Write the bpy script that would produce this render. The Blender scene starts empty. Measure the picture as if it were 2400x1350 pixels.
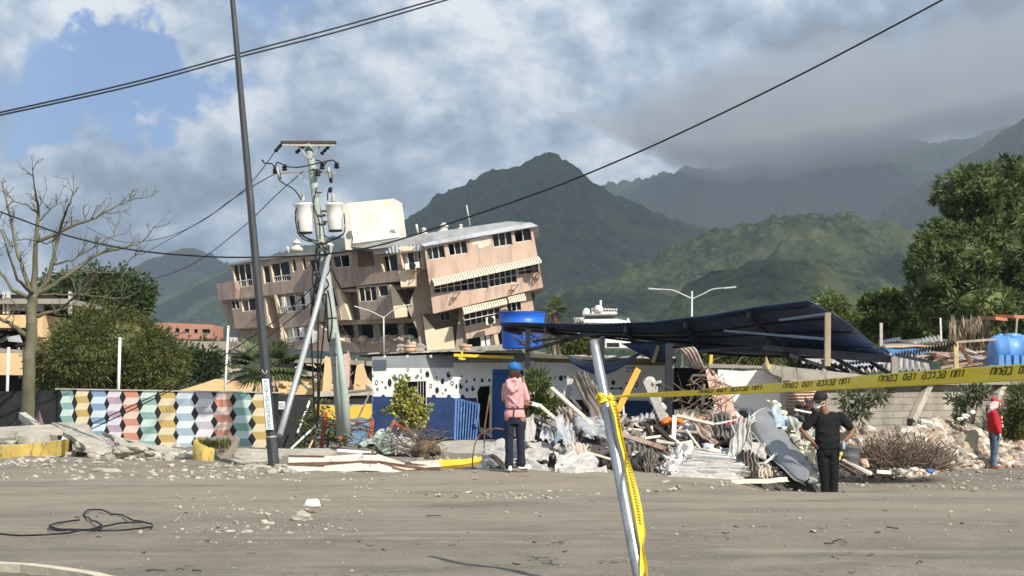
import bpy, bmesh, math, random
import numpy as np
from mathutils import Vector, Matrix, noise
from mathutils.geometry import tessellate_polygon
R = math.radians
S = bpy.context.scene
COL = S.collection
random.seed(7)

# ---------------------------------------------------------------- camera
F = 3806.0                       # focal length in pixels of a 2400 px wide frame
TH = math.atan(225.0 / F)        # pitch: the horizon lies 225 px under the middle
CAMZ = 1.6
cd = bpy.data.cameras.new('camera'); cam = bpy.data.objects.new('camera', cd); COL.objects.link(cam)
cam.location = (0, 0, CAMZ); cam.rotation_euler = (R(90) + TH, 0, 0)
cd.sensor_width = 36; cd.lens = F / 2400 * 36; cd.clip_start = .1; cd.clip_end = 60000
S.camera = cam

# ---------------------------------------------------------------- light
SUN_AZ, SUN_EL = 38.0, 40.0      # degrees right of straight behind the camera, height
sd = Vector((math.sin(R(SUN_AZ)) * math.cos(R(SUN_EL)), -math.cos(R(SUN_AZ)) * math.cos(R(SUN_EL)), math.sin(R(SUN_EL))))
ld = bpy.data.lights.new('sun', 'SUN'); sun = bpy.data.objects.new('sun', ld); COL.objects.link(sun)
ld.energy = 5.0; ld.angle = R(.6); ld.color = (1, .94, .84)
sun.rotation_euler = sd.to_track_quat('Z', 'Y').to_euler(); sun.location = (20, -20, 60)

W = bpy.data.worlds.new('World'); S.world = W; W.use_nodes = True
def world():
    nt = W.node_tree; N = nt.nodes; L = nt.links; N.clear()
    def n(t, **k):
        o = N.new(t)
        for a, b in k.items(): setattr(o, a, b)
        return o
    def math_(op, a, b=None, c=None):
        o = n('ShaderNodeMath', operation=op)
        for i, v in enumerate((a, b, c)):
            if v is None: continue
            if hasattr(v, 'is_linked') or hasattr(v, 'links'): L.new(v, o.inputs[i])
            else: o.inputs[i].default_value = v
        return o.outputs[0]
    tc = n('ShaderNodeTexCoord'); gen = tc.outputs['Generated']
    sky = n('ShaderNodeTexSky', sky_type='NISHITA'); sky.sun_disc = False
    sky.sun_elevation = R(SUN_EL); sky.sun_rotation = math.atan2(sd.x, sd.y)
    sky.air_density = 1.0; sky.dust_density = .6; sky.ozone_density = 2.0
    skb = n('ShaderNodeVectorMath', operation='MULTIPLY'); L.new(sky.outputs[0], skb.inputs[0]); skb.inputs[1].default_value = (.066, .085, .120)
    # cloud field on the direction sphere
    def fbm(scale, off, detail=8, rough=.56, dist=.25, zs=1.35):
        mp = n('ShaderNodeMapping'); L.new(gen, mp.inputs[0]); mp.inputs['Location'].default_value = off; mp.inputs['Scale'].default_value = (1, 1, zs)
        t = n('ShaderNodeTexNoise'); L.new(mp.outputs[0], t.inputs['Vector']); t.inputs['Scale'].default_value = scale
        t.inputs['Detail'].default_value = detail; t.inputs['Roughness'].default_value = rough; t.inputs['Distortion'].default_value = dist
        return t.outputs[0]
    wn = n('ShaderNodeTexNoise'); L.new(gen, wn.inputs['Vector']); wn.inputs['Scale'].default_value = 14; wn.inputs['Detail'].default_value = 7; wn.inputs['Roughness'].default_value = .6
    w1 = n('ShaderNodeVectorMath', operation='SUBTRACT'); L.new(wn.outputs['Color'], w1.inputs[0]); w1.inputs[1].default_value = (.5, .5, .5)
    w2 = n('ShaderNodeVectorMath', operation='SCALE'); L.new(w1.outputs[0], w2.inputs[0]); w2.inputs['Scale'].default_value = .16
    gw = n('ShaderNodeVectorMath', operation='ADD'); L.new(gen, gw.inputs[0]); L.new(w2.outputs[0], gw.inputs[1])
    def blob(px, py, rad, soft=.6):
        d = (P(px, py, 1) - Vector((0, 0, CAMZ))).normalized()
        s = n('ShaderNodeVectorMath', operation='SUBTRACT'); L.new(gw.outputs[0], s.inputs[0]); s.inputs[1].default_value = d
        m = n('ShaderNodeVectorMath', operation='MULTIPLY'); L.new(s.outputs[0], m.inputs[0]); m.inputs[1].default_value = (1, 1, 1.5)
        l = n('ShaderNodeVectorMath', operation='LENGTH'); L.new(m.outputs[0], l.inputs[0])
        r = n('ShaderNodeMapRange', interpolation_type='SMOOTHERSTEP'); L.new(l.outputs['Value'], r.inputs[0])
        r.inputs['From Min'].default_value = rad / F * 1.0; r.inputs['From Max'].default_value = 0
        return r.outputs[0]
    big = fbm(5.5, (3.1, 1.2, .4), 9, .52, .1); det = fbm(15, (.3, 5.2, 2.0), 10, .60, .1)
    cov = math_('ADD', math_('MULTIPLY', big, .5), math_('MULTIPLY', det, .5))
    hole = 0.0
    acc = None
    for (px, py, r, w) in ((230, 190, 340, .44), (60, 250, 260, .34), (400, 150, 260, .34), (700, 15, 260, .36), (985, 232, 150, .30), (20, 330, 150, .30), (560, 200, 180, .22), (330, 205, 260, .22), (2050, -350, 500, .3), (-700, 200, 500, .5)):
        b = math_('MULTIPLY', blob(px, py, r), w)
        acc = b if acc is None else math_('ADD', acc, b)
    for (px, py, r, w) in ((170, 60, 230, .33), (480, 70, 190, .2), (900, 110, 300, .2)):
        acc = math_('SUBTRACT', acc, math_('MULTIPLY', blob(px, py, r), w))
    cv = math_('SUBTRACT', cov, acc)
    mr = n('ShaderNodeMapRange', interpolation_type='SMOOTHSTEP'); L.new(cv, mr.inputs[0])
    mr.inputs['From Min'].default_value = .12; mr.inputs['From Max'].default_value = .44
    # cloud light: thick parts grey, rims and sunward bumps white
    big2 = fbm(5.5, (3.1 + .03, 1.2 + .01, .4 + .055), 9, .52, .1); det2 = fbm(15, (.3 + .012, 5.2, 2.0 + .02), 10, .60, .1)
    rel = math_('ADD', math_('MULTIPLY', math_('SUBTRACT', big, big2), 1.9), math_('MULTIPLY', math_('SUBTRACT', det, det2), 1.4))
    lum = math_('ADD', .60, rel)
    lum = math_('ADD', lum, math_('MULTIPLY', math_('SUBTRACT', det, .5), .55))
    for (px, py, r, w) in ((1150, 180, 520, .24), (1800, 70, 330, .14), (130, 60, 330, .10), (480, 290, 480, .16), (120, 440, 340, .16), (400, 250, 260, .10), (1480, 380, 420, .16), (1050, 270, 160, .12), (2000, 350, 330, .07), (640, 70, 260, .08),
                           (2150, 190, 620, -.22), (1420, 150, 240, -.13), (1900, 240, 420, -.13), (1050, 390, 320, -.14), (300, 340, 220, -.06), (1300, 380, 200, -.04), (2350, 50, 300, -.12), (1050, 10, 260, -.08), (620, 460, 300, -.03)):
        lum = math_('ADD', lum, math_('MULTIPLY', blob(px, py, r), w))
    cr = n('ShaderNodeValToRGB'); L.new(lum, cr.inputs[0]); e = cr.color_ramp.elements
    e[0].position = .0; e[0].color = (.16, .185, .225, 1); e[1].position = 1; e[1].color = (1.0, 1.02, 1.04, 1)
    for p, c in ((.3, (.215, .265, .34, 1)), (.5, (.31, .40, .53, 1)), (.72, (.54, .64, .76, 1))):
        k = e.new(p); k.color = c
    mx = n('ShaderNodeMix', data_type='RGBA'); L.new(mr.outputs[0], mx.inputs[0]); L.new(skb.outputs[0], mx.inputs[6]); L.new(cr.outputs[0], mx.inputs[7])
    # sky under the horizon stays dull
    bg = n('ShaderNodeBackground'); L.new(mx.outputs[2], bg.inputs[0]); bg.inputs[1].default_value = 1.0
    out = n('ShaderNodeOutputWorld'); L.new(bg.outputs[0], out.inputs[0])

def P(px, py, D):
    """pixel of the 2400x1350 photograph -> the point D metres in front of the camera"""
    dx = (px - 1200) / F; dz = (675 - py) / F
    y = math.cos(TH) - dz * math.sin(TH); z = math.sin(TH) + dz * math.cos(TH)
    return Vector((dx / y * D, D, CAMZ + z / y * D))
world()
S.view_settings.view_transform = 'Standard'; S.view_settings.look = 'None'; S.view_settings.exposure = .36; S.view_settings.gamma = 1
S.cycles.volume_bounces = 0; S.cycles.max_bounces = 6; S.cycles.transparent_max_bounces = 6
try:
    S.cycles.use_denoising = True
except Exception: pass

# ---------------------------------------------------------------- materials
MATS = {}
def mat(name, c, rough=.8, var=.18, scale=2.0, bump=.3, metal=0.0, c2=None, thr=(.45, .62), s2=None, detail=6, stretch=(1, 1, 1), spec=.3, trans=0, bscale=None, c3=None, thr3=(.6, .68), s3=6.0, bdist=.02, stretch2=None):
    """paint c with noise variation, patches of c2, specks of c3, bump"""
    if name in MATS: return MATS[name]
    m = bpy.data.materials.new(name); MATS[name] = m; m.use_nodes = True
    nt = m.node_tree; N = nt.nodes; L = nt.links; b = N['Principled BSDF']
    tc = N.new('ShaderNodeTexCoord'); mp = N.new('ShaderNodeMapping'); L.new(tc.outputs['Object'], mp.inputs[0]); mp.inputs['Scale'].default_value = stretch
    def nz(s, dt=detail, rg=.6, vec=mp):
        t = N.new('ShaderNodeTexNoise'); L.new(vec.outputs[0], t.inputs['Vector']); t.inputs['Scale'].default_value = s; t.inputs['Detail'].default_value = dt; t.inputs['Roughness'].default_value = rg; return t.outputs[0]
    def ramp(src, lo, hi):
        r = N.new('ShaderNodeMapRange'); L.new(src, r.inputs[0]); r.inputs[1].default_value = lo; r.inputs[2].default_value = hi; return r.outputs[0]
    def mix(f, a, bb, bt='MIX'):
        x = N.new('ShaderNodeMix'); x.data_type = 'RGBA'; x.blend_type = bt
        if isinstance(f, float): x.inputs[0].default_value = f
        else: L.new(f, x.inputs[0])
        for i, v in ((6, a), (7, bb)):
            if isinstance(v, tuple): x.inputs[i].default_value = (*v, 1)
            else: L.new(v, x.inputs[i])
        return x.outputs[2]
    lo = tuple(v * (1 - var) for v in c); hi = tuple(min(1, v * (1 + var)) for v in c)
    col = mix(ramp(nz(scale), .3, .7), lo, hi)
    if c2:
        mp2 = mp
        if stretch2: mp2 = N.new('ShaderNodeMapping'); L.new(tc.outputs['Object'], mp2.inputs[0]); mp2.inputs['Scale'].default_value = stretch2; mp2.inputs['Location'].default_value = (3.3, 7.1, 1.9)
        col = mix(ramp(nz(s2 or scale * .6, 8, .65, mp2), *thr), col, c2)
    if c3:
        col = mix(ramp(nz(s3, 3, .5), *thr3), col, c3)
    L.new(col, b.inputs['Base Color'])
    b.inputs['Roughness'].default_value = rough; b.inputs['Metallic'].default_value = metal
    b.inputs['Specular IOR Level'].default_value = spec
    if bump:
        bp = N.new('ShaderNodeBump'); bp.inputs['Strength'].default_value = bump; bp.inputs['Distance'].default_value = bdist
        L.new(nz(bscale or scale * 6, 6, .65), bp.inputs['Height']); L.new(bp.outputs[0], b.inputs['Normal'])
    return m
def leafmat(name, c, c2, c3=None, tr=.35):
    if name in MATS: return MATS[name]
    m = bpy.data.materials.new(name); MATS[name] = m; m.use_nodes = True
    nt = m.node_tree; N = nt.nodes; L = nt.links; b = N['Principled BSDF']; out = N['Material Output']
    tc = N.new('ShaderNodeTexCoord'); t = N.new('ShaderNodeTexNoise'); L.new(tc.outputs['Object'], t.inputs[0]); t.inputs['Scale'].default_value = 1.3; t.inputs['Detail'].default_value = 5
    wn = N.new('ShaderNodeTexWhiteNoise'); ge = N.new('ShaderNodeNewGeometry'); L.new(ge.outputs['Random Per Island'], wn.inputs[0]); wn.noise_dimensions = '1D'; L.new(ge.outputs['Random Per Island'], wn.inputs['W'])
    a = N.new('ShaderNodeMath'); a.operation = 'ADD'; L.new(t.outputs[0], a.inputs[0]); sb = N.new('ShaderNodeMath'); sb.operation = 'MULTIPLY_ADD'; L.new(wn.outputs[0], sb.inputs[0]); sb.inputs[1].default_value = .5; sb.inputs[2].default_value = -.25; L.new(sb.outputs[0], a.inputs[1])
    r = N.new('ShaderNodeValToRGB'); L.new(a.outputs[0], r.inputs[0]); e = r.color_ramp.elements
    e[0].position = .3; e[0].color = (*c, 1); e[1].position = .62; e[1].color = (*c2, 1)
    if c3: k = e.new(.85); k.color = (*c3, 1)
    L.new(r.outputs[0], b.inputs['Base Color']); b.inputs['Roughness'].default_value = .55; b.inputs['Specular IOR Level'].default_value = .35
    tl = N.new('ShaderNodeBsdfTranslucent'); L.new(r.outputs[0], tl.inputs[0]); ms = N.new('ShaderNodeMixShader'); ms.inputs[0].default_value = tr
    L.new(b.outputs[0], ms.inputs[1]); L.new(tl.outputs[0], ms.inputs[2]); L.new(ms.outputs[0], out.inputs[0])
    return m

# ---------------------------------------------------------------- mesh builder
def children_of(): pass
class MB:
    def __init__(s): s.v = []; s.f = []; s.m = []; s.mats = []; s.sm = []
    def mi(s, m):
        if m not in s.mats: s.mats.append(m)
        return s.mats.index(m)
    def face(s, idx, m, sm=False): s.f.append(tuple(idx)); s.m.append(s.mi(m)); s.sm.append(sm)
    def add(s, pts): k = len(s.v); s.v += [tuple(p) for p in pts]; return k
    def poly(s, pts, m): k = s.add(pts); s.face(range(k, k + len(pts)), m)
    def box(s, c, size, m, rot=None, taper=1.0):
        c = Vector(c); h = Vector(size) * .5; k = len(s.v)
        for z in (-1, 1):
            t = taper if z > 0 else 1
            for x, y in ((-1, -1), (1, -1), (1, 1), (-1, 1)):
                p = Vector((x * h.x * t, y * h.y * t, z * h.z))
                if rot is not None: p = rot @ p
                s.v.append(tuple(c + p))
        for f in ((0, 3, 2, 1), (4, 5, 6, 7), (0, 1, 5, 4), (1, 2, 6, 5), (2, 3, 7, 6), (3, 0, 4, 7)): s.face([k + i for i in f], m)
    def beam(s, a, b, w, h, m, up=(0, 0, 1)):
        a = Vector(a); b = Vector(b); d = b - a; L = d.length; z = d.normalized(); u = Vector(up)
        if abs(z.dot(u)) > .97: u = Vector((0, 1, 0))
        x = z.cross(u).normalized(); y = x.cross(z)
        rot = Matrix((x, y, z)).transposed(); s.box((a + b) / 2, (w, h, L), m, rot)
    def tube(s, pts, rad, m, n=8, caps=True, sm=True):
        pts = [Vector(p) for p in pts]
        if not hasattr(rad, '__len__'): rad = [rad] * len(pts)
        ref = Vector((0, 0, 1)) if abs((pts[-1] - pts[0]).normalized().z) < .9 else Vector((0, 1, 0)); k0 = len(s.v)
        for i, p in enumerate(pts):
            d = (pts[min(i + 1, len(pts) - 1)] - pts[max(i - 1, 0)]); d = d.normalized() if d.length > 1e-9 else Vector((0, 0, 1))
            x = d.cross(ref); x = x.normalized() if x.length > 1e-4 else Vector((1, 0, 0)); y = x.cross(d)
            for j in range(n):
                a = 2 * math.pi * j / n; s.v.append(tuple(p + (x * math.cos(a) + y * math.sin(a)) * rad[i]))
        for i in range(len(pts) - 1):
            for j in range(n):
                a = k0 + i * n + j; b = k0 + i * n + (j + 1) % n; s.face((a, b, b + n, a + n), m, sm)
        if caps:
            s.face([k0 + j for j in range(n)][::-1], m); e = k0 + (len(pts) - 1) * n; s.face([e + j for j in range(n)], m)
    def lathe(s, prof, o, m, n=24, axis=None):
        """prof: (radius, height) list"""
        o = Vector(o); k0 = len(s.v); rot = axis or Matrix.Identity(3)
        for r, z in prof:
            for j in range(n):
                a = 2 * math.pi * j / n; s.v.append(tuple(o + rot @ Vector((r * math.cos(a), r * math.sin(a), z))))
        for i in range(len(prof) - 1):
            for j in range(n):
                a = k0 + i * n + j; b = k0 + i * n + (j + 1) % n; s.face((a, b, b + n, a + n), m, True)
        s.face([k0 + j for j in range(n)][::-1], m); e = k0 + (len(prof) - 1) * n; s.face([e + j for j in range(n)], m)
    def slab(s, poly, vec, m, holes=(), mside=None):
        """front polygon (world points) pushed back by vec, with holes through it"""
        vec = Vector(vec); loops = [[Vector(p) for p in poly]] + [[Vector(p) for p in h] for h in holes]
        tri = tessellate_polygon(loops); flat = [p for l in loops for p in l]
        k = s.add(flat); kb = s.add([p + vec for p in flat])
        for t in tri:
            s.face([k + i for i in t], m); s.face([kb + i for i in reversed(t)], m)
        o = 0
        for l in loops:
            n = len(l)
            for i in range(n):
                a = o + i; b = o + (i + 1) % n; s.face((k + a, k + b, kb + b, kb + a), mside or m)
            o += n
    def grid(s, fn, nu, nv, m, sm=True, msel=None):
        k = len(s.v)
        for j in range(nv + 1):
            for i in range(nu + 1): s.v.append(tuple(fn(i / nu, j / nv)))
        for j in range(nv):
            for i in range(nu):
                a = k + j * (nu + 1) + i; s.face((a, a + 1, a + nu + 2, a + nu + 1), msel(i, j) if msel else m, sm)
    def rock(s, c, r, m, seed=0, flat=.7, sub=2, jag=.35, ang=None):
        bm = bmesh.new(); bmesh.ops.create_icosphere(bm, subdivisions=sub, radius=1)
        o = Vector((seed * 3.7, seed * 1.3, seed * 5.1)); k = len(s.v); rr = Vector(r) if hasattr(r, '__len__') else Vector((r, r, r * flat))
        rot = Matrix.Rotation(ang if ang is not None else seed * 2.3, 3, 'Z') @ Matrix.Rotation(math.sin(seed * 9.1) * .5, 3, 'X')
        for v in bm.verts:
            p = v.co.copy(); n_ = noise.noise(p * 1.1 + o) * jag * 2.0 + noise.noise(p * 2.7 + o) * jag * .7
            q = p * (1 + n_)
            mxx = max(abs(q.x), abs(q.y), abs(q.z)); q = q.lerp(q / max(mxx, .01) * .85, .35)
            s.v.append(tuple(Vector(c) + rot @ Vector((q.x * rr.x, q.y * rr.y, q.z * rr.z))))
        for f_ in bm.faces: s.face([k + v.index for v in f_.verts], m)
        bm.free()
    def build(s, name, parent=None, origin=None, sm_all=None, solid=None):
        me = bpy.data.meshes.new(name)
        V = s.v
        if parent is not None: o = worldloc(parent)
        else: o = Vector(origin) if origin is not None else base_of(V)
        me.from_pydata([(a[0] - o.x, a[1] - o.y, a[2] - o.z) for a in V], [], s.f)
        for m in s.mats: me.materials.append(m)
        me.polygons.foreach_set('material_index', s.m)
        me.polygons.foreach_set('use_smooth', s.sm if sm_all is None else [sm_all] * len(s.f))
        me.update()
        ob = bpy.data.objects.new(name, me); COL.objects.link(ob)
        if parent is not None: ob.parent = parent
        else: ob.location = o
        if solid:
            md = ob.modifiers.new('thickness', 'SOLIDIFY'); md.thickness = solid; md.offset = 0
        return ob
def worldloc(o):
    l = Vector((0, 0, 0))
    while o is not None: l += o.location; o = o.parent
    return l
def base_of(V):
    a = np.array(V); lo = a.min(0); hi = a.max(0); return Vector(((lo[0] + hi[0]) / 2, (lo[1] + hi[1]) / 2, lo[2]))
def tag(o, label=None, cat=None, group=None, kind=None):
    if label: o['label'] = label
    if cat: o['category'] = cat
    if group: o['group'] = group
    if kind: o['kind'] = kind
    return o
def thing(name, label, cat, loc, group=None):
    o = bpy.data.objects.new(name, None); COL.objects.link(o); o.location = loc; o.empty_display_size = .2
    return tag(o, label, cat, group)
def one(mb, name, label, cat, group=None, solid=None, kind=None):
    return tag(mb.build(name, solid=solid), label, cat, group, kind)
def px(pts, D):
    """list of photo pixels at depth D (number or function of x,y)"""
    return [P(p[0], p[1], p[2] if len(p) > 2 else (D(p[0], p[1]) if callable(D) else D)) for p in pts]
rnd = random.uniform
def flat(x0, D0, x1, D1):
    """depth of an upright plane seen at pixel column x"""
    return lambda x, y=0: 1 / (1 / D0 + (1 / D1 - 1 / D0) * (x - x0) / (x1 - x0))
def fb(x, y, z=0., H=1.0, o=5): return noise.fractal(Vector((x, y, z)), H, 2.0, o)
def sstep(a, b, x): t = min(1, max(0, (x - a) / (b - a))); return t * t * (3 - 2 * t)

# ---------------------------------------------------------------- the ground
def gz(x, y):
    z = 0.0
    z += .22 * math.exp(-((x - .2) / 3.2) ** 2 - ((y - 26.6) / 1.7) ** 2)
    z -= .36 * sstep(3.3, 5.0, x) * sstep(23.7, 25.8, y)
    z -= .16 * sstep(36, 46, y)
    z += .10 * math.exp(-((x + 5.4) / 2.2) ** 2 - ((y - 33.5) / 1.6) ** 2)
    z -= 1.2 * sstep(62, 90, y)
    return z
def ground():
    m = bpy.data.materials.new('ground_dirt'); m.use_nodes = True; nt = m.node_tree; N = nt.nodes; L = nt.links; b = N['Principled BSDF']
    ge = N.new('ShaderNodeNewGeometry')
    def nz(s, dt, rg, st=(1, 1, 1), loc=(0, 0, 0)):
        mp = N.new('ShaderNodeMapping'); L.new(ge.outputs['Position'], mp.inputs[0]); mp.inputs['Scale'].default_value = st; mp.inputs['Location'].default_value = loc
        t = N.new('ShaderNodeTexNoise'); L.new(mp.outputs[0], t.inputs['Vector']); t.inputs['Scale'].default_value = s; t.inputs['Detail'].default_value = dt; t.inputs['Roughness'].default_value = rg; return t.outputs[0]
    def rp(src, lo, hi):
        r = N.new('ShaderNodeMapRange'); L.new(src, r.inputs[0]); r.inputs[1].default_value = lo; r.inputs[2].default_value = hi; return r.outputs[0]
    def mix(f, a, bb):
        x = N.new('ShaderNodeMix'); x.data_type = 'RGBA'; L.new(f, x.inputs[0])
        for i, v in ((6, a), (7, bb)):
            if isinstance(v, tuple): x.inputs[i].default_value = (*v, 1)
            else: L.new(v, x.inputs[i])
        return x.outputs[2]
    col = mix(rp(nz(.9, 7, .65), .32, .68), (.152, .134, .107), (.230, .204, .164))
    col = mix(rp(nz(.9, 6, .62, (.18, 1.5, 1), (4, 2, 0)), .50, .75), col, (.125, .112, .092))       # tyre darkened bands along the road
    col = mix(rp(nz(1.3, 6, .6, (.15, 1.0, 1), (9, 1, 0)), .55, .75), col, (.30, .265, .20))         # dusty bands
    col = mix(rp(nz(2.6, 5, .7, (.6, 1, 1), (1, 9, 0)), .58, .74), col, (.25, .19, .13))             # brown earth spots
    col = mix(rp(nz(.35, 7, .7, (.6, 1, 1), (3, 3, 0)), .54, .66), col, (.17, .15, .12))
    col = mix(rp(nz(5, 5, .75, (.5, 1, 1), (5, 5, 0)), .63, .70), col, (.36, .32, .25))
    col = mix(rp(nz(34, 3, .6), .64, .74), col, (.48, .45, .39))                                       # pale grit
    col = mix(rp(nz(27, 3, .6, (1, 1, 1), (7, 3, 1)), .67, .76), col, (.06, .052, .045))             # dark grit
    sx = N.new('ShaderNodeSeparateXYZ'); L.new(ge.outputs['Position'], sx.inputs[0])
    def mul(p, q):
        x = N.new('ShaderNodeMath'); x.operation = 'MULTIPLY'; L.new(p, x.inputs[0]); L.new(q, x.inputs[1]); return x.outputs[0]
    dust = mul(mul(rp(sx.outputs[1], 16, 23), rp(sx.outputs[1], 34, 28)), rp(nz(.7, 6, .65, (.35, 1, 1), (2, 8, 0)), .38, .58))
    col = mix(dust, col, (.262, .224, .170))                                                           # dry earth tracked over the edge of the road
    vo = N.new('ShaderNodeTexVoronoi'); vo.feature = 'DISTANCE_TO_EDGE'; vo.inputs['Scale'].default_value = 1.1
    wv = N.new('ShaderNodeTexNoise'); L.new(ge.outputs['Position'], wv.inputs['Vector']); wv.inputs['Scale'].default_value = 3; wv.inputs['Detail'].default_value = 5
    va = N.new('ShaderNodeVectorMath'); va.operation = 'ADD'; L.new(ge.outputs['Position'], va.inputs[0]); L.new(wv.outputs['Color'], va.inputs[1]); L.new(va.outputs[0], vo.inputs['Vector'])
    crk = mul(mul(rp(vo.outputs['Distance'], .022, .006), rp(nz(.45, 4, .6, (1, 1, 1), (6, 6, 0)), .50, .60)), rp(sx.outputs[1], 19, 17))
    col = mix(crk, col, (.055, .05, .042))                                                             # cracked asphalt
    col = mix(rp(nz(1.7, 5, .7, (.35, 1, 1), (11, 4, 0)), .67, .72), col, (.085, .076, .062))         # oil and damp stains
    L.new(col, b.inputs['Base Color']); b.inputs['Roughness'].default_value = .93; b.inputs['Specular IOR Level'].default_value = .2
    bp = N.new('ShaderNodeBump'); bp.inputs['Strength'].default_value = .6; bp.inputs['Distance'].default_value = .03
    ad = N.new('ShaderNodeMath'); ad.operation = 'ADD'; L.new(nz(6, 8, .7), ad.inputs[0]); L.new(nz(40, 4, .6), ad.inputs[1])
    L.new(ad.outputs[0], bp.inputs['Height']); L.new(bp.outputs[0], b.inputs['Normal'])
    xs = list(np.arange(-16, 16.01, .16)); ex = []
    d = .2; x = 16.
    while x < 6000: d *= 1.22; x += d; ex.append(x)
    xs = [-v for v in reversed(ex)] + xs + ex
    ys = list(np.arange(8, 48, .16)); d = .2; y = 48.
    while y < 9000: d *= 1.15; y += d; ys.append(y)
    ey = []; d = .3; y = 8.
    while y > -400: d *= 1.3; y -= d; ey.append(y)
    ys = list(reversed(ey)) + ys
    mb = MB(); V = []
    for y in ys:
        for x in xs:
            z = gz(x, y)
            if abs(x) < 60 and 5 < y < 80:
                z += .030 * fb(x * .5, y * .8, 1) + .012 * fb(x * 2.5, y * 2.5, 3)
                z += .014 * fb(x * .2, y * .8, 7) * sstep(10, 14, y)
                z += .07 * max(0, fb(x * .8, y * 1.0, 9)) * sstep(27.5, 30, y) * (1 - sstep(4, 8, x))
            V.append((x, y, z))
    mb.v = V; nx = len(xs)
    for j in range(len(ys) - 1):
        for i in range(nx - 1): a = j * nx + i; mb.face((a, a + 1, a + nx + 1, a + nx), m, True)
    tag(mb.build('ground', origin=(0, 0, 0)), kind='structure')
ground()

# ---------------------------------------------------------------- mountains
def mountmat(name, a, b_, c, sc):
    m = bpy.data.materials.new(name); m.use_nodes = True; nt = m.node_tree; N = nt.nodes; L = nt.links; b = N['Principled BSDF']
    ge = N.new('ShaderNodeNewGeometry')
    def nz(s, dt, rg):
        t = N.new('ShaderNodeTexNoise'); L.new(ge.outputs['Position'], t.inputs['Vector']); t.inputs['Scale'].default_value = s; t.inputs['Detail'].default_value = dt; t.inputs['Roughness'].default_value = rg; return t.outputs[0]
    def rp(src, lo, hi):
        r = N.new('ShaderNodeMapRange'); L.new(src, r.inputs[0]); r.inputs[1].default_value = lo; r.inputs[2].default_value = hi; return r.outputs[0]
    def mix(f, p, q):
        x = N.new('ShaderNodeMix'); x.data_type = 'RGBA'; L.new(f, x.inputs[0])
        for i, v in ((6, p), (7, q)):
            if isinstance(v, tuple): x.inputs[i].default_value = (*v, 1)
            else: L.new(v, x.inputs[i])
        return x.outputs[2]
    col = mix(rp(nz(.07 * sc, 6, .75), .42, .60), a, b_); col = mix(rp(nz(.006 * sc, 8, .7), .50, .66), col, c)
    L.new(col, b.inputs['Base Color']); b.inputs['Roughness'].default_value = .95; b.inputs['Specular IOR Level'].default_value = .05
    bp = N.new('ShaderNodeBump'); bp.inputs['Strength'].default_value = 1; bp.inputs['Distance'].default_value = 12 / sc
    L.new(nz(.07 * sc, 8, .7), bp.inputs['Height']); L.new(bp.outputs[0], b.inputs['Normal'])
    return m
def mountain(name, ridge, Dr, Df, m, seed, spur=.16, nx=260, ny=90, pw=1.25, back=.6, fine=4, wave=300., tie=0.):
    xs = [r[0] for r in ridge]; ysr = [r[1] for r in ridge]
    mb = MB(); x0, x1 = xs[0], xs[-1]; zb = -30
    def fn(u, v):
        pxv = x0 + (x1 - x0) * u; py = float(np.interp(pxv, xs, ysr))
        top = P(pxv, py, Dr); edge = min(1, u / .06, (1 - u) / .06)
        if v <= .8: t = v / .8; y = Df + (Dr - Df) * t; h = t ** pw
        else: t = (v - .8) / .2; y = Dr + (Dr - Df) * back * t; h = 1 - t * .9
        x = (pxv - 1200) / F * y if v <= .8 else top.x * (y / Dr)
        H = top.z - zb
        s = fb(x / wave + seed, y / wave, seed, .9, 6)
        rdg = 1 - abs(noise.noise(Vector((x / wave * 1.3 + seed * 2, y / wave * .45, seed)))) * 2.2
        w = math.sin(min(1, max(0, h)) * math.pi) ** .8 if v < .8 else .2
        z = zb + H * h + H * spur * (rdg * .9 + s * .9) * w
        z += fine * fb(x / 38, y / 38, seed + 3, .6, 4) + fine * .5 * noise.noise(Vector((x / 9, y / 9, seed)))
        return Vector((x, y, z))
    mb.grid(fn, nx, ny, m)
    return tag(mb.build(name, origin=P((x0 + x1) / 2, 900, Dr)), kind='structure')
mg1 = mountmat('slope_forest', (.018, .040, .015), (.070, .110, .038), (.11, .135, .05), 1.0)
mg2 = mountmat('slope_scrub', (.012, .028, .009), (.072, .105, .036), (.125, .128, .062), 1.5)
mg3 = mountmat('far_forest', (.020, .032, .016), (.048, .062, .026), (.060, .068, .032), .6)
mountain('mountain', [(700, 700), (800, 640), (860, 600), (940, 528), (985, 490), (1050, 445), (1110, 420), (1180, 395), (1225, 385), (1247, 368), (1280, 362), (1308, 374), (1345, 395), (1372, 416), (1420, 440), (1480, 465), (1530, 490), (1600, 520), (1680, 545), (1800, 580), (2000, 640), (2200, 700)], 2600, 1500, mg1, 1.7, .12, 520, 170, fine=7, wave=260, pw=1.5)
mountain('hill', [(1120, 760), (1190, 728), (1250, 702), (1320, 672), (1400, 640), (1500, 606), (1587, 577), (1681, 546), (1775, 521), (1868, 493), (1950, 489), (2025, 493), (2118, 521), (2150, 546), (2300, 590), (2450, 640), (2600, 700)], 1500, 950, mg2, 4.4, .12, 520, 150, fine=7, wave=190)
mountain('hill', [(1440, 800), (1525, 752), (1619, 690), (1712, 645), (1775, 618), (1837, 609), (1931, 632), (2012, 680), (2150, 730), (2300, 760), (2500, 800)], 1050, 700, mg2, 8.9, .14, 380, 110, fine=5, wave=120)
mountain('mountain_range', [(1100, 520), (1300, 480), (1450, 440), (1520, 425), (1600, 405), (1700, 396), (1790, 385), (1840, 372), (1900, 362), (2000, 345), (2100, 322), (2200, 330), (2300, 318), (2400, 300), (2550, 280), (2700, 300)], 5200, 3200, mg3, 12.2, .18, 400, 130, fine=12, wave=600)
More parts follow.
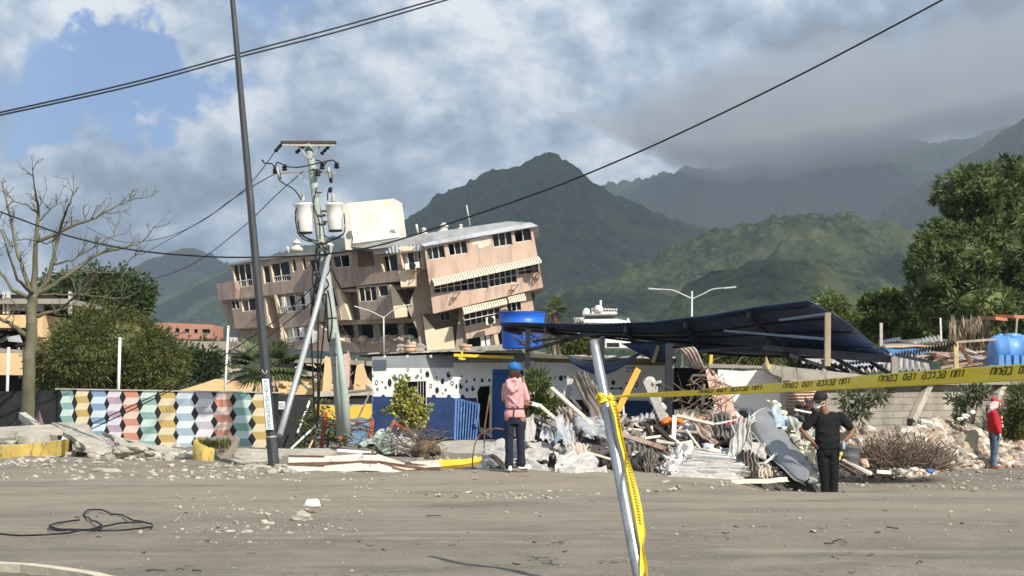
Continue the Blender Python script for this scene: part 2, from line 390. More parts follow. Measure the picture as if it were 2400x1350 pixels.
mountain('mountain_range', [(1900, 640), (2000, 580), (2080, 500), (2150, 455), (2230, 402), (2300, 362), (2345, 335), (2400, 298), (2480, 250), (2600, 230), (2800, 300)], 3400, 2000, mg3, 15.1, .13, 260, 90, fine=6, wave=380)
mountain('mountain', [(120, 760), (210, 700), (270, 648), (330, 612), (385, 592), (430, 583), (470, 590), (505, 606), (545, 622), (620, 640), (720, 650), (860, 640), (1000, 700)], 5000, 3000, mg3, 21.7, .12, 280, 90, fine=8, wave=500)
mountain('mountain', [(200, 760), (330, 708), (400, 690), (450, 662), (540, 626), (640, 600), (760, 560), (900, 560), (1000, 640), (1100, 720)], 3600, 2200, mg1, 27.1, .10, 280, 80, fine=6, wave=380)

# unseen cloud lumps added above the frame to cast shade on the hills
def shade_clouds():
    m = bpy.data.materials.new('shade_cloud_white'); m.use_nodes = True; b = m.node_tree.nodes['Principled BSDF']; b.inputs['Base Color'].default_value = (.85, .87, .9, 1); b.inputs['Roughness'].default_value = 1; b.inputs['Specular IOR Level'].default_value = 0
    random.seed(4); mb = MB(); Zc = 1750.0; k = (Zc - 250) / math.tan(R(SUN_EL)); ox = math.sin(R(SUN_AZ)) * k; oy = -math.cos(R(SUN_AZ)) * k
    # (x, y, rx, ry) of the shade on the ground
    for i, (x, y, rx, ry) in enumerate(((-150, 2250, 520, 420), (450, 2450, 420, 330), (700, 2050, 260, 260), (120, 1900, 260, 160), (1700, 3600, 620, 240), (2300, 3000, 560, 420), (1400, 3000, 500, 380), (1600, 2700, 300, 300), (210, 1120, 80, 110), (540, 1180, 90, 60), (300, 830, 80, 45),
                                        (-1300, 3500, 500, 420), (-600, 3200, 420, 380), (-1100, 4700, 380, 400), (800, 1520, 90, 60), (60, 1350, 90, 120), (430, 1420, 60, 40))):
        mb.rock((x + ox, y + oy, Zc + rnd(0, 80)), (rx, ry, min(rx, ry) * .18), m, i + 3, 1, 4, .32, ang=rnd(0, 3))
    tag(mb.build('shade_clouds', origin=(0, 2000, Zc)), kind='structure')
shade_clouds()

# cloud bank lying on the far right ridge
def bank():
    m = bpy.data.materials.new('cloud_mist'); m.use_nodes = True; nt = m.node_tree; nt.nodes.clear(); pv = nt.nodes.new('ShaderNodeVolumePrincipled'); ou = nt.nodes.new('ShaderNodeOutputMaterial')
    pv.inputs['Color'].default_value = (.9, .94, 1, 1); pv.inputs['Density'].default_value = .0042; nt.links.new(pv.outputs[0], ou.inputs['Volume'])
    random.seed(12)
    mb = MB(); top = [(1380, 430), (1500, 440), (1620, 436), (1720, 420), (1840, 408), (2000, 386), (2160, 352), (2320, 322), (2480, 290)]
    xs = [t[0] for t in top]; ys = [t[1] for t in top]
    D0, D1 = 3900, 4900; n = 60
    def low(u): x = 1330 + 1250 * u; return P(x, float(np.interp(x, xs, ys)) + 16 * noise.noise(Vector((u * 9, 3, 1))) + 7 * noise.noise(Vector((u * 26, 3, 1))) + 12, D0)
    k = len(mb.v)
    for i in range(n + 1):
        u = i / n; e = sstep(-.05, .34, u); a = low(u); h = 360 * e + 8; th = 520 * e + 30; z = a.z + 170 * (1 - e); ym = 4350
        nn = 1 + .35 * noise.noise(Vector((u * 7, 9, 2))); sx = a.x / D0
        mb.v += [(sx * (ym - th), ym - th, z * (ym - th) / D0 + h * .30), (sx * ym, ym, z * ym / D0), (sx * (ym + th), ym + th, z * (ym + th) / D0 + h * .30), (sx * ym, ym, z * ym / D0 + h * nn)]
    for i in range(n):
        for j in range(4): a = k + i * 4 + j; b = k + i * 4 + (j + 1) % 4; mb.face((a, b, b + 4, a + 4), m)
    mb.face([k + j for j in range(4)][::-1], m); mb.face([k + n * 4 + j for j in range(4)], m)
    tag(mb.build('cloud_bank', origin=(1500, 4400, 500)), kind='stuff')
bank()
# ---------------------------------------------------------------- common materials
M_conc = mat('concrete', (.30, .275, .23), .9, .2, 1.5, .5, c2=(.16, .145, .12), thr=(.55, .75))
M_concL = mat('pale_concrete', (.46, .42, .35), .9, .2, 2.5, .6, c2=(.25, .22, .18), thr=(.55, .7))
M_dark = mat('dark_interior', (.018, .017, .017), .95, .3, 1.0, 0)
M_glass = mat('window_glass', (.010, .012, .014), .25, .3, .8, 0, spec=.25)
M_frame = mat('white_aluminium', (.55, .53, .48), .5, .15, 3, .1)
M_steelw = mat('rust_stained_white_steel', (.70, .67, .61), .65, .10, 2, .3, c2=(.30, .19, .13), thr=(.58, .68), s2=5)
M_rust = mat('rusty_steel', (.12, .065, .042), .85, .35, 6, .4, c2=(.24, .11, .06))
M_galv = mat('galvanised_sheet', (.50, .50, .49), .42, .16, 3, .25, metal=.35, c2=(.23, .18, .14), thr=(.56, .70), s2=2.4, spec=.5)
M_galvW = mat('white_sheet', (.40, .38, .35), .62, .2, 3, .4, metal=.1, c2=(.22, .17, .13), thr=(.54, .68), s2=5.0, spec=.5)
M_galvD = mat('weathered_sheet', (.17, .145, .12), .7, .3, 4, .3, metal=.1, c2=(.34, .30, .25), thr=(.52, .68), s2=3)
M_galvR = mat('rusty_sheet', (.40, .31, .25), .7, .25, 5, .3, c2=(.20, .10, .06), thr=(.5, .64), s2=3)
M_black = mat('black_rubber', (.012, .012, .013), .5, .2, 3, 0)
M_wood = mat('grey_wood', (.38, .32, .25), .85, .25, 8, .4, stretch=(1, 1, .2))
M_woodD = mat('dark_wood', (.085, .065, .05), .9, .3, 8, .4)
M_alu = mat('galvanised_tube', (.42, .42, .42), .30, .18, 3, .15, metal=.8, spec=.6, c2=(.22, .22, .22), thr=(.55, .7))

# ---------------------------------------------------------------- leaning apartment building
def apartment():
    Z = lambda x, y: (500 + x / 3, 440 + y / 3)
    DL = flat(540, 134, 975, 122.5)       # left wing, turned away from the sun
    DR = flat(985, 121, 1260, 123)        # right wing
    nL = Vector((math.sin(R(36)), math.cos(R(36)), 0)); nR = Vector((.02, 1, 0))
    root = thing('apartment_building', 'tilted and cracked pink brown apartment block towering behind the spotted shack', 'building', P(900, 900, 128))
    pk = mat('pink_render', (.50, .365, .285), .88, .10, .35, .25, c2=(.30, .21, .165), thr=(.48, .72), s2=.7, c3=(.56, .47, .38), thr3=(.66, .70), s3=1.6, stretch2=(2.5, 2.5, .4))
    pk_shade = mat('shaded_pink_render', (.35, .27, .22), .88, .12, .35, .25, c2=(.20, .15, .125), thr=(.48, .72), s2=.7, c3=(.42, .35, .28), thr3=(.66, .70), s3=1.6, stretch2=(2.5, 2.5, .4))  # the pink render darkened as a shaded copy for the left wing
    cr = mat('cream_render', (.66, .53, .37), .88, .10, .5, .25, c2=(.48, .39, .28), thr=(.55, .8))
    ol = mat('olive_render', (.36, .30, .23), .88, .12, .4, .25, c2=(.26, .21, .17))
    def Q(pts, D, off=0.0):                               # crop pixels -> world, off = metres towards the viewer along the facade normal
        n = nL if D is DL else nR
        return [P(*Z(*p), D(*Z(*p)) - off * 1.15) for p in pts]
    def part(name, fn, parent=None):
        mb = MB(); fn(mb); return mb.build(name, parent or root)
    def window(q, D, off, nv=2, nh=0, pane=True, curtain=0, rail=False):
        n = nL if D is DL else nR
        a, b, c, d = Q(q, D, off)
        mb = MB()
        for p0, p1 in ((a, b), (b, c), (c, d), (d, a)): mb.beam(p0, p1, .10, .12, M_frame, up=(0, 1, 0))
        for i in range(1, nv):
            t = i / nv; mb.beam(a.lerp(b, t), d.lerp(c, t), .07, .09, M_frame, up=(0, 1, 0))
        for i in range(1, nh + 1):
            t = i / (nh + 1); mb.beam(a.lerp(d, t), b.lerp(c, t), .06, .08, M_frame, up=(0, 1, 0))
        if rail:
            mb.beam(a.lerp(d, .72), b.lerp(c, .72), .09, .1, M_frame, up=(0, 1, 0))
            for i in range(1, 8): t = i / 8; mb.beam(a.lerp(b, t).lerp(d.lerp(c, t), .72), d.lerp(c, t), .03, .03, M_frame, up=(0, 1, 0))
        w = mb.build('window', root)
        if pane:
            mg = MB()
            for i in range(nv):
                if random.random() < .25 and nv > 1: continue
                t0, t1 = i / nv, (i + 1) / nv; o = n * rnd(.02, .06)
                mg.poly([a.lerp(b, t0) + o, a.lerp(b, t1) + o, d.lerp(c, t1) + o, d.lerp(c, t0) + o], M_glass)
            if mg.f: mg.build('pane', w)
        if curtain:
            mc = MB(); cm = mat('curtain_%d' % curtain, ((.62, .60, .55), (.20, .24, .21), (.55, .47, .36))[curtain - 1], .9, .15, 2, 0)
            for t0, t1 in ((0.04, .42), (.6, .8)):
                def cf(u, v, t0=t0, t1=t1): t = t0 + (t1 - t0) * u; return a.lerp(b, t).lerp(d.lerp(c, t), .03 + .9 * v) + n * (.25 + .06 * math.sin(u * 30))
                mc.grid(cf, 24, 3, cm)
            mc.build('curtain', w)
        return w
    # --- interior mass behind everything
    def core(mb):
        mb.slab(Q([(150, 560), (1000, 470), (1480, 460), (1500, 1120), (900, 1110), (200, 1080), (160, 800)], DL, -2.6), nL * 8, M_dark)
        mb.slab(Q([(1450, 430), (2215, 300), (2270, 690), (2220, 860), (1990, 1130), (1500, 1130)], DR, -2.4), nR * 9, M_dark)
    part('interior', core)
    # --- left wing, top storey
    win = [[(135, 548), (262, 527), (280, 688), (157, 708)], [(345, 552), (395, 546), (408, 668), (357, 674)], [(402, 536), (535, 512), (550, 652), (422, 664)], [(547, 503), (578, 499), (592, 588), (560, 594)],
           [(617, 492), (648, 487), (662, 582), (634, 578)], [(672, 508), (760, 496), (772, 622), (697, 632)], [(778, 494), (822, 488), (836, 612), (790, 620)], [(832, 484), (957, 466), (965, 556), (852, 565)], [(1172, 482), (1292, 462), (1305, 584), (1192, 598)], [(1316, 462), (1458, 442), (1472, 560), (1330, 572)]]
    def top(mb):
        mb.slab(Q([(118, 532), (500, 470), (960, 432), (1480, 420), (1482, 575), (1415, 560), (1420, 690), (1325, 698), (1310, 655), (1000, 690), (700, 722), (45, 795), (20, 675), (146, 655)], DL, 1.0), nL * .55, pk_shade, [Q(w, DL, 1.0) for w in win], mside=cr)
        mb.slab(Q([(20, 675), (146, 655), (158, 712), (150, 782), (40, 795)], DL, 1.6), nL * .55, pk_shade)
    part('wall', top)
    for i, w in enumerate(win): window(w, DL, .80, (3, 1, 2, 1, 1, 2, 1, 2, 2, 3)[i], 0, True, (0, 0, 0, 0, 0, 1, 0, 0, 0, 1)[i], rail=i in (0, 2, 5))
    def soffit(mb): mb.slab(Q([(45, 795), (700, 722), (1320, 695), (1320, 715), (700, 745), (60, 815)], DL, .6), nL * 4, pk_shade)
    part('floor_slab', soffit)
    # --- second storey bays
    w2 = [[(122, 795), (182, 786), (193, 850), (136, 856)], [(192, 784), (300, 772), (306, 864), (206, 874)]]
    part('wall', lambda mb: mb.slab(Q([(115, 790), (365, 765), (372, 850), (385, 970), (150, 992), (133, 860)], DL, .9), nL * 2.2, pk_shade, [Q(w, DL, .9) for w in w2], mside=cr))
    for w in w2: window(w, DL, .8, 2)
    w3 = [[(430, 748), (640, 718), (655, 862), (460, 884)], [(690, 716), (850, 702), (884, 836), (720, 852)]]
    part('wall', lambda mb: mb.slab(Q([(425, 745), (862, 700), (900, 928), (468, 966), (452, 888)], DL, .9), nL * 2.4, pk_shade, [Q(w, DL, .9) for w in w3], mside=cr))
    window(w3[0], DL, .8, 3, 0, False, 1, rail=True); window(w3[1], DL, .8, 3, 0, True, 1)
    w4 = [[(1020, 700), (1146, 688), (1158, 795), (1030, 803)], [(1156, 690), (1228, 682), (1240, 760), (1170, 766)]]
    part('wall', lambda mb: mb.slab(Q([(1005, 692), (1238, 676), (1278, 916), (1034, 928)], DL, .9), nL * 2.6, pk_shade, [Q(w, DL, .9) for w in w4], mside=cr))
    window(w4[0], DL, .8, 3); window(w4[1], DL, .8, 1)
    part('cheek_wall', lambda mb: mb.slab(Q([(862, 702), (880, 700), (962, 930), (898, 927)], DL, .86), nL * .5, cr)); part('cheek_wall', lambda mb: mb.slab(Q([(374, 888), (386, 900), (412, 985), (386, 970)], DL, .86), nL * .5, cr)); part('cheek_wall', lambda mb: mb.slab(Q([(640, 725), (656, 722), (700, 850), (672, 858)], DL, 1.0), nL * .2, cr)); part('cheek_wall', lambda mb: mb.slab(Q([(424, 746), (440, 744), (466, 884), (452, 888)], DL, 1.0), nL * .2, cr)); part('cheek_wall', lambda mb: mb.slab(Q([(466, 965), (476, 964), (498, 1098), (488, 1100)], DL, 1.0), nL * .2, cr))
    part('wall', lambda mb: mb.slab(Q([(875, 700), (1010, 690), (1035, 930), (960, 935)], DL, -.9), nL * .3, ol))
    part('wall', lambda mb: (mb.slab(Q([(330, 765), (440, 755), (480, 960), (385, 970)], DL, -1.0), nL * .3, pk_shade), mb.slab(Q([(50, 800), (130, 790), (170, 995), (110, 1000)], DL, -.3), nL * .3, pk_shade)))
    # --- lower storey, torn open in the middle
    part('wall', lambda mb: mb.slab(Q([(160, 1005), (470, 970), (500, 1120), (200, 1140)], DL, -.6), nL * .4, pk_shade))
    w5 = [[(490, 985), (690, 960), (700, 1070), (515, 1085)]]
    part('wall', lambda mb: mb.slab(Q([(470, 968), (720, 940), (850, 1050), (990, 1110), (1003, 1158), (780, 1150), (520, 1130), (497, 1100)], DL, .9), nL * 2.0, pk_shade, [Q(w, DL, .9) for w in w5], mside=cr))
    window(w5[0], DL, .8, 3, 0, False, 1, rail=True)
    for q, off in (([(845, 960), (870, 955), (900, 1100), (880, 1105)], -.4), ([(980, 940), (1010, 940), (1030, 1100), (1000, 1110)], -.8), ([(1120, 940), (1165, 935), (1180, 1090), (1130, 1100)], -.6), ([(1290, 935), (1330, 930), (1350, 1060), (1310, 1070)], -.9)):
        part('wall', lambda mb, q=q, off=off: mb.slab(Q(q, DL, off), nL * .5, ol))
    part('floor_slab', lambda mb: mb.slab(Q([(845, 935), (1420, 915), (1430, 945), (850, 965)], DL, .1), nL * 4, ol))
    part('floor_slab', lambda mb: (mb.slab(Q([(860, 1085), (1440, 1060), (1455, 1150), (870, 1160)], DL, .3), nL * 4, pk_shade)))
    def rub(mb):
        for i in range(70):
            p = Q([(rnd(860, 1430), rnd(1050, 1100))], DL, rnd(-.4, .5))[0]
            mb.rock(p, rnd(.12, .42), random.choice([M_concL, M_conc, cr, pk]), i, .7, 1)
        for i in range(26):
            p = Q([(rnd(860, 1420), rnd(950, 1060))], DL, rnd(-1.4, 0))[0]
            mb.beam(p, p + Vector((rnd(-.8, .8), rnd(-.3, .3), rnd(-1, 1))), .06, .05, random.choice([M_woodD, M_frame, M_rust]))
    part('rubble', rub)
    # --- corner block between the wings
    part('wall', lambda mb: mb.slab(Q([(1400, 560), (1482, 470), (1546, 885), (1462, 890), (1505, 1150), (1460, 1152), (1432, 1000), (1365, 850), (1422, 690)], DR, -.6), nR * 3, ol))
    part('wall', lambda mb: mb.slab(Q([(1306, 590), (1420, 560), (1420, 690), (1320, 698)], DR, .9), nR * 2.5, cr))
    part('wall', lambda mb: mb.slab(Q([(1240, 680), (1262, 690), (1362, 850), (1362, 905), (1278, 916)], DR, -.4), nR * 2.0, cr))
    part('crack', lambda mb: mb.tube(Q([(1365, 690), (1372, 740), (1360, 770), (1392, 830)], DR, -.56), [.12, .16, .10, .03], M_dark, 5))
    part('crack', lambda mb: mb.tube(Q([(830, 560), (850, 620), (885, 690), (895, 705)], DL, 1.03), [.03, .05, .06, .02], M_dark, 5))
    # --- right wing
    wr = [[(1492, 428), (1620, 398), (1634, 490), (1502, 512)], [(1645, 392), (1778, 366), (1790, 460), (1660, 480)], [(1957, 327), (2094, 302), (2104, 400), (1970, 420)], [(2110, 298), (2228, 280), (2240, 370), (2122, 388)],
          [(1547, 680), (1925, 596), (1936, 708), (1552, 745)], [(1932, 594), (2128, 562), (2136, 664), (1941, 703)], [(2136, 560), (2284, 532), (2290, 598), (2146, 614)]]
    part('wall', lambda mb: mb.slab(Q([(1482, 408), (2238, 252), (2320, 700), (1546, 885)], DR, 1.0), nR * .55, pk, [Q(w, DR, 1.0) for w in wr], mside=cr))
    for i, w in enumerate(wr): window(w, DR, .8, (3, 3, 3, 2, 8, 5, 3)[i], 1 if i > 3 else 0, True, (2, 0, 3, 0, 0, 0, 0)[i])
    part('wall', lambda mb: mb.slab(Q([(1490, 420), (1500, 416), (1560, 880), (1546, 884)], DR, .98), nR * 6, ol))
    part('wall', lambda mb: mb.slab(Q([(2215, 262), (2236, 256), (2318, 698), (2296, 704)], DR, .6), nR * 8, ol))
    part('floor_slab', lambda mb: mb.slab(Q([(1546, 862), (2300, 684), (2304, 704), (1548, 884)], DR, .55), nR * 8, ol))
    part('wall', lambda mb: mb.slab(Q([(1800, 370), (1940, 330), (1950, 400), (1870, 430), (1855, 390), (1830, 410)], DR, 1.01), nR * .02, mat('bare_plaster', (.62, .55, .45), .9, .2, 2, .2)))
    # lower right storey
    wl = [[(1757, 885), (2015, 838), (2012, 922), (1770, 978)], [(2060, 812), (2160, 792), (2166, 860), (2068, 880)]]
    part('wall', lambda mb: mb.slab(Q([(1742, 842), (2232, 732), (2256, 862), (2060, 900), (2012, 1020), (1780, 1064)], DR, .1), nR * .5, pk, [Q(w, DR, .1) for w in wl], mside=cr))
    window(wl[0], DR, -.1, 6, 1, True, 3); window(wl[1], DR, -.1, 3)
    part('wall', lambda mb: mb.slab(Q([(1730, 845), (1745, 842), (1785, 1062), (1776, 1130), (1700, 1132)], DR, -.2), nR * 3, ol))
    part('wall', lambda mb: mb.slab(Q([(1470, 890), (1560, 1000), (1680, 975), (1700, 1130), (1505, 1152)], DR, -.2), nR * .5, cr))
    wn = [[(1590, 880), (1660, 870), (1670, 930), (1600, 940)]]
    part('wall', lambda mb: mb.slab(Q([(1465, 885), (1732, 845), (1700, 1120), (1500, 1150)], DR, -1.8), nR * .3, ol, [Q(w, DR, -1.8) for w in wn])); window(wn[0], DR, -1.9, 2)
    part('floor_slab', lambda mb: mb.slab(Q([(1450, 1150), (2030, 1100), (2040, 1160), (1455, 1200)], DR, .2), nR * 6, M_conc))
    part('column', lambda mb: [mb.beam(Q([(x, 1030)], DR, 0)[0], Q([(x + 25, 1165)], DR, 0)[0], .3, .3, cr) for x in (1985,)])
    part('curtain', lambda mb: [mb.poly(Q([(x, 1040), (x + 28, 1035), (x + 45, 1155), (x + 12, 1155)], DR, -.3), mat('white_cloth', (.75, .73, .68), .9, .1, 2, 0)) for x in (1875, 1915, 1950)])
    # awnings: scalloped striped cloth
    a1 = mat('awning_cream', (.72, .65, .50), .8, .08, 2, .1); a2 = mat('awning_brown', (.20, .15, .11), .8, .1, 2, .1)
    def awning(q, n, out):
        a, b, c, d = Q(q, DR, 1.05); mb = MB(); o = -nR * out
        def fn(u, v):
            top_ = a.lerp(b, u); bot = d.lerp(c, u) + o
            p = top_.lerp(bot, min(1, v * 1.25)); 
            if v > .8: p = bot + Vector((0, 0, -.22 * (v - .8) / .2 * (0.6 + .4 * abs(math.sin(u * n * math.pi)))))
            return p + Vector((0, 0, .05 * abs(math.sin(u * n * math.pi))))
        mb.grid(fn, n * 4, 5, a1, True, lambda i, j: a2 if i % 4 == 0 else a1)
        mb.build('awning', root)
    awning([(1533, 645), (2288, 485), (2308, 520), (1556, 684)], 44, .9)
    awning([(1748, 845), (2058, 780), (2068, 806), (1762, 880)], 19, .8)
    awning([(2066, 772), (2186, 745), (2200, 782), (2078, 800)], 8, .8)
    # roof
    rf = mat('grey_roof_sheet', (.30, .31, .31), .6, .2, 1, .2, c2=(.17, .16, .15), thr=(.5, .7)); rfl = mat('pale_roof_sheet', (.50, .54, .58), .5, .12, 1, .2, c2=(.33, .33, .33))
    def roof(mb):
        mb.slab(Q([(108, 530), (330, 488), (960, 418), (1130, 425), (1130, 445), (960, 440), (330, 508), (112, 545)], DL, 1.2), nL * 10, rf)
        a, b, c, d = Q([(1120, 440), (2236, 246), (2290, 272), (1485, 408)], DR, 1.3)
        mb.slab(Q([(1460, 395), (2230, 243), (2285, 268), (1482, 412)], DR, 1.35), nR * 10, rfl)
        mb.slab(Q([(960, 415), (1460, 325), (2070, 236), (2225, 243), (1465, 395), (1120, 430)], DR, -1.5), nR * 9, rf)
    part('roof', roof)
    def eave(mb):
        a, b, c, d = Q([(1115, 420), (1475, 398), (1475, 438), (1128, 470)], DL, 1.5)
        mb.grid(lambda u, v: a.lerp(b, u).lerp(d.lerp(c, u), v) + Vector((0, .05 * math.sin(u * 90), 0)), 90, 2, rfl)
    part('awning', eave)
    part('awning', lambda mb: mb.slab(Q([(1285, 425), (1330, 410), (1415, 415), (1400, 438), (1340, 446)], DR, 1.8), nR * .8, cr))
    # rooftop room
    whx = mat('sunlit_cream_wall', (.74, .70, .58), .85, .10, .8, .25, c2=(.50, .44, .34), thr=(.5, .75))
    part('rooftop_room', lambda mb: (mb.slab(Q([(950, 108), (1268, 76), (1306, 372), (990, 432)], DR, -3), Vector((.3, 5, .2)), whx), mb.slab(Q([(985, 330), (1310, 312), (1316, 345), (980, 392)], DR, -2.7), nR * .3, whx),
                                      mb.slab(Q([(903, 122), (952, 104), (988, 436), (930, 436)], DR, -2.9), Vector((.2, 4, 0)), mat('shaded_cream_wall', (.55, .51, .43), .85, .1, 1, .2))))  # left side gets a darker copy of the front cream as its shade
    def small(mb):
        for q, dv in (([(470, 0)], 0),): pass
        for (x0, y0, x1, y1, r) in ((1780, 122, 1806, 266, .05), (1427, 256, 1440, 328, .09), (519, 414, 530, 458, .1)):
            a, b = Q([(x0, y0), (x1, y1)], DR, -2); mb.tube([a, b], r, M_frame, 6)
        for (x, y, s) in ((585, 432, .8), (1622, 312, .8), (1480, 318, .45), (1740, 285, .35)):
            o = Q([(x, y)], DR, -2)[0]; mb.lathe([(.62 * s, -.15), (.60 * s, .10 * s), (.34 * s, .25 * s), (.30 * s, .50 * s), (.46 * s, .52 * s), (.40 * s, .64 * s), (.08, .92 * s)], o, M_frame, 12)
    part('roof_vent', small)
    def dish(mb):
        for (x, y) in ((985, 285), (1290, 265)):
            o = Q([(x, y)], DR, -2.5)[0]; ax = Matrix.Rotation(R(70), 3, 'X') @ Matrix.Rotation(R(25), 3, 'Y')
            mb.lathe([(.03, 0), (.15, .03), (.26, .09), (.27, .10)], o, M_frame, 14, ax)
    part('satellite_dish', dish)
    # air conditioners and small things on the facade
    acm = mat('ac_white', (.72, .70, .65), .5, .08, 3, .1)
    for q in ([(1345, 535), (1445, 520), (1448, 560), (1350, 577)], [(1915, 915), (1978, 900), (1982, 950), (1920, 965)], [(2235, 560), (2262, 556), (2264, 582), (2238, 586)]):
        def ac(mb, q=q):
            mb.slab(Q(q, DR, 1.7), nR * .7, acm)
            c_ = sum(Q(q, DR, 1.72), Vector()) / 4; mb.lathe([(.28, -.01), (.28, .02), (.2, .03), (.02, .03)], c_, M_dark, 14, Matrix.Rotation(R(90), 3, 'X'))
        part('air_conditioner', ac)
    def grille(mb):
        a, b, c, d = Q([(1015, 440), (1112, 425), (1130, 545), (1020, 556)], DL, 1.05)
        for i in range(9): t = i / 8; mb.beam(a.lerp(b, t), d.lerp(c, t), .05, .05, M_rust); mb.beam(a.lerp(d, t), b.lerp(c, t), .05, .05, M_rust)
        mb.poly([p + nL * .05 for p in (a, b, c, d)], mat('grille_back', (.10, .085, .05), .9, .4, 6, .2))
    part('window_grille', grille)
    def laundry(mb):
        cl = mat('white_cloth', (.75, .73, .68), .9, .1, 2, 0)
        for (x, y, w, h) in ((600, 985, 45, 60), (660, 1000, 60, 90), (700, 1010, 45, 70), (480, 770, 30, 70), (470, 1020, 18, 70), (640, 730, 45, 100)):
            a, b, c, d = Q([(x, y), (x + w * .8, y - 3), (x + w, y + h), (x + 8, y + h + 5)], DL, 1.2)
            mb.grid(lambda u, v: a.lerp(b, u).lerp(d.lerp(c, u), v) + Vector((0, .06 * math.sin(u * 14 + v * 3), 0)), 12, 4, cl)
    part('hanging_cloth', laundry)
    def brackets(mb):
        for (x, y) in ((270, 900), (1690, 745), (2100, 690), (2250, 600), (1410, 590), (2268, 610)):
            p = Q([(x, y)], DR if x > 1400 else DL, 1.3)[0]
            for a_, b_ in (((0, 0, 0), (.5, 0, .1)), ((0, 0, 0), (-.15, 0, -.6)), ((.5, 0, .1), (-.1, 0, -.55))): mb.beam(p + Vector(a_), p + Vector(b_), .06, .06, M_rust)
    part('bracket', brackets)
apartment()

# ---------------------------------------------------------------- town behind the wall
def bld(name, label, poly, D, m, depth, wins=(), roofm=None, group=None, extra=None):
    root = thing(name, label, 'building', P(poly[0][0], 890, D), group)
    w = MB(); w.slab(px(poly, D), (0, depth, 0), m, [px(q, D) for q in wins]); w.build('wall', root)
    b = MB(); x0 = min(p[0] for p in poly); x1 = max(p[0] for p in poly)
    for q in wins:
        f = MB(); c = px(q, D)
        for i in range(4): f.beam(c[i], c[(i + 1) % 4], .05, .10, M_conc, up=(0, 1, 0))
        wo = f.build('window', root); g = MB(); g.poly([p + Vector((0, .35, 0)) for p in c], M_dark); g.build('pane', wo)
    if extra: extra(root)
    return root
rect = lambda a, b, c, d: [(a, b), (c, b), (c, d), (a, d)]
M_or = mat('orange_render', (.62, .235, .125), .88, .12, .6, .2, c2=(.50, .20, .12))
M_yel = mat('yellow_render', (.68, .47, .25), .88, .12, .6, .25, c2=(.50, .36, .22), thr=(.55, .8))
bld('brick_building', 'far orange building with a row of small square windows left of the leaning block', [(346, 758), (402, 757), (498, 761), (498, 796), (404, 794), (346, 792)], 240, mat('brick_orange', (.42, .20, .135), .88, .1, .3, .2), 9,
    [rect(352, 769, 357, 778), rect(359, 769, 363, 778), rect(366, 769, 370, 778), rect(389, 768, 399, 780), rect(411, 769, 421, 780), rect(433, 770, 444, 780), rect(455, 771, 464, 781), rect(474, 771, 493, 781)])
def damaged_left():
    D = 72
    root = thing('damaged_building', 'yellow two storey building with blown out upper floor behind the bare tree', 'building', P(60, 900, D))
    def prt(n, f): mb = MB(); f(mb); mb.build(n, root)
    prt('wall', lambda mb: (mb.slab(px([(-60, 825), (60, 828), (95, 850), (95, 880), (-60, 878)], D), (0, 4, 0), M_yel), mb.slab(px(rect(-60, 738, 100, 768), D), (0, 5, 0), M_yel), mb.slab(px(rect(80, 768, 100, 930), D), (0, 5, 0), M_yel)))
    prt('floor_slab', lambda mb: (mb.slab(px(rect(-60, 700, 160, 712), D), (0, 6, 0), M_conc), mb.slab(px([(-60, 812), (50, 820), (50, 828), (-60, 826)], D), (0, 5, 0), M_conc)))
    prt('interior', lambda mb: mb.slab(px(rect(-60, 690, 96, 930), D + 3.5), (0, 3, 0), M_dark))
    for x in (6, 15, 160): prt('column', lambda mb, x=x: mb.slab(px(rect(x, 683, x + 5, 735), D + .3), (0, .3, 0), M_frame))
    prt('upper_wall', lambda mb: mb.slab(px([(22, 712), (60, 706), (100, 712), (100, 730), (22, 728)], D + .6), (0, .3, 0), mat('blue_grey_wall', (.30, .36, .40), .8, .1, 1, .2)))
    prt('column', lambda mb: mb.slab(px(rect(88, 790, 96, 925), D - .5), (0, .4, 0), M_rust))
    def ws(mb):
        for i in range(22): p = P(rnd(-30, 90), rnd(770, 815), D + rnd(.5, 2)); mb.beam(p, p + Vector((rnd(-1, 1), rnd(-.3, .3), rnd(-.7, .7))), .09, .06, random.choice([M_woodD, M_conc, M_galvD]))
        mb.slab(px([(15, 790), (45, 785), (52, 803), (20, 800)], D - .1), (0, .1, 0), M_galv)
    prt('wreckage', ws)
    r2 = thing('orange_house', 'orange house wall showing between the bare tree and the dark tree crown', 'building', P(150, 900, 84))
    m2 = MB(); m2.slab(px([(98, 708), (180, 712), (178, 760), (140, 775), (98, 775)], 84), (0, 7, 0), M_or); m2.build('wall', r2)
    m2 = MB(); m2.slab(px(rect(98, 775, 180, 930), 84.5), (0, 6, 0), M_yel); m2.build('lower_wall', r2)
    m2 = MB(); m2.slab(px(rect(96, 703, 184, 710), 83.7), (0, 8, 0), M_conc); m2.build('roof', r2)
damaged_left()
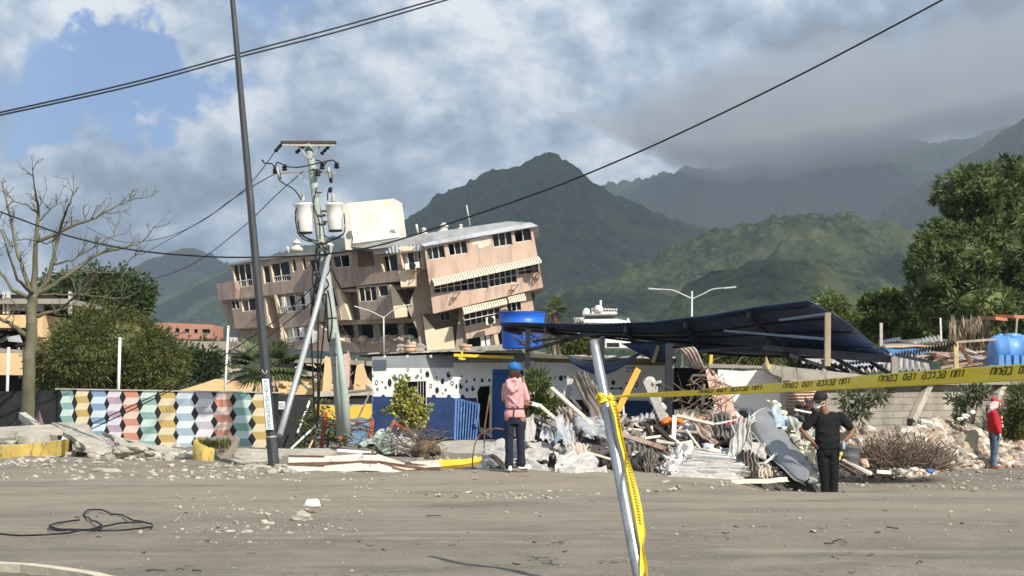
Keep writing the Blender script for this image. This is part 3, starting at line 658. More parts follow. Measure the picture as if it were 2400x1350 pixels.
def collapsed():
    D = 92
    root = thing('collapsed_building', 'fallen grey concrete frame with tilted beams between the bush and the fan palm', 'building', P(500, 900, D))
    def prt(n, f): mb = MB(); f(mb); mb.build(n, root)
    prt('beam', lambda mb: mb.slab(px([(392, 798), (480, 806), (545, 812), (570, 818), (570, 828), (480, 820), (392, 808)], D), (0, 1.2, 0), M_conc))
    prt('beam', lambda mb: mb.slab(px([(452, 812), (525, 826), (526, 834), (455, 820)], D - .6), (0, .7, 0), M_conc))
    prt('column', lambda mb: mb.slab(px([(445, 810), (455, 812), (449, 855), (438, 853)], D), (0, .6, 0), M_concL))
    prt('column', lambda mb: mb.slab(px([(526, 822), (538, 824), (538, 880), (528, 880)], D), (0, .6, 0), M_concL))
    prt('roof_slab', lambda mb: mb.slab(px([(392, 795), (470, 800), (560, 800), (610, 815), (608, 822), (540, 812), (392, 800)], D + 2), (0, 6, 0), M_conc))
    def cor(mb):
        a, b, c, d = px([(535, 796), (575, 806), (575, 820), (535, 812)], D - 1)
        mb.grid(lambda u, v: a.lerp(b, u).lerp(d.lerp(c, u), v) + Vector((0, 0, .12 * math.sin(u * 30))), 40, 2, M_galvD)
    prt('roof_sheet', cor)
    prt('white_panel', lambda mb: mb.slab(px([(534, 790), (556, 791), (557, 801), (535, 800)], D - .8), (0, .1, 0), M_frame))
    def ws(mb):
        for i in range(60):
            p = P(rnd(440, 560), rnd(820, 885), D + rnd(-1, 3)); q = p + Vector((rnd(-1.2, 1.2), rnd(-.3, .3), rnd(-.6, .6))); mb.beam(p, q, rnd(.06, .25), rnd(.05, .1), random.choice([M_woodD, M_conc, M_galvD, M_concL, M_woodD]))
        mb.slab(px([(470, 872), (520, 876), (530, 882), (470, 884)], D - 2), (0, .5, 0), M_frame)
        mb.slab(px([(485, 868), (560, 864), (560, 868), (490, 872)], D - 2), (0, .5, 0), M_concL)
    prt('wreckage', ws)
    # low yellow house wall just behind the mural
    r = thing('low_yellow_building', 'ruined ochre wall and broken rooms rising above the painted wall by the fan palm', 'building', P(600, 920, 62))
    def prt2(n, f): mb = MB(); f(mb); mb.build(n, r)
    prt2('wall', lambda mb: mb.slab(px([(410, 918), (470, 900), (505, 888), (560, 893), (600, 888), (640, 890), (760, 888), (765, 925), (410, 925)], 62), (0, .3, 0), M_yel))
    prt2('wall', lambda mb: (mb.slab(px([(762, 835), (776, 838), (775, 925), (755, 925)], 61), (0, .5, 0), M_yel), mb.slab(px([(804, 830), (816, 828), (818, 905), (808, 925), (800, 925)], 61), (0, .6, 0), mat('faded_pink', (.62, .42, .35), .9, .12, 1, .2)),
                           mb.slab(px([(836, 856), (848, 852), (858, 885), (872, 900), (872, 925), (828, 918), (832, 880)], 61), (0, .6, 0), M_yel), mb.slab(px([(818, 905), (872, 905), (872, 930), (815, 930)], 61.5), (0, .4, 0), M_concL)))
    prt2('lintel', lambda mb: (mb.slab(px([(690, 838), (870, 846), (870, 858), (800, 852), (690, 850)], 63), (0, 3, 0), M_conc), mb.slab(px([(632, 872), (700, 868), (760, 875), (762, 882), (640, 880)], 61.8), (0, .5, 0), M_concL)))
    prt2('interior', lambda mb: mb.slab(px(rect(620, 850, 875, 930), 64.5), (0, 1, 0), M_dark))
    def ws2(mb):
        for i in range(50):
            p = P(rnd(690, 870), rnd(850, 915), 63 + rnd(-1, 1)); q = p + Vector((rnd(-.5, .5), rnd(-.2, .2), rnd(-.6, .6))); mb.beam(p, q, rnd(.03, .12), .04, random.choice([M_woodD, M_frame, M_concL, M_yel, M_galvD]))
        for i in range(40): mb.rock(P(rnd(630, 870), rnd(895, 915), 62 + rnd(-1, 1)), rnd(.08, .22), random.choice([M_concL, M_yel]), i, .7, 1)
    prt2('wreckage', ws2)
collapsed()
def white_block():
    D = 210; root = thing('stepped_building', 'distant white building stepped like a ship with roof terraces above the shed roof', 'building', P(1410, 900, D))
    wh = mat('far_white', (.74, .74, .70), .8, .06, .5, .1); dk = mat('far_shade_glass', (.09, .10, .11), .4, .2, .5, 0)
    def prt(n, f): mb = MB(); f(mb); mb.build(n, root)
    def Z(pts): return [(1250 + x / 4.3636, 620 + y / 4.3636) for x, y in pts]
    prt('terrace', lambda mb: (mb.slab(px(Z([(600, 480), (850, 480), (860, 505), (600, 505)]), D + 3), (0, 8, 0), wh), mb.slab(px(Z([(488, 560), (850, 555), (985, 580), (1000, 600), (488, 592)]), D), (0, 12, 0), wh),
                              mb.slab(px(Z([(415, 570), (500, 570), (500, 590), (415, 590)]), D + 1), (0, 8, 0), M_conc)))
    prt('glazing', lambda mb: (mb.slab(px(Z([(530, 512), (840, 505), (850, 555), (530, 560)]), D + 2.5), (0, 6, 0), dk), mb.slab(px(Z([(850, 530), (960, 545), (965, 575), (850, 560)]), D + 2.5), (0, 6, 0), dk), mb.slab(px(Z([(420, 590), (1000, 600), (1000, 640), (420, 640)]), D + 4), (0, 6, 0), dk)))
    prt('roof', lambda mb: (mb.slab(px(Z([(525, 505), (850, 500), (850, 515), (520, 520)]), D + 1.5), (0, 8, 0), M_conc),))
    for x in (500, 570, 740, 795): prt('column', lambda mb, x=x: mb.slab(px(Z([(x, 590), (x + 22, 590), (x + 30, 632), (x - 4, 632)]), D + .5), (0, 1, 0), wh))
    def rl(mb):
        for x in range(600, 860, 28): mb.tube(px(Z([(x, 480), (x, 448)]), D + 3), .09, M_frame, 5)
        mb.tube(px(Z([(600, 450), (840, 462)]), D + 3), .07, M_frame, 5)
        mb.tube(px(Z([(688, 480), (688, 365)]), D + 4), .16, M_frame, 6)
        mb.rock(P(*Z([(667, 455)])[0], D + 3), .55, wh, 1, 1, 2, .02); mb.rock(P(*Z([(540, 492)])[0], D + 3), .5, wh, 2, 1.3, 2, .02)
        mb.slab(px(Z([(962, 548), (975, 545), (990, 580), (960, 580)]), D), (0, 1, 0), wh)
        for x in range(420, 520, 20): mb.tube(px(Z([(x, 572), (x, 545)]), D + 1), .07, M_frame, 5)
        mb.tube(px(Z([(415, 548), (520, 548)]), D + 1), .07, M_frame, 5)
    prt('railing', rl)
    prt('wall', lambda mb: (mb.slab(px(Z([(345, 705), (560, 700), (560, 740), (345, 760)]), D - 1), (0, 6, 0), wh), mb.slab(px(Z([(735, 700), (980, 700), (1060, 770), (1060, 850), (735, 850)]), D - 2), (0, 10, 0), wh, [px(Z([(750, 800), (880, 800), (880, 850 - 5), (750, 850 - 5)]), D - 2)])))
    prt('pane', lambda mb: mb.poly(px(Z([(740, 795), (890, 795), (890, 855), (740, 855)]), D - 1), dk))
white_block()
# ---------------------------------------------------------------- vegetation
def rdir():
    z = rnd(-1, 1); a = rnd(0, 6.283); r = math.sqrt(1 - z * z); return Vector((r * math.cos(a), r * math.sin(a), z))
def leaf(mb, p, d, L, w, m, n=None):
    d = d.normalized(); s = d.cross(n or rdir()); s = s.normalized() * w if s.length > 1e-3 else Vector((w, 0, 0)); k = len(mb.v)
    q = p + d * L; mid = p + d * L * .45
    mb.v += [tuple(p), tuple(mid + s), tuple(q), tuple(mid - s)]; mb.face((k, k + 1, k + 2, k + 3), m)
def clumps(mb, c, r, n, per, cr, L, w, m, shell=(.72, 1.05), droop=.3, minz=-1, whorl=False):
    """leaf clumps through the outer shell of an ellipsoid"""
    for i in range(n):
        d = rdir()
        if d.z < minz: d.z = -d.z
        t = rnd(*shell); cc = Vector((c[0] + d.x * r[0] * t, c[1] + d.y * r[1] * t, c[2] + d.z * r[2] * t))
        s_ = noise.noise(cc * .55) * .34 + noise.noise(cc * 1.3) * .16 + 1; cc = Vector(c) + (cc - Vector(c)) * s_
        out = Vector((d.x, d.y, d.z * .8 + .2)).normalized(); k = cr * rnd(.6, 1.3)
        for j in range(per):
            e = rdir()
            if whorl: p = cc + e * k * .18; dd = (e + out * .7 - Vector((0, 0, droop)))
            else: p = cc + e * k * (random.random() ** .5); dd = (e * .9 + out * .6 - Vector((0, 0, droop)))
            leaf(mb, p, dd, L * rnd(.7, 1.25), w * rnd(.7, 1.2), m)
def core(mb, c, r, m, seed, s=.72):
    mb.rock(c, (r[0] * s, r[1] * s, r[2] * s), m, seed, 1, 3, .22, ang=0)
def limb(mb, a, b, r0, r1, m, n=6, wig=.06, nn=7):
    a = Vector(a); b = Vector(b); L = (b - a).length; pts = []
    for i in range(n + 1):
        t = i / n; o = rdir() * wig * L * math.sin(t * math.pi); pts.append(a.lerp(b, t) + o)
    mb.tube(pts, [r0 + (r1 - r0) * i / n for i in range(n + 1)], m, nn); return pts
BARK = mat('bark', (.15, .12, .09), .95, .3, 3, .7, stretch=(1, 1, .3))
def tree(name, label, blobs, base, tr, m, n, per, L, w, cr, group=None, coreS=.70, whorl=False, droop=.3, barkm=None, shell=(.7, 1.06)):
    """blobs: (px, py, D, rx, ry) in pixels"""
    bx = P(*base); root = thing(name, label, 'tree', (bx.x, bx.y, gz(bx.x, bx.y)), group)
    cs = []
    for (x, y, D, rx, ry) in blobs:
        c = P(x, y, D); k = D / F; cs.append((c, (rx * k, min(rx, ry * 1.3) * k, ry * k)))
    t = MB(); top = sum((c for c, r in cs), Vector()) / len(cs); g = worldloc(root)
    limb(t, (g.x, g.y, g.z - .2), (top.x * .5 + g.x * .5, g.y, g.z + (top.z - g.z) * .55), tr, tr * .7, barkm or BARK, 6, .02, 10)
    for c, r in cs: limb(t, (top.x * .5 + g.x * .5, g.y, g.z + (top.z - g.z) * .5), c, tr * .6, tr * .18, barkm or BARK)
    t.build('trunk', root)
    cm = MB(); tot = sum(r[0] * r[2] for c, r in cs)
    for i, (c, r) in enumerate(cs):
        if coreS: core(cm, c, r, m, i + len(label), coreS)
        clumps(cm, c, r, int(n * r[0] * r[2] / tot), per, cr, L, w, m, droop=droop, whorl=whorl, shell=shell)
    cm.build('crown', root); return root
L_mango = leafmat('mango_leaf', (.038, .060, .018), (.115, .155, .045), (.22, .25, .10), .35)
L_dark = leafmat('dark_leaf', (.024, .042, .014), (.058, .085, .024), (.09, .12, .035), .25)
L_bush = leafmat('bush_leaf', (.045, .060, .014), (.115, .130, .030), (.18, .16, .055), .3)
L_yel = leafmat('pale_leaf', (.06, .085, .018), (.13, .17, .04), (.26, .28, .09), .4)
# big mango at the right edge
tree('mango_tree', 'tall dense dark green mango tree filling the right edge behind the blue tank', [(2330, 480, 66, 125, 95), (2280, 450, 64, 85, 65), (2400, 440, 68, 90, 60), (2250, 620, 62, 110, 95), (2190, 650, 61, 62, 80), (2360, 620, 63, 120, 110), (2215, 560, 62, 50, 45), (2300, 715, 60, 85, 55), (2440, 560, 66, 110, 150), (2370, 730, 61, 70, 45), (2190, 720, 61, 50, 35)],
     (2400, 900, 64), .45, L_mango, 1700, 26, .32, .045, .36, coreS=.66, whorl=True, droop=.35)
tree('almond_tree', 'sparse light green broadleaf tree between the dark shed roof and the mango tree', [(2090, 705, 74, 55, 26), (2060, 755, 73, 62, 22), (2135, 745, 75, 45, 25), (2100, 790, 74, 90, 16), (2040, 715, 74, 22, 18)], (2105, 900, 74), .16, L_yel, 330, 16, .30, .09, .45, coreS=.0, whorl=True, droop=0, shell=(.3, 1.05))
tree('shrub_tree', 'loose yellowish tree showing just above the sloping edge of the dark shed roof', [(1960, 730, 85, 32, 28), (1985, 760, 84, 36, 26), (2010, 795, 84, 42, 20), (1940, 715, 86, 20, 18)], (1985, 900, 85), .14, L_yel, 230, 15, .28, .06, .5, coreS=.4, droop=.1, shell=(.3, 1.05))
tree('evergreen_tree', 'low dark tree mass behind the corrugated yard roofs, below the light green tree', [(2110, 806, 90, 120, 16), (2230, 790, 90, 60, 24), (2010, 822, 90, 70, 12), (1900, 834, 90, 60, 10)], (2110, 900, 90), .2, L_dark, 420, 16, .35, .10, .6, coreS=.8)
tree('evergreen_tree', 'dark round tree crown behind the big olive bush at left', [(245, 700, 82, 88, 62), (300, 705, 82, 45, 45), (180, 700, 82, 60, 45), (260, 760, 82, 80, 50), (140, 690, 84, 45, 40)], (240, 925, 82), .35, L_dark, 900, 20, .24, .07, .5, coreS=.8)
tree('bushy_tree', 'big rounded olive green bush tree behind the painted wall', [(262, 812, 66, 128, 80), (335, 845, 66, 90, 78), (200, 850, 65, 105, 75), (245, 785, 66, 76, 52), (370, 870, 66, 62, 55), (140, 870, 65, 50, 55), (390, 905, 65, 45, 25)], (260, 940, 66), .3, L_bush, 1500, 24, .20, .032, .42, coreS=.74, droop=.5)
tree('leafy_shrub', 'grey green shrubs between the olive bush and the fallen concrete frame', [(470, 855, 80, 45, 28), (430, 850, 80, 40, 30), (500, 822, 100, 35, 14), (570, 822, 100, 30, 14)], (465, 930, 80), .1, L_dark, 320, 14, .28, .07, .5, coreS=.6)
tree('palm_thicket', 'low green thicket seen under the shed roof beside the distant white building', [(1345, 800, 78, 40, 22), (1700, 835, 84, 30, 14), (1790, 830, 84, 50, 14), (1690, 815, 100, 60, 12)], (1345, 925, 78), .1, L_bush, 260, 14, .4, .05, .5, coreS=.5)

def fan_palm(name, label, c, D, rpx, n, base, hang=0, lm=None, thick=.12, up=0.0, seed=1, cat='palm'):
    random.seed(seed)
    c = P(c[0], c[1], D); R_ = rpx * D / F; b = P(*base); root = thing(name, label, cat, (b.x, b.y, min(b.z, gz(b.x, b.y))))
    t = MB(); limb(t, worldloc(root), c, thick * 1.2, thick, BARK, 6, .01, 9); t.build('trunk', root)
    cm = MB(); lm = lm or leafmat('fan_palm_leaf', (.06, .085, .028), (.13, .16, .06), (.26, .27, .14), .4)
    for i in range(n):
        d = rdir(); d.z = abs(d.z) * .9 - .28 + up; d.normalize(); st = c + d * R_ * .45; s = d.cross(Vector((0, 0, 1))).normalized(); u = s.cross(d)
        cm.tube([c, st], .012, lm, 4, False)
        for j in range(19):
            a = (j / 18 - .5) * 3.3; e = (d * math.cos(a) + s * math.sin(a)) + u * .12 * abs(a); e.z -= .18
            L = R_ * .62 * (1 - .18 * abs(a)); w = L * .06
            k = len(cm.v); p1 = st + e.normalized() * L * .6; p2 = st + e.normalized() * L + Vector((0, 0, -.16 * L)); q = e.cross(u).normalized() * w
            cm.v += [tuple(st), tuple(p1 + q), tuple(p2), tuple(p1 - q)]; cm.face((k, k + 1, k + 2, k + 3), lm)
    cm.build('crown', root)
    if hang:
        h = MB(); hm = leafmat('dead_frond', (.16, .12, .08), (.30, .23, .15), (.42, .34, .24), .2)
        for i in range(hang):
            a = rnd(0, 6.283); p = c + Vector((math.cos(a), math.sin(a), 0)) * rnd(.1, .5) * R_ * .6 - Vector((0, 0, rnd(0, hang * .006 * R_ + .8)))
            leaf(h, p, Vector((math.cos(a) * .3, math.sin(a) * .3, -1)), rnd(.5, 1.2) * R_ * .8, .05, hm)
        h.build('dead_fronds', root)
    random.seed(seed + 50); return root
fan_palm('fan_palm', 'bushy fan palm just above the painted wall, half hidden by the dark leaning pole', (625, 868), 52, 105, 44, (628, 960, 57), 40, seed=3)
fan_palm('fan_palm', 'fan palm with hanging dead fronds standing right of the open blue tank', (1300, 728), 76, 38, 26, (1298, 925, 76), 260, leafmat('olive_palm_leaf', (.055, .075, .02), (.13, .15, .05), (.22, .22, .1), .3), .18, .1, seed=5)  # leaf greens a little yellower than those of the other fan palm

def dead_thatch():
    root = thing('dead_palm', 'dry brown drooping palm skirt under the mango tree, left of the blue tank', 'palm', P(2265, 880, 52)); h = MB(); hm = leafmat('dead_frond', (.16, .12, .08), (.30, .23, .15), (.42, .34, .24), .2)
    for i in range(500):
        p = P(rnd(2225, 2320), rnd(735, 790) if random.random() < .5 else rnd(760, 800), 52 + rnd(-.5, .5)); leaf(h, p, Vector((rnd(-.25, .25), rnd(-.3, .3), -1)), rnd(.3, .9), .03, hm)
    h.build('dead_fronds', root); t = MB(); limb(t, P(2270, 900, 52), P(2268, 750, 52), .22, .18, BARK); t.build('trunk', root)
dead_thatch()

# bare tree at the left
def bare_tree():
    random.seed(11); D = 44; root = thing('bare_tree', 'leafless tree with green trunk in front of the black part of the wall', 'tree', P(68, 1000, D))
    m = mat('green_bark', (.115, .108, .066), .9, .3, 1.6, .6, c2=(.20, .18, .14), thr=(.5, .64), s2=1.2)
    k = D / F; t = MB()
    def pl(pts, r0, r1, nn=8):
        w = [P(p[0], p[1], D + (p[2] if len(p) > 2 else 0)) for p in pts]
        # smooth
        q = []
        for i in range(len(w) - 1):
            for j in range(4): q.append(w[i].lerp(w[i + 1], j / 4) + rdir() * .02)
        q.append(w[-1]); t2.tube(q, [r0 + (r1 - r0) * (i / (len(q) - 1)) ** .8 for i in range(len(q))], m, nn); return q, r0, r1
    t2 = t; pl([(66, 1002), (66, 950), (67, 850), (74, 780), (75, 720), (78, 690)], .20, .135, 12); t.build('trunk', root)
    t2 = MB(); limbs = []
    for pts, r0, r1 in ((((78, 700), (82, 640), (84, 570), (90, 500), (84, 450, -.6), (76, 400, -1)), .11, .012), (((78, 690), (60, 650), (44, 600), (26, 520), (14, 470), (4, 430, .5)), .08, .012),
                        (((76, 700), (30, 680), (10, 650), (-20, 610), (-60, 560)), .07, .012), (((80, 695), (110, 660), (122, 620), (136, 560), (150, 510, -.5), (165, 475, -1), (172, 445, -1)), .09, .012),
                        (((84, 690), (130, 665), (180, 630), (230, 595), (290, 580, .8), (330, 570, 1), (372, 522, 1)), .08, .010), (((84, 565), (130, 550), (180, 525), (225, 510), (270, 485), (310, 468, .5), (330, 464)), .06, .010),
                        (((78, 690), (40, 655, -1.5), (15, 575, -2), (-10, 520, -2)), .06, .012), (((84, 740), (110, 735), (145, 725), (180, 690, -.8), (205, 660, -1)), .07, .010),
                        (((66, 790), (40, 770), (0, 745), (-50, 735)), .08, .03), (((80, 660), (120, 640), (170, 635), (230, 640), (300, 640)), .03, .008), (((84, 690), (140, 690), (200, 690), (260, 700), (300, 695)), .03, .008),
                        (((90, 500), (60, 480), (30, 470), (12, 455)), .03, .008), (((88, 520), (110, 500), (130, 480), (140, 462)), .03, .008), (((136, 560), (110, 570), (60, 560), (20, 570)), .03, .008),
                        (((70, 800), (60, 730), (20, 700), (-20, 705)), .03, .008), (((122, 620), (170, 610), (200, 590), (250, 560), (280, 550)), .035, .008), (((180, 630), (230, 640), (285, 625), (330, 590)), .025, .008)):
        limbs.append(pl(pts, r0, r1))
    def twig(p, d, L, r, dep):
        pts = [p]; q = p; dd = d.normalized()
        for i in range(4):
            dd = (dd + rdir() * .28 + Vector((0, 0, .10))).normalized(); q = q + dd * L / 4; pts.append(q)
        t2.tube(pts, [r, r * .85, r * .7, r * .55, r * .35], m, 4, False)
        if dep:
            for i in range(random.choice((2, 3, 3))):
                j = random.randint(1, 4); twig(pts[j], (dd + rdir() * .9), L * rnd(.45, .75), r * .55, dep - 1)
    for q, r0, r1 in limbs:
        n = len(q)
        for i in range(5, n, 1):
            if random.random() < .50:
                d = (q[i] - q[i - 1]).normalized(); rr = r0 + (r1 - r0) * i / n
                twig(q[i], d * .7 + rdir() * .9 + Vector((0, 0, .15)), rnd(.22, .62), min(.018, rr * .55 + .005), 2)
        twig(q[-1], (q[-1] - q[-2]), .4, .010, 1)
    t2.build('branches', root)
bare_tree()

# ---------------------------------------------------------------- painted wall
def mural():
    y0 = 45.6
    D = flat(140, 46.5, 615, 44.3)
    root = thing('painted_wall', 'low wall painted with zigzag columns of pastel folded blocks on black', 'wall', P(380, 1000, 45.5))
    mb = MB(); T = lambda x: 912.5 + (x - 140) / 475 * 8; bk = mat('black_wall_paint', (.028, .028, .03), .8, .3, 2.5, .2, c2=(.10, .10, .10), thr=(.6, .74), s2=2.2)
    B = lambda x: T(x) + (132 + 8 * (x - 140) / 475)
    mb.slab([P(135, T(135), D(135)), P(652, T(652), D(652)), P(652, B(652), D(652)), P(135, B(135), D(135))], (0, .2, 0), bk)
    cols = [('mint', (.55, .76, .66), (.27, .48, .42)), ('yellow', (.80, .61, .25), (.66, .44, .10)), ('blue', (.62, .76, .84), (.24, .40, .60)), ('lilac', (.72, .66, .72), (.52, .38, .46)), ('salmon', (.82, .52, .38), (.74, .29, .17)), ('mint', 0, 0),
            ('yellow', 0, 0), ('sky', (.74, .84, .86), (.42, .56, .66)), ('white', (.80, .77, .78), (.62, .56, .60)), ('salmon', 0, 0), ('mint', 0, 0), ('yellow', 0, 0)]
    C = {}
    for nme, a, b in cols:
        if a: a = tuple(v + (.84 - v) * .38 for v in a); b = tuple(v * .8 + .07 for v in b); C[nme] = (mat('mural_%s_light' % nme, a, .75, .08, 4, .25, c2=tuple(v * .72 for v in a), thr=(.60, .78), s2=2.2), mat('mural_%s_deep' % nme, b, .75, .10, 4, .25, c2=tuple(v * .75 + .08 for v in b), thr=(.60, .78), s2=2.6))
    tops = [(141, 168), (176, 204), (212, 244), (250, 280), (288, 320), (328, 362), (370, 406), (411, 448), (457, 494), (501, 538), (545, 582), (590, 622)]
    for i, ((a, b), (nme, _, _)) in enumerate(zip(tops, cols)):
        li, de = C[nme]; h = 15.6 + i * .25; n = 9; amp = 5.5 + i * .42; k = 0 if i % 2 else 1
        def X(x, j): return x + (amp * 1.0 if (j + k) % 2 == 0 else -amp * .1) * 1
        for j in range(n):
            ya = T(a) + j * h; yb = min(T(a) + (j + 1) * h, B(a) - 1)
            if ya >= B(a) - 1: break
            off = .006
            q = [(X(a, j), ya), (X(b, j) + .5, ya), (X(b, j + 1) + .5, yb), (X(a, j + 1), yb)]
            if q[1][0] - q[0][0] < 4: continue
            mb.poly([P(x, y, D(x) - off) for x, y in reversed(q)], de if (j + i) % 2 == 0 else li)
    mb.build('wall', root)
    cp = MB(); cp.beam(P(135, T(135) - 1, D(135) + .1), P(652, T(652) - 1, D(652) + .1), .24, .03, mat('wall_cap', (.55, .52, .46), .9, .2, 3, .3)); cp.build('wall_top', root)
    # black continuations left and right
    w = MB(); w.slab([P(-120, 918, 47.7), P(134.6, 916, 46.6), P(134.6, 1010, 46.6), P(-120, 1010, 47.7)], (0, .2, 0), bk)
    pinkp = mat('pink_triangle', (.25, .13, .15), .8, .2, 4, .2); blp = mat('blue_triangle', (.06, .07, .10), .8, .2, 4, .2)
    w.poly(px([(92, 960), (103, 994), (92, 994)], 46.55)[::1], pinkp); w.poly(px([(90, 962), (91, 994), (80, 994)], 46.56), blp)
    one(w, 'black_wall', 'black painted wall behind the bare tree trunk at the left', 'wall')
    w = MB(); w.slab([P(652, 926, 44.3), P(735, 928, 45.6), P(735, 1050, 45.6), P(652, 1050, 44.3)], (0, .2, 0), bk)
    sc = MB()
    wl = thing('black_wall', 'black painted wall with a small white notice between the dark pole and the rusty frames', 'wall', P(690, 1045, 44.8)); w.build('wall', wl)
    pp = mat('notice_paper', (.78, .76, .74), .7, .05, 4, .05); s = MB(); q = px([(646, 941), (668, 941), (668, 959), (648, 959)], 44.2); s.slab(q, (0, .012, 0), pp)
    ik = mat('notice_ink', (.35, .30, .32), .8, .1, 4, 0)
    for r_ in range(4):
        for x in range(650, 666, 3):
            if random.random() < .85: s.slab(px(rect(x, 944.5 + r_ * 3.4, x + 2.2, 945.8 + r_ * 3.4), 44.19), (0, .004, 0), ik)
    s.build('notice', wl)
    # yellow and black painted stub wall beside the shack
    st = thing('painted_stub_wall', 'short wall with black band over rippled yellow paint and blue below, left of the spotted shack', 'wall', P(800, 1050, 46.5))
    yl = mat('yellow_paint', (.74, .48, .07), .8, .12, 4, .3); bl = mat('worn_blue_paint', (.16, .27, .42), .8, .25, 3, .3, c2=(.5, .52, .52), thr=(.55, .65))
    s = MB(); s.slab(px([(735, 930), (872, 926), (872, 1050), (735, 1050)], 46.5), (0, .2, 0), bl)
    n = 26
    up = []; lo = []
    for i in range(n + 1):
        t = i / n; x = 736 + 135 * t; up.append((x, 944 + 8 * math.sin(t * 3.1) + 1.5 * math.sin(t * 40))); lo.append((x, 982 - 3 * t + 2 * math.sin(t * 22)))
    k = s.add([P(x, y, 46.49) for x, y in up] + [P(x, y, 46.49) for x, y in lo])
    for i in range(n): s.face((k + i, k + n + 1 + i, k + n + 2 + i, k + i + 1), yl)
    s.slab(px([(735, 926), (872, 921), (872, 946), (735, 948)], 46.486), (0, .003, 0), bk)
    s.slab(px([(735, 918), (872, 912), (874, 926), (735, 930)], 46.4), (0, .35, 0), M_concL); s.build('wall', st)
mural()

# posts behind the wall
for x0, y0, x1, y1, D, r, nm, lb in ((281, 795, 276, 914, 48, .045, 'post', 'white post rising behind the painted wall in front of the olive bush'), (20, 818, 15, 918, 49, .045, 'post', 'white post behind the black wall left of the bare tree'),
                                 (535, 768, 524, 916, 50, .035, 'flagpole', 'thin leaning pale pole beside the fan palm, right of the fallen concrete frame')):
    b = MB(); b.tube([P(x1, y1 + 60, D), P(x0, y0, D)], r, mat('white_paint', (.72, .71, .66), .6, .1, 3, .1), 8); b.lathe([(r * 1.3, 0), (r * 1.3, .03), (.01, .06)], P(x0, y0, D), mat('white_paint', (1, 1, 1)), 8); one(b, nm, lb, 'post')

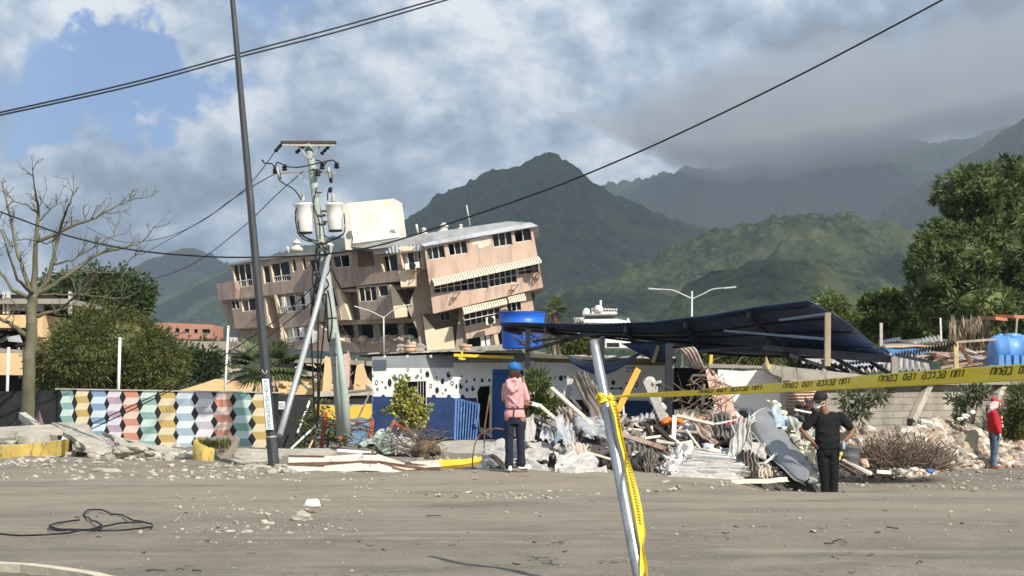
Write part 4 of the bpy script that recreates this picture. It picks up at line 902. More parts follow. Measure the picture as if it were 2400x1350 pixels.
# ---------------------------------------------------------------- spotted shack
def shack():
    wt = mat('white_limewash', (.78, .77, .73), .85, .06, 2, .25, c2=(.58, .57, .53), thr=(.6, .8), s2=1.2)
    nb = mat('navy_paint', (.022, .048, .135), .7, .25, 2, .2, c2=(.06, .09, .16), thr=(.58, .72), s2=1.5)
    bd = mat('bubble_navy', (.012, .022, .05), .7, .1, 4, .1); gy = mat('bubble_green', (.20, .26, .22), .7, .1, 4, .1)
    ye = mat('beam_yellow', (.82, .52, .04), .7, .12, 4, .2)
    root = thing('shack', 'small white and navy shack painted with bubbles, blue door and yellow beam', 'building', P(1050, 1032, 47))
    DA = flat(872, 47.3, 1063, 47.0)     # left face, turned away
    DB = flat(1063, 47.0, 1253, 47.5)      # right face
    w = MB(); n = Vector((.35, 1, 0)).normalized()
    def Q(p, D, o=0): return [P(x, y, D(x) - o) for x, y in p]
    def bubbles(mb, lst, D):
        for i, (x, y, rx, ry, kind) in enumerate(lst):
            c = P(x, y, D(x) - .006); ex = P(x + rx, y, D(x + rx) - .006) - c; ez = P(x, y - ry, D(x) - .006) - c
            def ell(s, o, N=18): return [c + o + ex * s * math.cos(2 * math.pi * j / N) + ez * s * math.sin(2 * math.pi * j / N) for j in range(N)]
            mb.poly(ell(1, Vector()), bd)
            f = Vector((0, -.004, 0))
            if kind == 1: mb.poly(ell(.55, f), wt)
            if kind == 2: mb.poly(ell(.32, f + ex * .35 + ez * .4), wt)
            if kind == 3: mb.poly(ell(.55, f), gy)
    zb = lambda x, y: (560 + x / 3.374, 780 + y / 3.374)
    # left face with barred window
    win = [zb(1305, 390), zb(1480, 385), zb(1480, 578), zb(1310, 585)]
    w.slab(Q([(872, 838), (1063, 832), (1063, 1030), (872, 1018)], DA), (0, .16, 0), wt, [Q(win, DA)])
    w.slab(Q([(872, 929), zb(1180, 507), zb(1300, 508), (1063, 932)], DA, .0) and Q([(872, 929), (946, 930), (946, 953), (1000, 952), (1000, 931), (1063, 932), (1063, 1030), (872, 1018)], DA, .005), (0, .004, 0), nb)
    for x in (1140, 1540, 1660): w.poly(Q([zb(x - 20, 512), zb(x - 8, 490), zb(x + 10, 488), zb(x + 20, 512)], DA, .005), nb)
    w.slab(Q([(872, 836), (1063, 830), (1063, 862), (872, 862)], DA, .005), (0, .004, 0), mat('eave_shadow_grey', (.28, .29, .30), .85, .12, 2, .2))  # grey band painted along the wall top as the shadow of the eave
    ba = [zb(*p[:2]) + p[2:] for p in ((1088, 395, 3.6, 6, 1), (1133, 390, 1.8, 2.8, 0), (1095, 447, 2.6, 4, 3), (1160, 433, 2.6, 4, 3), (1192, 395, 4.6, 9.5, 0), (1335, 293, 3, 4, 1), (1440, 300, 3, 4.6, 1), (1278, 350, 5, 7, 1), (1328, 355, 1.8, 2.6, 0), (1443, 355, 1.6, 2.4, 0), (1490, 328, 4.6, 7.6, 0),
                                      (1562, 353, 2, 3, 0), (1610, 383, 4.4, 7, 0), (1658, 332, 4.8, 7, 2), (1686, 400, 4, 5.6, 1), (1517, 420, 3.4, 5.4, 1), (1567, 455, 4.4, 7.4, 0), (1635, 452, 2.8, 3.8, 3), (1612, 480, 1.6, 2.2, 3))]
    bubbles(w, ba, DA)
    w.build('wall', root)
    # right face with doorway gap and blue door
    w = MB(); gap = [zb(1885, 470), zb(1905, 425), zb(1990, 418), zb(1985, 560), zb(1978, 762), zb(1905, 762)]
    w.slab(Q([(1063, 832), (1252, 828), (1252, 1022), (1063, 1030)], DB), (0, .16, 0), wt, [Q(gap, DB)])
    w.poly(Q([(1063, 933), zb(1880, 515), zb(1900, 765), (1150, 1026), (1063, 1030)], DB, .004), nb)
    for x in (1770,): w.poly(Q([zb(x - 20, 518), zb(x - 8, 490), zb(x + 8, 488), zb(x + 20, 518)], DB, .004), nb)
    w.slab(Q([(1063, 832), (1252, 828), (1252, 845), (1208, 850), (1063, 850)], DB, .004), (0, .003, 0), mat('eave_shadow_grey', (.28, .29, .30)))  # the painted eave shadow carried on across the right face
    bb = [zb(*p[:2]) + p[2:] for p in ((1720, 425, 2.6, 6, 0), (1758, 345, 2, 3, 0), (1757, 422, 4.2, 6.4, 2), (1800, 385, 2.2, 3.6, 0), (1803, 450, 3, 5, 0), (1850, 440, 4, 6.4, 2), (1862, 370, 2.3, 3.8, 0), (1924, 375, 3.6, 5, 2), (1980, 375, 2.6, 4, 0))]
    bubbles(w, bb, DB)
    w.build('wall', root)
    d = MB(); bl = mat('door_blue', (.035, .115, .32), .6, .12, 2, .15)
    d.slab(Q([zb(2005, 288), zb(2130, 288), zb(2150, 842), zb(2003, 842)], DB, .03), (0, .05, 0), bl)
    q = Q([zb(2018, 315), zb(2122, 315), zb(2130, 800), zb(2018, 800)], DB, .04)
    for i in range(4): d.beam(q[i], q[(i + 1) % 4], .035, .03, bl, up=(0, 1, 0))
    dr = d.build('door', root)
    f = MB(); a, b, c = Q([zb(1992, 420), zb(1990, 430), zb(1990, 800)], DB, .03); f.beam(a, c, .07, .08, M_frame); f.beam(*Q([zb(1900, 768), zb(1995, 768)], DB, .02), .06, .12, M_concL); f.build('door_frame', root)
    i_ = MB(); i_.slab(Q([(885, 848), (1245, 845), (1245, 1018), (885, 1012)], lambda x: 50.6), (0, 3, 0), M_dark); i_.build('interior', root)
    g = MB(); a, b, c, e = Q(win, DA, .03)
    for t in range(9): t /= 8; g.beam(a.lerp(b, t), e.lerp(c, t), .016, .016, M_frame if t > .55 else M_black)
    for t in (0, .5, 1): g.beam(a.lerp(e, t), b.lerp(c, t), .02, .02, M_black)
    g.build('window_bars', root)
    v = MB(); a, b, c, e = Q([zb(1065, 220), zb(1165, 220), zb(1165, 285), zb(1065, 288)], DA, .02)
    for i in range(7): t = i / 6; v.beam(a.lerp(e, t), b.lerp(c, t), .03, .05, mat('louvre_grey', (.10, .12, .15), .6, .1, 2, 0))
    v.build('louvre', root)
    # roof: concrete edge, sheets and yellow beam
    r = MB(); r.slab([P(840, 832, 49.0), P(1058, 824, 46.4), P(1240, 819, 46.8), P(1240, 829, 46.8), P(1058, 834, 46.4), P(840, 836, 49.0)], (.6, 5, .0), mat('roof_edge', (.20, .19, .17), .8, .25, 3, .4))
    for i in range(26):
        x = rnd(860, 1240); r.beam(P(x, 829 - (x - 860) * .02, 47.2), P(x + rnd(10, 40), 827 - (x - 860) * .025, 47.4), .04, .03, random.choice([M_conc, M_concL, M_woodD]))
    r.build('roof', root)
    yb = MB(); yb.beam(*Q([zb(1698, 176), zb(2172, 196)], DB, .55), .08, .13, ye, up=(0, 1, 0)); yb.beam(*Q([zb(1765, 150), zb(1760, 215)], DB, .58), .06, .06, ye, up=(0, 1, 0)); yb.beam(*Q([zb(1735, 200), zb(1790, 208)], DB, .58), .05, .05, ye)
    yb.build('yellow_beam', root)
    t = MB()
    for x in (1150, 1330, 1515): t.beam(*Q([zb(x, 176), zb(x + 6, 196)], DA, .5), .06, .06, M_frame)
    for x in (1850, 1915, 1965, 2030, 2100): t.beam(*Q([zb(x - 14, 216), zb(x + 14, 216)], DB, .1), .03, .02, M_frame)
    t.build('roof_pegs', root)
    # second shack under the dark shed roof
    root2 = thing('long_shed_wall', 'shaded white wall with painted bubbles and small vent holes under the dark shed roof', 'wall', P(1410, 1030, 46.5))
    DC = flat(1240, 47.6, 1580, 45.4)
    zc = lambda x, y: (1160 + x / 2.8133, 680 + y / 2.8133)
    w = MB(); w.slab(Q([(1240, 850), (1580, 848), (1580, 1035), (1240, 1030)], DC), (0, .16, 0), wt)
    w.slab(Q([(1240, 836), (1580, 842), (1580, 858), (1240, 848)], DC, .006), (0, .004, 0), mat('fascia_ochre', (.30, .22, .07), .85, .3, 2, .2))
    w.slab(Q([(1240, 935), (1580, 940), (1580, 1035), (1240, 1030)], DC, .005), (0, .004, 0), nb)
    bubbles(w, [zc(*p[:2]) + p[2:] for p in ((243, 568, 4.6, 7.5, 1), (295, 590, 4, 5, 1), (333, 600, 4.4, 5, 1), (325, 653, 3, 5, 0), (365, 582, 3, 4, 0), (398, 577, 2, 3, 0), (435, 580, 5, 7, 0), (462, 572, 2.4, 3.6, 0), (612, 570, 5, 7, 0), (640, 608, 5, 6, 2), (780, 610, 4.4, 6, 0), (932, 622, 4.6, 7, 1), (870, 620, 3, 5, 0), (985, 615, 3.4, 5, 0), (1085, 620, 4, 6, 1))], DC)
    for r_ in range(2):
        for c_ in range(5):
            if (r_, c_) == (1, 2): continue
            x, y = zc(868 + c_ * 12, 508 + r_ * 22); w.slab(Q(rect(x, y, x + 2.6, y + 3.2), DC, .007), (0, .004, 0), M_dark)
    q = Q([zc(770, 648), zc(832, 648)], DC, .01); w.tube(q, .015, bd, 6); w.tube(Q([zc(770, 640), zc(770, 656)], DC, .01), .03, bd, 6); w.tube(Q([zc(832, 640), zc(832, 656)], DC, .01), .03, bd, 6)
    w.build('wall', root2)
    r = MB(); r.slab(Q([(1236, 828), (1420, 838), (1585, 842), (1585, 850), (1240, 838)], DC, .5), (0, 4, 0), mat('roof_edge', (.2, .19, .17)))
    for i in range(30):
        x = rnd(1245, 1580); r.beam(P(x, 834 + (x - 1240) * .02, DC(x) - .2), P(x + rnd(10, 40), 831 + (x - 1240) * .02, DC(x) + .6), .05, .03, random.choice([M_concL, M_conc, M_galvR, M_frame]))
    r.build('roof', root2)
    o = MB(); o.slab(Q([(1345, 938), (1410, 940), (1410, 1000), (1345, 1000)], DC, .02), (0, .01, 0), M_dark); o.build('doorway', root2)
    # leaning blue gate
    G = thing('gate', 'blue barred metal gate leaning against the spotted shack below the white wall', 'gate', P(1095, 1045, 45.4)); gm = mat('gate_blue', (.075, .16, .36), .5, .2, 4, .2, c2=(.25, .33, .45), thr=(.55, .68), s2=5)
    q = [P(*zb(1718, 522), 45.9), P(*zb(1900, 566), 45.6), P(*zb(1868, 905), 45.0), P(*zb(1708, 855), 45.3)]
    g = MB()
    for i in range(4): g.beam(q[i], q[(i + 1) % 4], .045, .045, gm)
    g.build('frame', G)
    for i in range(1, 8):
        t = i / 8; g = MB(); g.beam(q[0].lerp(q[1], t), q[3].lerp(q[2], t), .03, .03, gm); g.build('bar', G)
    g = MB(); c = P(*zb(1880, 745), 45.2); g.beam(c, c + Vector((0, 0, .2)), .07, .05, gm); g.build('latch', G)
shack()

# ---------------------------------------------------------------- roof tank, pots
def tank():
    D = 50; k = D / F; c = P(1224, 818, D); tb = mat('tank_blue', (.012, .125, .62), .42, .10, 1.2, .1, spec=.5)
    root = thing('water_tank', 'big open topped blue plastic tub standing on the shack roof', 'water tank', c)
    b = MB(); r = 50 * k; b.lathe([(r * .90, 0), (r * .93, 4 * k), (r * .99, 55 * k), (r * 1.0, 57 * k), (r * 1.06, 60 * k), (r * 1.06, 63 * k), (r * 1.02, 64 * k), (r * 1.07, 80 * k), (r * 1.10, 82 * k), (r * 1.10, 85 * k), (r * 1.05, 86 * k), (r * 1.0, 78 * k), (r * .9, 8 * k)], c, tb, 40); b.build('tub', root)
    b = MB(); b.lathe([(r * 1.11, 84 * k), (r * 1.115, 86 * k), (r * 1.03, 87 * k), (r * 1.03, 84 * k)], c, mat('rim_blue', (.02, .06, .22), .5, .1, 2, .1), 40); b.build('rim', root)
    b = MB()
    for i in range(90):
        p = P(rnd(1222, 1275), rnd(775, 818), D - 2.2 - rnd(0, .6)); 
        if p.x < P(1222 + (818 - 775) * 0, 0, D).x: continue
        b.beam(p, p + Vector((rnd(-.4, .4), 0, rnd(.02, .25))), .03, .02, M_woodD)
    one(b, 'scrap_heap', 'tangle of dark burnt slats leaning against the blue tub on the shack roof', 'debris', kind='stuff')
    pm = mat('terracotta', (.52, .34, .22), .85, .15, 5, .3)
    for x, y, s, lb in ((960, 826, 1.0, 'square terracotta planter on the shack roof, left one, above the bubble painted wall'), (1091, 824, .95, 'round terracotta planter on the shack roof above the yellow beam')):
        p = P(x, y, 47.6); k2 = 47.6 / F * s; rt = thing('flower_pot', lb, 'planter', p)
        b = MB(); b.lathe([(12 * k2, 0), (15 * k2, 12 * k2), (14 * k2, 12 * k2), (12 * k2, 3 * k2)], p, pm, 16); b.build('pot', rt)
        b = MB(); b.lathe([(15.6 * k2, 11 * k2), (16.5 * k2, 12 * k2), (16.5 * k2, 17 * k2), (14 * k2, 17 * k2), (13.5 * k2, 11 * k2)], p, pm, 16); b.build('rim', rt)
        b = MB(); b.lathe([(14 * k2, 10 * k2), (13.8 * k2, 15 * k2), (.02, 15.5 * k2)], p, M_woodD, 12); b.build('soil', rt)
    b = MB()
    for i in range(34): b.rock(P(rnd(930, 1000), rnd(812, 826), 48.5 + rnd(-.3, .3)), rnd(.06, .18), random.choice([M_concL, M_conc, M_galvR]), i, .7, 1)
    one(b, 'rubble', 'broken plaster lying around the left planter on the shack roof', 'rubble', kind='stuff')
tank()

# ---------------------------------------------------------------- dark shed roof
def shed():
    root = thing('shed', 'open shed with a sagging dark blue corrugated roof over the wreckage', 'shed', P(1600, 1030, 38))
    dm = mat('dark_blue_sheet', (.032, .068, .175), .5, .22, 1.5, .15, metal=.2, spec=.4, c2=(.022, .038, .08), thr=(.5, .7)); st = mat('dark_steel', (.020, .022, .028), .6, .3, 2, .1)
    # underside visible: high right edge; rows of corners far/near
    # edges in the photo: upper edge (1170,757)->(1500,755)->(1670,735)->(1895,700); lower edge (1210,765)->(1440,790)->(1700,830)->(2095,832)
    up = [(1172, 756, 45.5), (1250, 761, 44.5), (1400, 765, 42.5), (1530, 757, 40.8), (1660, 738, 39), (1780, 714, 37.5), (1896, 699, 36)]
    lo = [(1212, 768, 46.5), (1290, 776, 46), (1420, 790, 45.5), (1560, 808, 45), (1700, 826, 44.5), (1900, 832, 43.5), (2092, 834, 42.5)]
    U = [P(*p) for p in up]; Lo = [P(*p) for p in lo]
    def ev(A, u):
        t = u * (len(A) - 1); i = min(int(t), len(A) - 2); return A[i].lerp(A[i + 1], t - i)
    r = MB()
    def fn(u, v):
        p = ev(U, u).lerp(ev(Lo, u), v); return p + Vector((0, 0, .008 * math.sin(u * 520) + .05 * math.sin(v * 7 + u * 5)))
    r.grid(fn, 420, 12, dm, True)
    ob = r.build('roof_sheets', root, solid=.02)
    for v in (.04, .28, .52, .76, .96):
        b = MB(); b.tube([fn(u / 20, v) + Vector((0, -.05, -.07)) for u in range(21)], .03, st, 4); b.build('purlin', root)
    for i, (u) in enumerate((.02, .2, .42, .6, .8)):
        b = MB(); b.beam(fn(u, 0) + Vector((0, 0, -.16)), fn(u, 1) + Vector((0, 0, -.16)), .09, .14, st, up=(0, 0, 1)); b.build('rafter', root)
    def post(a, b_, w, m, nm='post'):
        b = MB(); b.beam(a, b_, w, w, m); b.build(nm, root)
    post(P(1232, 1010, 44.6), P(1238, 772, 44.6), .14, st); post(P(1411, 1040, 42), P(1412, 788, 42), .11, st); post(P(1566, 1045, 39), P(1568, 805, 39), .17, st)
    post(P(1232, 823, 44), P(1370, 785, 43), .08, st, 'brace'); post(P(1250, 800, 44), P(1410, 782, 42.4), .06, st, 'brace'); post(P(1600, 828, 39), P(1790, 810, 38), .07, st, 'brace')
    post(P(1900, 832, 36.2), P(2096, 845, 35), .11, st, 'brace'); post(P(1790, 815, 37), P(2092, 840, 35.2), .12, st, 'brace')
    for (a, b_) in (((1950, 835, 36), (2030, 880, 35.5)), ((2020, 835, 36), (2092, 880, 35)), ((1925, 845, 36), (1990, 872, 36)), ((2100, 832, 35), (2180, 848, 35)), ((1850, 832, 36), (1990, 880, 36))): post(P(*a), P(*b_), .07, st, 'brace')
    b = MB(); b.beam(P(1935, 795, 35.6), P(1700, 775, 39), .10, .05, mat('blue_grey_steel', (.16, .20, .27), .5, .2, 3, .1)); b.build('tie_bar', root)
    b = MB(); b.beam(P(1940, 735, 35.6), P(1830, 750, 37), .10, .05, mat('blue_grey_steel', (.16, .20, .27))); b.build('tie_bar', root)
    # timber prop
    t = MB(); t.beam(P(1939, 858, 35.4), P(1940, 733, 35.4), .12, .12, mat('prop_timber', (.36, .27, .19), .85, .25, 6, .4, stretch=(1, 1, .15))); tag(t.build('timber_post'), 'upright brown timber prop holding the high end of the dark shed roof', 'post')
    t = MB(); t.beam(P(2096, 905, 34.9), P(2096, 836, 34.9), .13, .13, M_conc); tag(t.build('post'), 'short grey post under the right tip of the dark shed roof', 'post')
    # second torn dark roof hanging lower
    r = MB(); a, b_, c, d = [P(*p) for p in ((1330, 835, 46), (1540, 803, 43), (1480, 845, 43), (1340, 850, 45))]
    r.grid(lambda u, v: a.lerp(b_, u).lerp(d.lerp(c, u), v) - Vector((0, 0, .35 * math.sin(u * math.pi))), 40, 4, dm); one(r, 'roof_sheet', 'dark sheet sagging between the first two posts of the shed', 'roof sheet', solid=.02)
    r = MB(); a, b_, c, d = [P(*p) for p in ((1455, 805, 44), (1570, 798, 42), (1575, 850, 42), (1540, 848, 43))]
    r.grid(lambda u, v: a.lerp(b_, u).lerp(d.lerp(c, u), v), 12, 4, dm); one(r, 'roof_sheet', 'torn black sheet hanging against the middle shed post', 'roof sheet', solid=.02)
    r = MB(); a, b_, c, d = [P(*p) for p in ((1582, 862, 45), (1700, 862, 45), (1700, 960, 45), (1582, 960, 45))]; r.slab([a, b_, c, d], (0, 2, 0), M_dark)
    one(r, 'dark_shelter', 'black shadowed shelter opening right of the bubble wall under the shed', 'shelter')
    # rusty sheet hanging
    r = MB(); a, b_, c, d = [P(*p) for p in ((1585, 818, 38), (1625, 812, 38), (1655, 862, 37.5), (1625, 858, 38))]
    r.grid(lambda u, v: a.lerp(b_, u).lerp(d.lerp(c, u), v) + Vector((0, .03 * math.sin(u * 26), .06 * math.sin(v * 5))), 30, 8, M_galvR); one(r, 'corrugated_sheet', 'rust streaked sheet hanging at a slant from the middle of the shed roof', 'corrugated sheet', solid=.01)
    for (x0, y0, x1, y1, lb) in ((1543, 810, 1530, 850, 'short yellowed timber standing on the far shed wall'), (1563, 815, 1573, 838, 'small pale timber end by the middle shed post')):
        r = MB(); r.beam(P(x0, y0, 42.5), P(x1, y1, 42.5), .1, .08, mat('yellow_timber', (.55, .42, .20), .8, .2, 5, .3)); one(r, 'timber', lb, 'timber')
    r = MB(); r.beam(P(1665, 862, 38), P(1667, 832, 38), .07, .07, mat('beam_yellow', (.82, .52, .04))); one(r, 'post', 'short yellow post stub on top of the broken pink wall', 'post')
shed()

# ---------------------------------------------------------------- right side walls
def walls():
    wp = mat('white_plaster_wall', (.74, .70, .66), .88, .07, 1.5, .25, c2=(.50, .46, .42), thr=(.60, .78), s2=1.6)
    pkp = mat('pink_plaster', (.66, .42, .33), .88, .12, 2, .3, c2=(.50, .42, .36), thr=(.55, .68), s2=1.5)
    b = MB(); b.slab([P(*p, 36) for p in ((1684, 866), (1740, 870), (1800, 866), (1806, 872), (1815, 885), (1826, 895), (1830, 968), (1828, 985), (1670, 990))], (0, .18, 0), wp); one(b, 'plaster_wall', 'bright white plastered wall standing behind the wreckage', 'wall')
    b = MB(); b.slab([P(*p, 34.5) for p in ((1652, 860), (1668, 872), (1680, 888), (1692, 896), (1702, 905), (1708, 930), (1714, 960), (1726, 985), (1690, 990), (1672, 940), (1660, 900))], (.1, .3, 0), pkp); one(b, 'broken_wall', 'broken slab of pink plastered wall leaning left of the white wall', 'wall')
    b = MB(); b.slab([P(*p, 37) for p in ((1660, 852), (1800, 858), (1800, 864), (1662, 862))], (0, .5, 0), M_conc); one(b, 'concrete_slab', 'thin grey slab edge lying behind the top of the white wall', 'slab')
    b = MB(); b.slab([P(*p, 35.2) for p in ((1800, 852), (1830, 858), (2060, 882), (2066, 895), (2058, 902), (1930, 890), (1835, 885), (1812, 878), (1797, 866))], (0, .7, .02), mat('streaked_concrete', (.36, .33, .28), .9, .2, 1.5, .5, c2=(.14, .125, .10), thr=(.5, .68), s2=2.2, stretch2=(4, 4, .6)))
    one(b, 'concrete_beam', 'thick broken concrete beam lying level on top of the block wall', 'beam')
    b = MB(); b.slab([P(*p, 35) for p in ((1797, 835), (1802, 850), (1808, 864), (1800, 866), (1795, 852))], (0, .2, 0), mat('yellow_timber', (.5, .4, .2))); one(b, 'timber', 'splintered timber end at the left tip of the concrete beam', 'timber')
    b = MB()
    a, b_, c, d = [P(*p) for p in ((1845, 905, 37), (1912, 905, 37), (1912, 952, 37), (1845, 955, 37))]
    b.grid(lambda u, v: a.lerp(b_, u).lerp(d.lerp(c, u), v) + Vector((0, .04 * math.sin(v * 42), 0)), 6, 60, mat('cream_corrugated', (.66, .50, .38), .8, .15, 3, .3, c2=(.38, .24, .16), thr=(.55, .7)))
    one(b, 'corrugated_fence', 'cream corrugated fence panel behind the man in black', 'fence', solid=.01)
    # block wall
    root = thing('block_wall', 'long grey breeze block wall with leaning pilasters behind the rubble', 'wall', P(2150, 985, 37))
    DW = flat(1830, 37.2, 2400, 42.0)
    bm_ = bpy.data.materials.new('block_work'); bm_.use_nodes = True; nt = bm_.node_tree; N = nt.nodes; L = nt.links; bs = N['Principled BSDF']
    tc = N.new('ShaderNodeTexCoord'); mp = N.new('ShaderNodeMapping'); L.new(tc.outputs['Object'], mp.inputs[0]); mp.inputs['Rotation'].default_value = (R(90), 0, 0)
    bk = N.new('ShaderNodeTexBrick'); L.new(mp.outputs[0], bk.inputs['Vector']); bk.inputs['Scale'].default_value = 1; bk.inputs['Brick Width'].default_value = .58; bk.inputs['Row Height'].default_value = .165; bk.inputs['Mortar Size'].default_value = .010
    bk.inputs['Color1'].default_value = (.34, .31, .255, 1); bk.inputs['Color2'].default_value = (.27, .245, .20, 1); bk.inputs['Mortar'].default_value = (.18, .165, .14, 1)
    nz = N.new('ShaderNodeTexNoise'); L.new(tc.outputs['Object'], nz.inputs[0]); nz.inputs['Scale'].default_value = 1.4; nz.inputs['Detail'].default_value = 7
    mr = N.new('ShaderNodeMapRange'); L.new(nz.outputs[0], mr.inputs[0]); mr.inputs[1].default_value = .3; mr.inputs[2].default_value = .7; mr.inputs[3].default_value = .6; mr.inputs[4].default_value = 1.3
    mu = N.new('ShaderNodeMix'); mu.data_type = 'RGBA'; mu.blend_type = 'MULTIPLY'; mu.inputs[0].default_value = 1; L.new(bk.outputs[0], mu.inputs[6]); L.new(mr.outputs[0], mu.inputs[7]); L.new(mu.outputs[2], bs.inputs['Base Color']); bs.inputs['Roughness'].default_value = .95
    bp = N.new('ShaderNodeBump'); bp.inputs['Strength'].default_value = .6; bp.inputs['Distance'].default_value = .02; L.new(bk.outputs['Fac'], bp.inputs['Height']); bp.invert = True; L.new(bp.outputs[0], bs.inputs['Normal'])
    b = MB(); b.slab([P(x, y, DW(x)) for x, y in ((1832, 878), (2060, 890), (2450, 892), (2450, 1010), (1832, 1010))], (0, .18, 0), bm_); b.build('wall', root)
    b = MB(); b.beam(P(1840, 897, DW(1840) - .1), P(2450, 897, DW(2450) - .1), .3, .10, M_conc); b.build('capping', root)
    for (x0, y0, x1, y1) in ((2178, 900, 2138, 985), (2352, 900, 2322, 960), (1838, 905, 1832, 985)):
        b = MB(); b.beam(P(x0, y0, DW(x0) - .12), P(x1, y1, DW(x1) - .16), .15, .16, M_concL); b.build('pilaster', root)
    # roofs behind
    def cs(name, lb, q, m, n=40, amp=.03, cat='roof sheet'):
        a, b_, c, d = [P(*p) for p in q]; r = MB(); r.grid(lambda u, v: a.lerp(b_, u).lerp(d.lerp(c, u), v) + Vector((0, 0, amp * math.sin(u * n * 3.1416 * 2) + .05 * noise.noise(Vector((u * 5, v * 5, n))))), n * 4, 4, m); one(r, name, lb, cat, solid=.015)
    cs('roof_sheet', 'bright crumpled white roof sheets lying behind the concrete beam', ((1900, 836, 48), (2170, 830, 48), (2180, 868, 40), (1850, 872, 40)), M_galvW, 22, .07)
    cs('roof_sheet', 'pale bluish roof sheet lying slanted under the shed tip', ((1985, 846, 44), (2060, 830, 46), (2085, 850, 41), (1985, 862, 40)), mat('pale_roof_sheet', (.5, .54, .58)), 12, .03)
    cs('roof_sheet', 'flat tan corrugated roof stretching behind the shed tip', ((2060, 798, 70), (2230, 795, 70), (2290, 808, 58), (2075, 815, 56)), mat('tan_roof', (.55, .42, .30), .85, .15, 1, .2), 40, .03)
    cs('roof_sheet', 'bright blue roof strip seen beyond the right tip of the shed', ((2065, 812, 60), (2175, 813, 60), (2185, 827, 52), (2095, 833, 50)), mat('blue_roof', (.10, .30, .58), .6, .1, 1, .1), 20, .03)
    cs('roof_sheet', 'dark toothed corrugated sheet edge rising to the yellow post', ((2098, 830, 40), (2240, 800, 40), (2242, 808, 40.4), (2100, 837, 40.4)), M_woodD, 20, .06)
    cs('roof_sheet', 'grey sheet lying on the far tan roof by the pale post', ((2060, 800, 66), (2110, 790, 66), (2112, 797, 64), (2062, 806, 64)), M_galv, 8, .03)
    cs('roof_sheet', 'pale loose sheet lying right of the tan roof', ((2130, 800, 60), (2205, 785, 60), (2208, 797, 58), (2140, 805, 58)), M_galvW, 8, .04)
    b = MB()
    for i in range(46):
        p = P(rnd(2180, 2330), rnd(820, 870), 45 + rnd(-1, 2)); b.beam(p, p + Vector((rnd(-1, 1), rnd(-.3, .3), rnd(-.25, .25))), rnd(.04, .12), .05, random.choice([M_woodD, M_galvR, M_galv, M_rust, mat('pink_pipe', (.42, .28, .24), .7, .2, 3, .2)]))
    one(b, 'scrap_heap', 'pile of broken timber and pipes between the yellow post and the blue tank', 'debris', kind='stuff')
    for (x0, y0, x1, y1, D, w, m, nm, lb) in ((2241, 862, 2240, 803, 38.5, .11, mat('yellow_timber', (.6, .45, .2)), 'post', 'yellow timber post in front of the dry palm'), (2065, 812, 2065, 757, 60, .10, M_concL, 'post', 'pale upright post behind the shed roof below the light green tree'),
                                      (2206, 800, 2204, 745, 58, .06, M_frame, 'post', 'thin white post beside the tan roof under the mango tree'), (2250, 806, 2275, 852, 38.6, .09, M_rust, 'timber', 'rusty brown strut leaning right of the yellow post'),
                                      (2240, 802, 2335, 795, 39, .06, M_wood, 'rail', 'grey rail running from the yellow post to the blue tank'), (2205, 862, 2340, 838, 40, .06, mat('pink_pipe', (.42, .28, .24)), 'pipe', 'reddish pipe running behind the yellow post to the blue tank'),
                                      (2270, 845, 2345, 848, 40, .08, mat('pink_pipe', (.42, .28, .24)), 'pipe', 'lower reddish pipe just left of the blue tank'), (2380, 800, 2384, 742, 50, .05, M_wood, 'post', 'thin post under the orange tiles above the blue tank')):
        D += 4 if D < 45 else 0
        b = MB(); b.beam(P(x0, y0, D), P(x1, y1, D), w, w, m); one(b, nm, lb, 'post' if nm == 'post' else nm)
    for q, lb in ((((2332, 742), (2360, 745), (2362, 752), (2335, 750)), 'left small orange tiled ledge in the mango tree'), (((2376, 738), (2420, 740), (2420, 748), (2378, 745)), 'right orange tiled ledge above the blue tank')):
        b = MB(); b.slab(px(q, 51), (0, 2, .1), mat('orange_render', (1, 1, 1))); one(b, 'roof_ledge', lb, 'roof')
    # horizontal blue tank
    D = 43; root = thing('water_tank', 'ribbed horizontal light blue plastic tank on the yard roof at the right edge', 'water tank', P(2400, 866, D)); k = D / F; tb = mat('tank_light_blue', (.11, .27, .56), .45, .10, 1.5, .1, spec=.5)
    c = P(2415, 822, D + .6); b = MB(); prof = [(6, -96), (24, -95), (34, -90), (37, -80), (37, -62), (39, -60), (39, -56), (37, -54), (37, -28), (39, -26), (39, -22), (37, -20), (37, 10), (39, 12), (39, 16), (37, 18), (37, 70), (20, 86), (3, 88)]
    b.lathe([(r * k, z * k) for r, z in prof], c, tb, 32, Matrix.Rotation(R(90), 3, 'Y')); b.build('barrel', root)
    b = MB(); b.lathe([(22 * k, 30 * k), (22 * k, 38 * k), (20 * k, 40 * k), (20 * k, 42 * k), (3 * k, 44 * k)], P(2372, 824, D + .6), tb, 24); b.build('hatch', root)
    b = MB(); b.lathe([(7 * k, 30 * k), (7 * k, 41 * k), (1 * k, 43 * k)], P(2345, 824, D + .6), tb, 12); b.build('valve', root)
    b = MB()
    for x in (2342, 2358, 2377, 2395, 2412): b.slab([P(x, 832, D - .1), P(x + 11, 832, D - .1), P(x + 13, 858, D - .1), P(x - 1, 858, D - .1)], (0, 1.2, 0), tb)
    b.build('feet', root)
    b = MB(); b.slab([P(2320, 856, D - .3), P(2450, 858, D - .3), P(2450, 866, D - .3), P(2320, 864, D - .3)], (0, 2, 0), M_conc); b.slab([P(2330, 864, D - .1), P(2440, 864, D - .1), P(2440, 900, D - .1), P(2330, 900, D - .1)], (0, 1.5, 0), M_conc); one(b, 'tank_platform', 'concrete ledge carrying the horizontal light blue tank', 'platform')
walls()

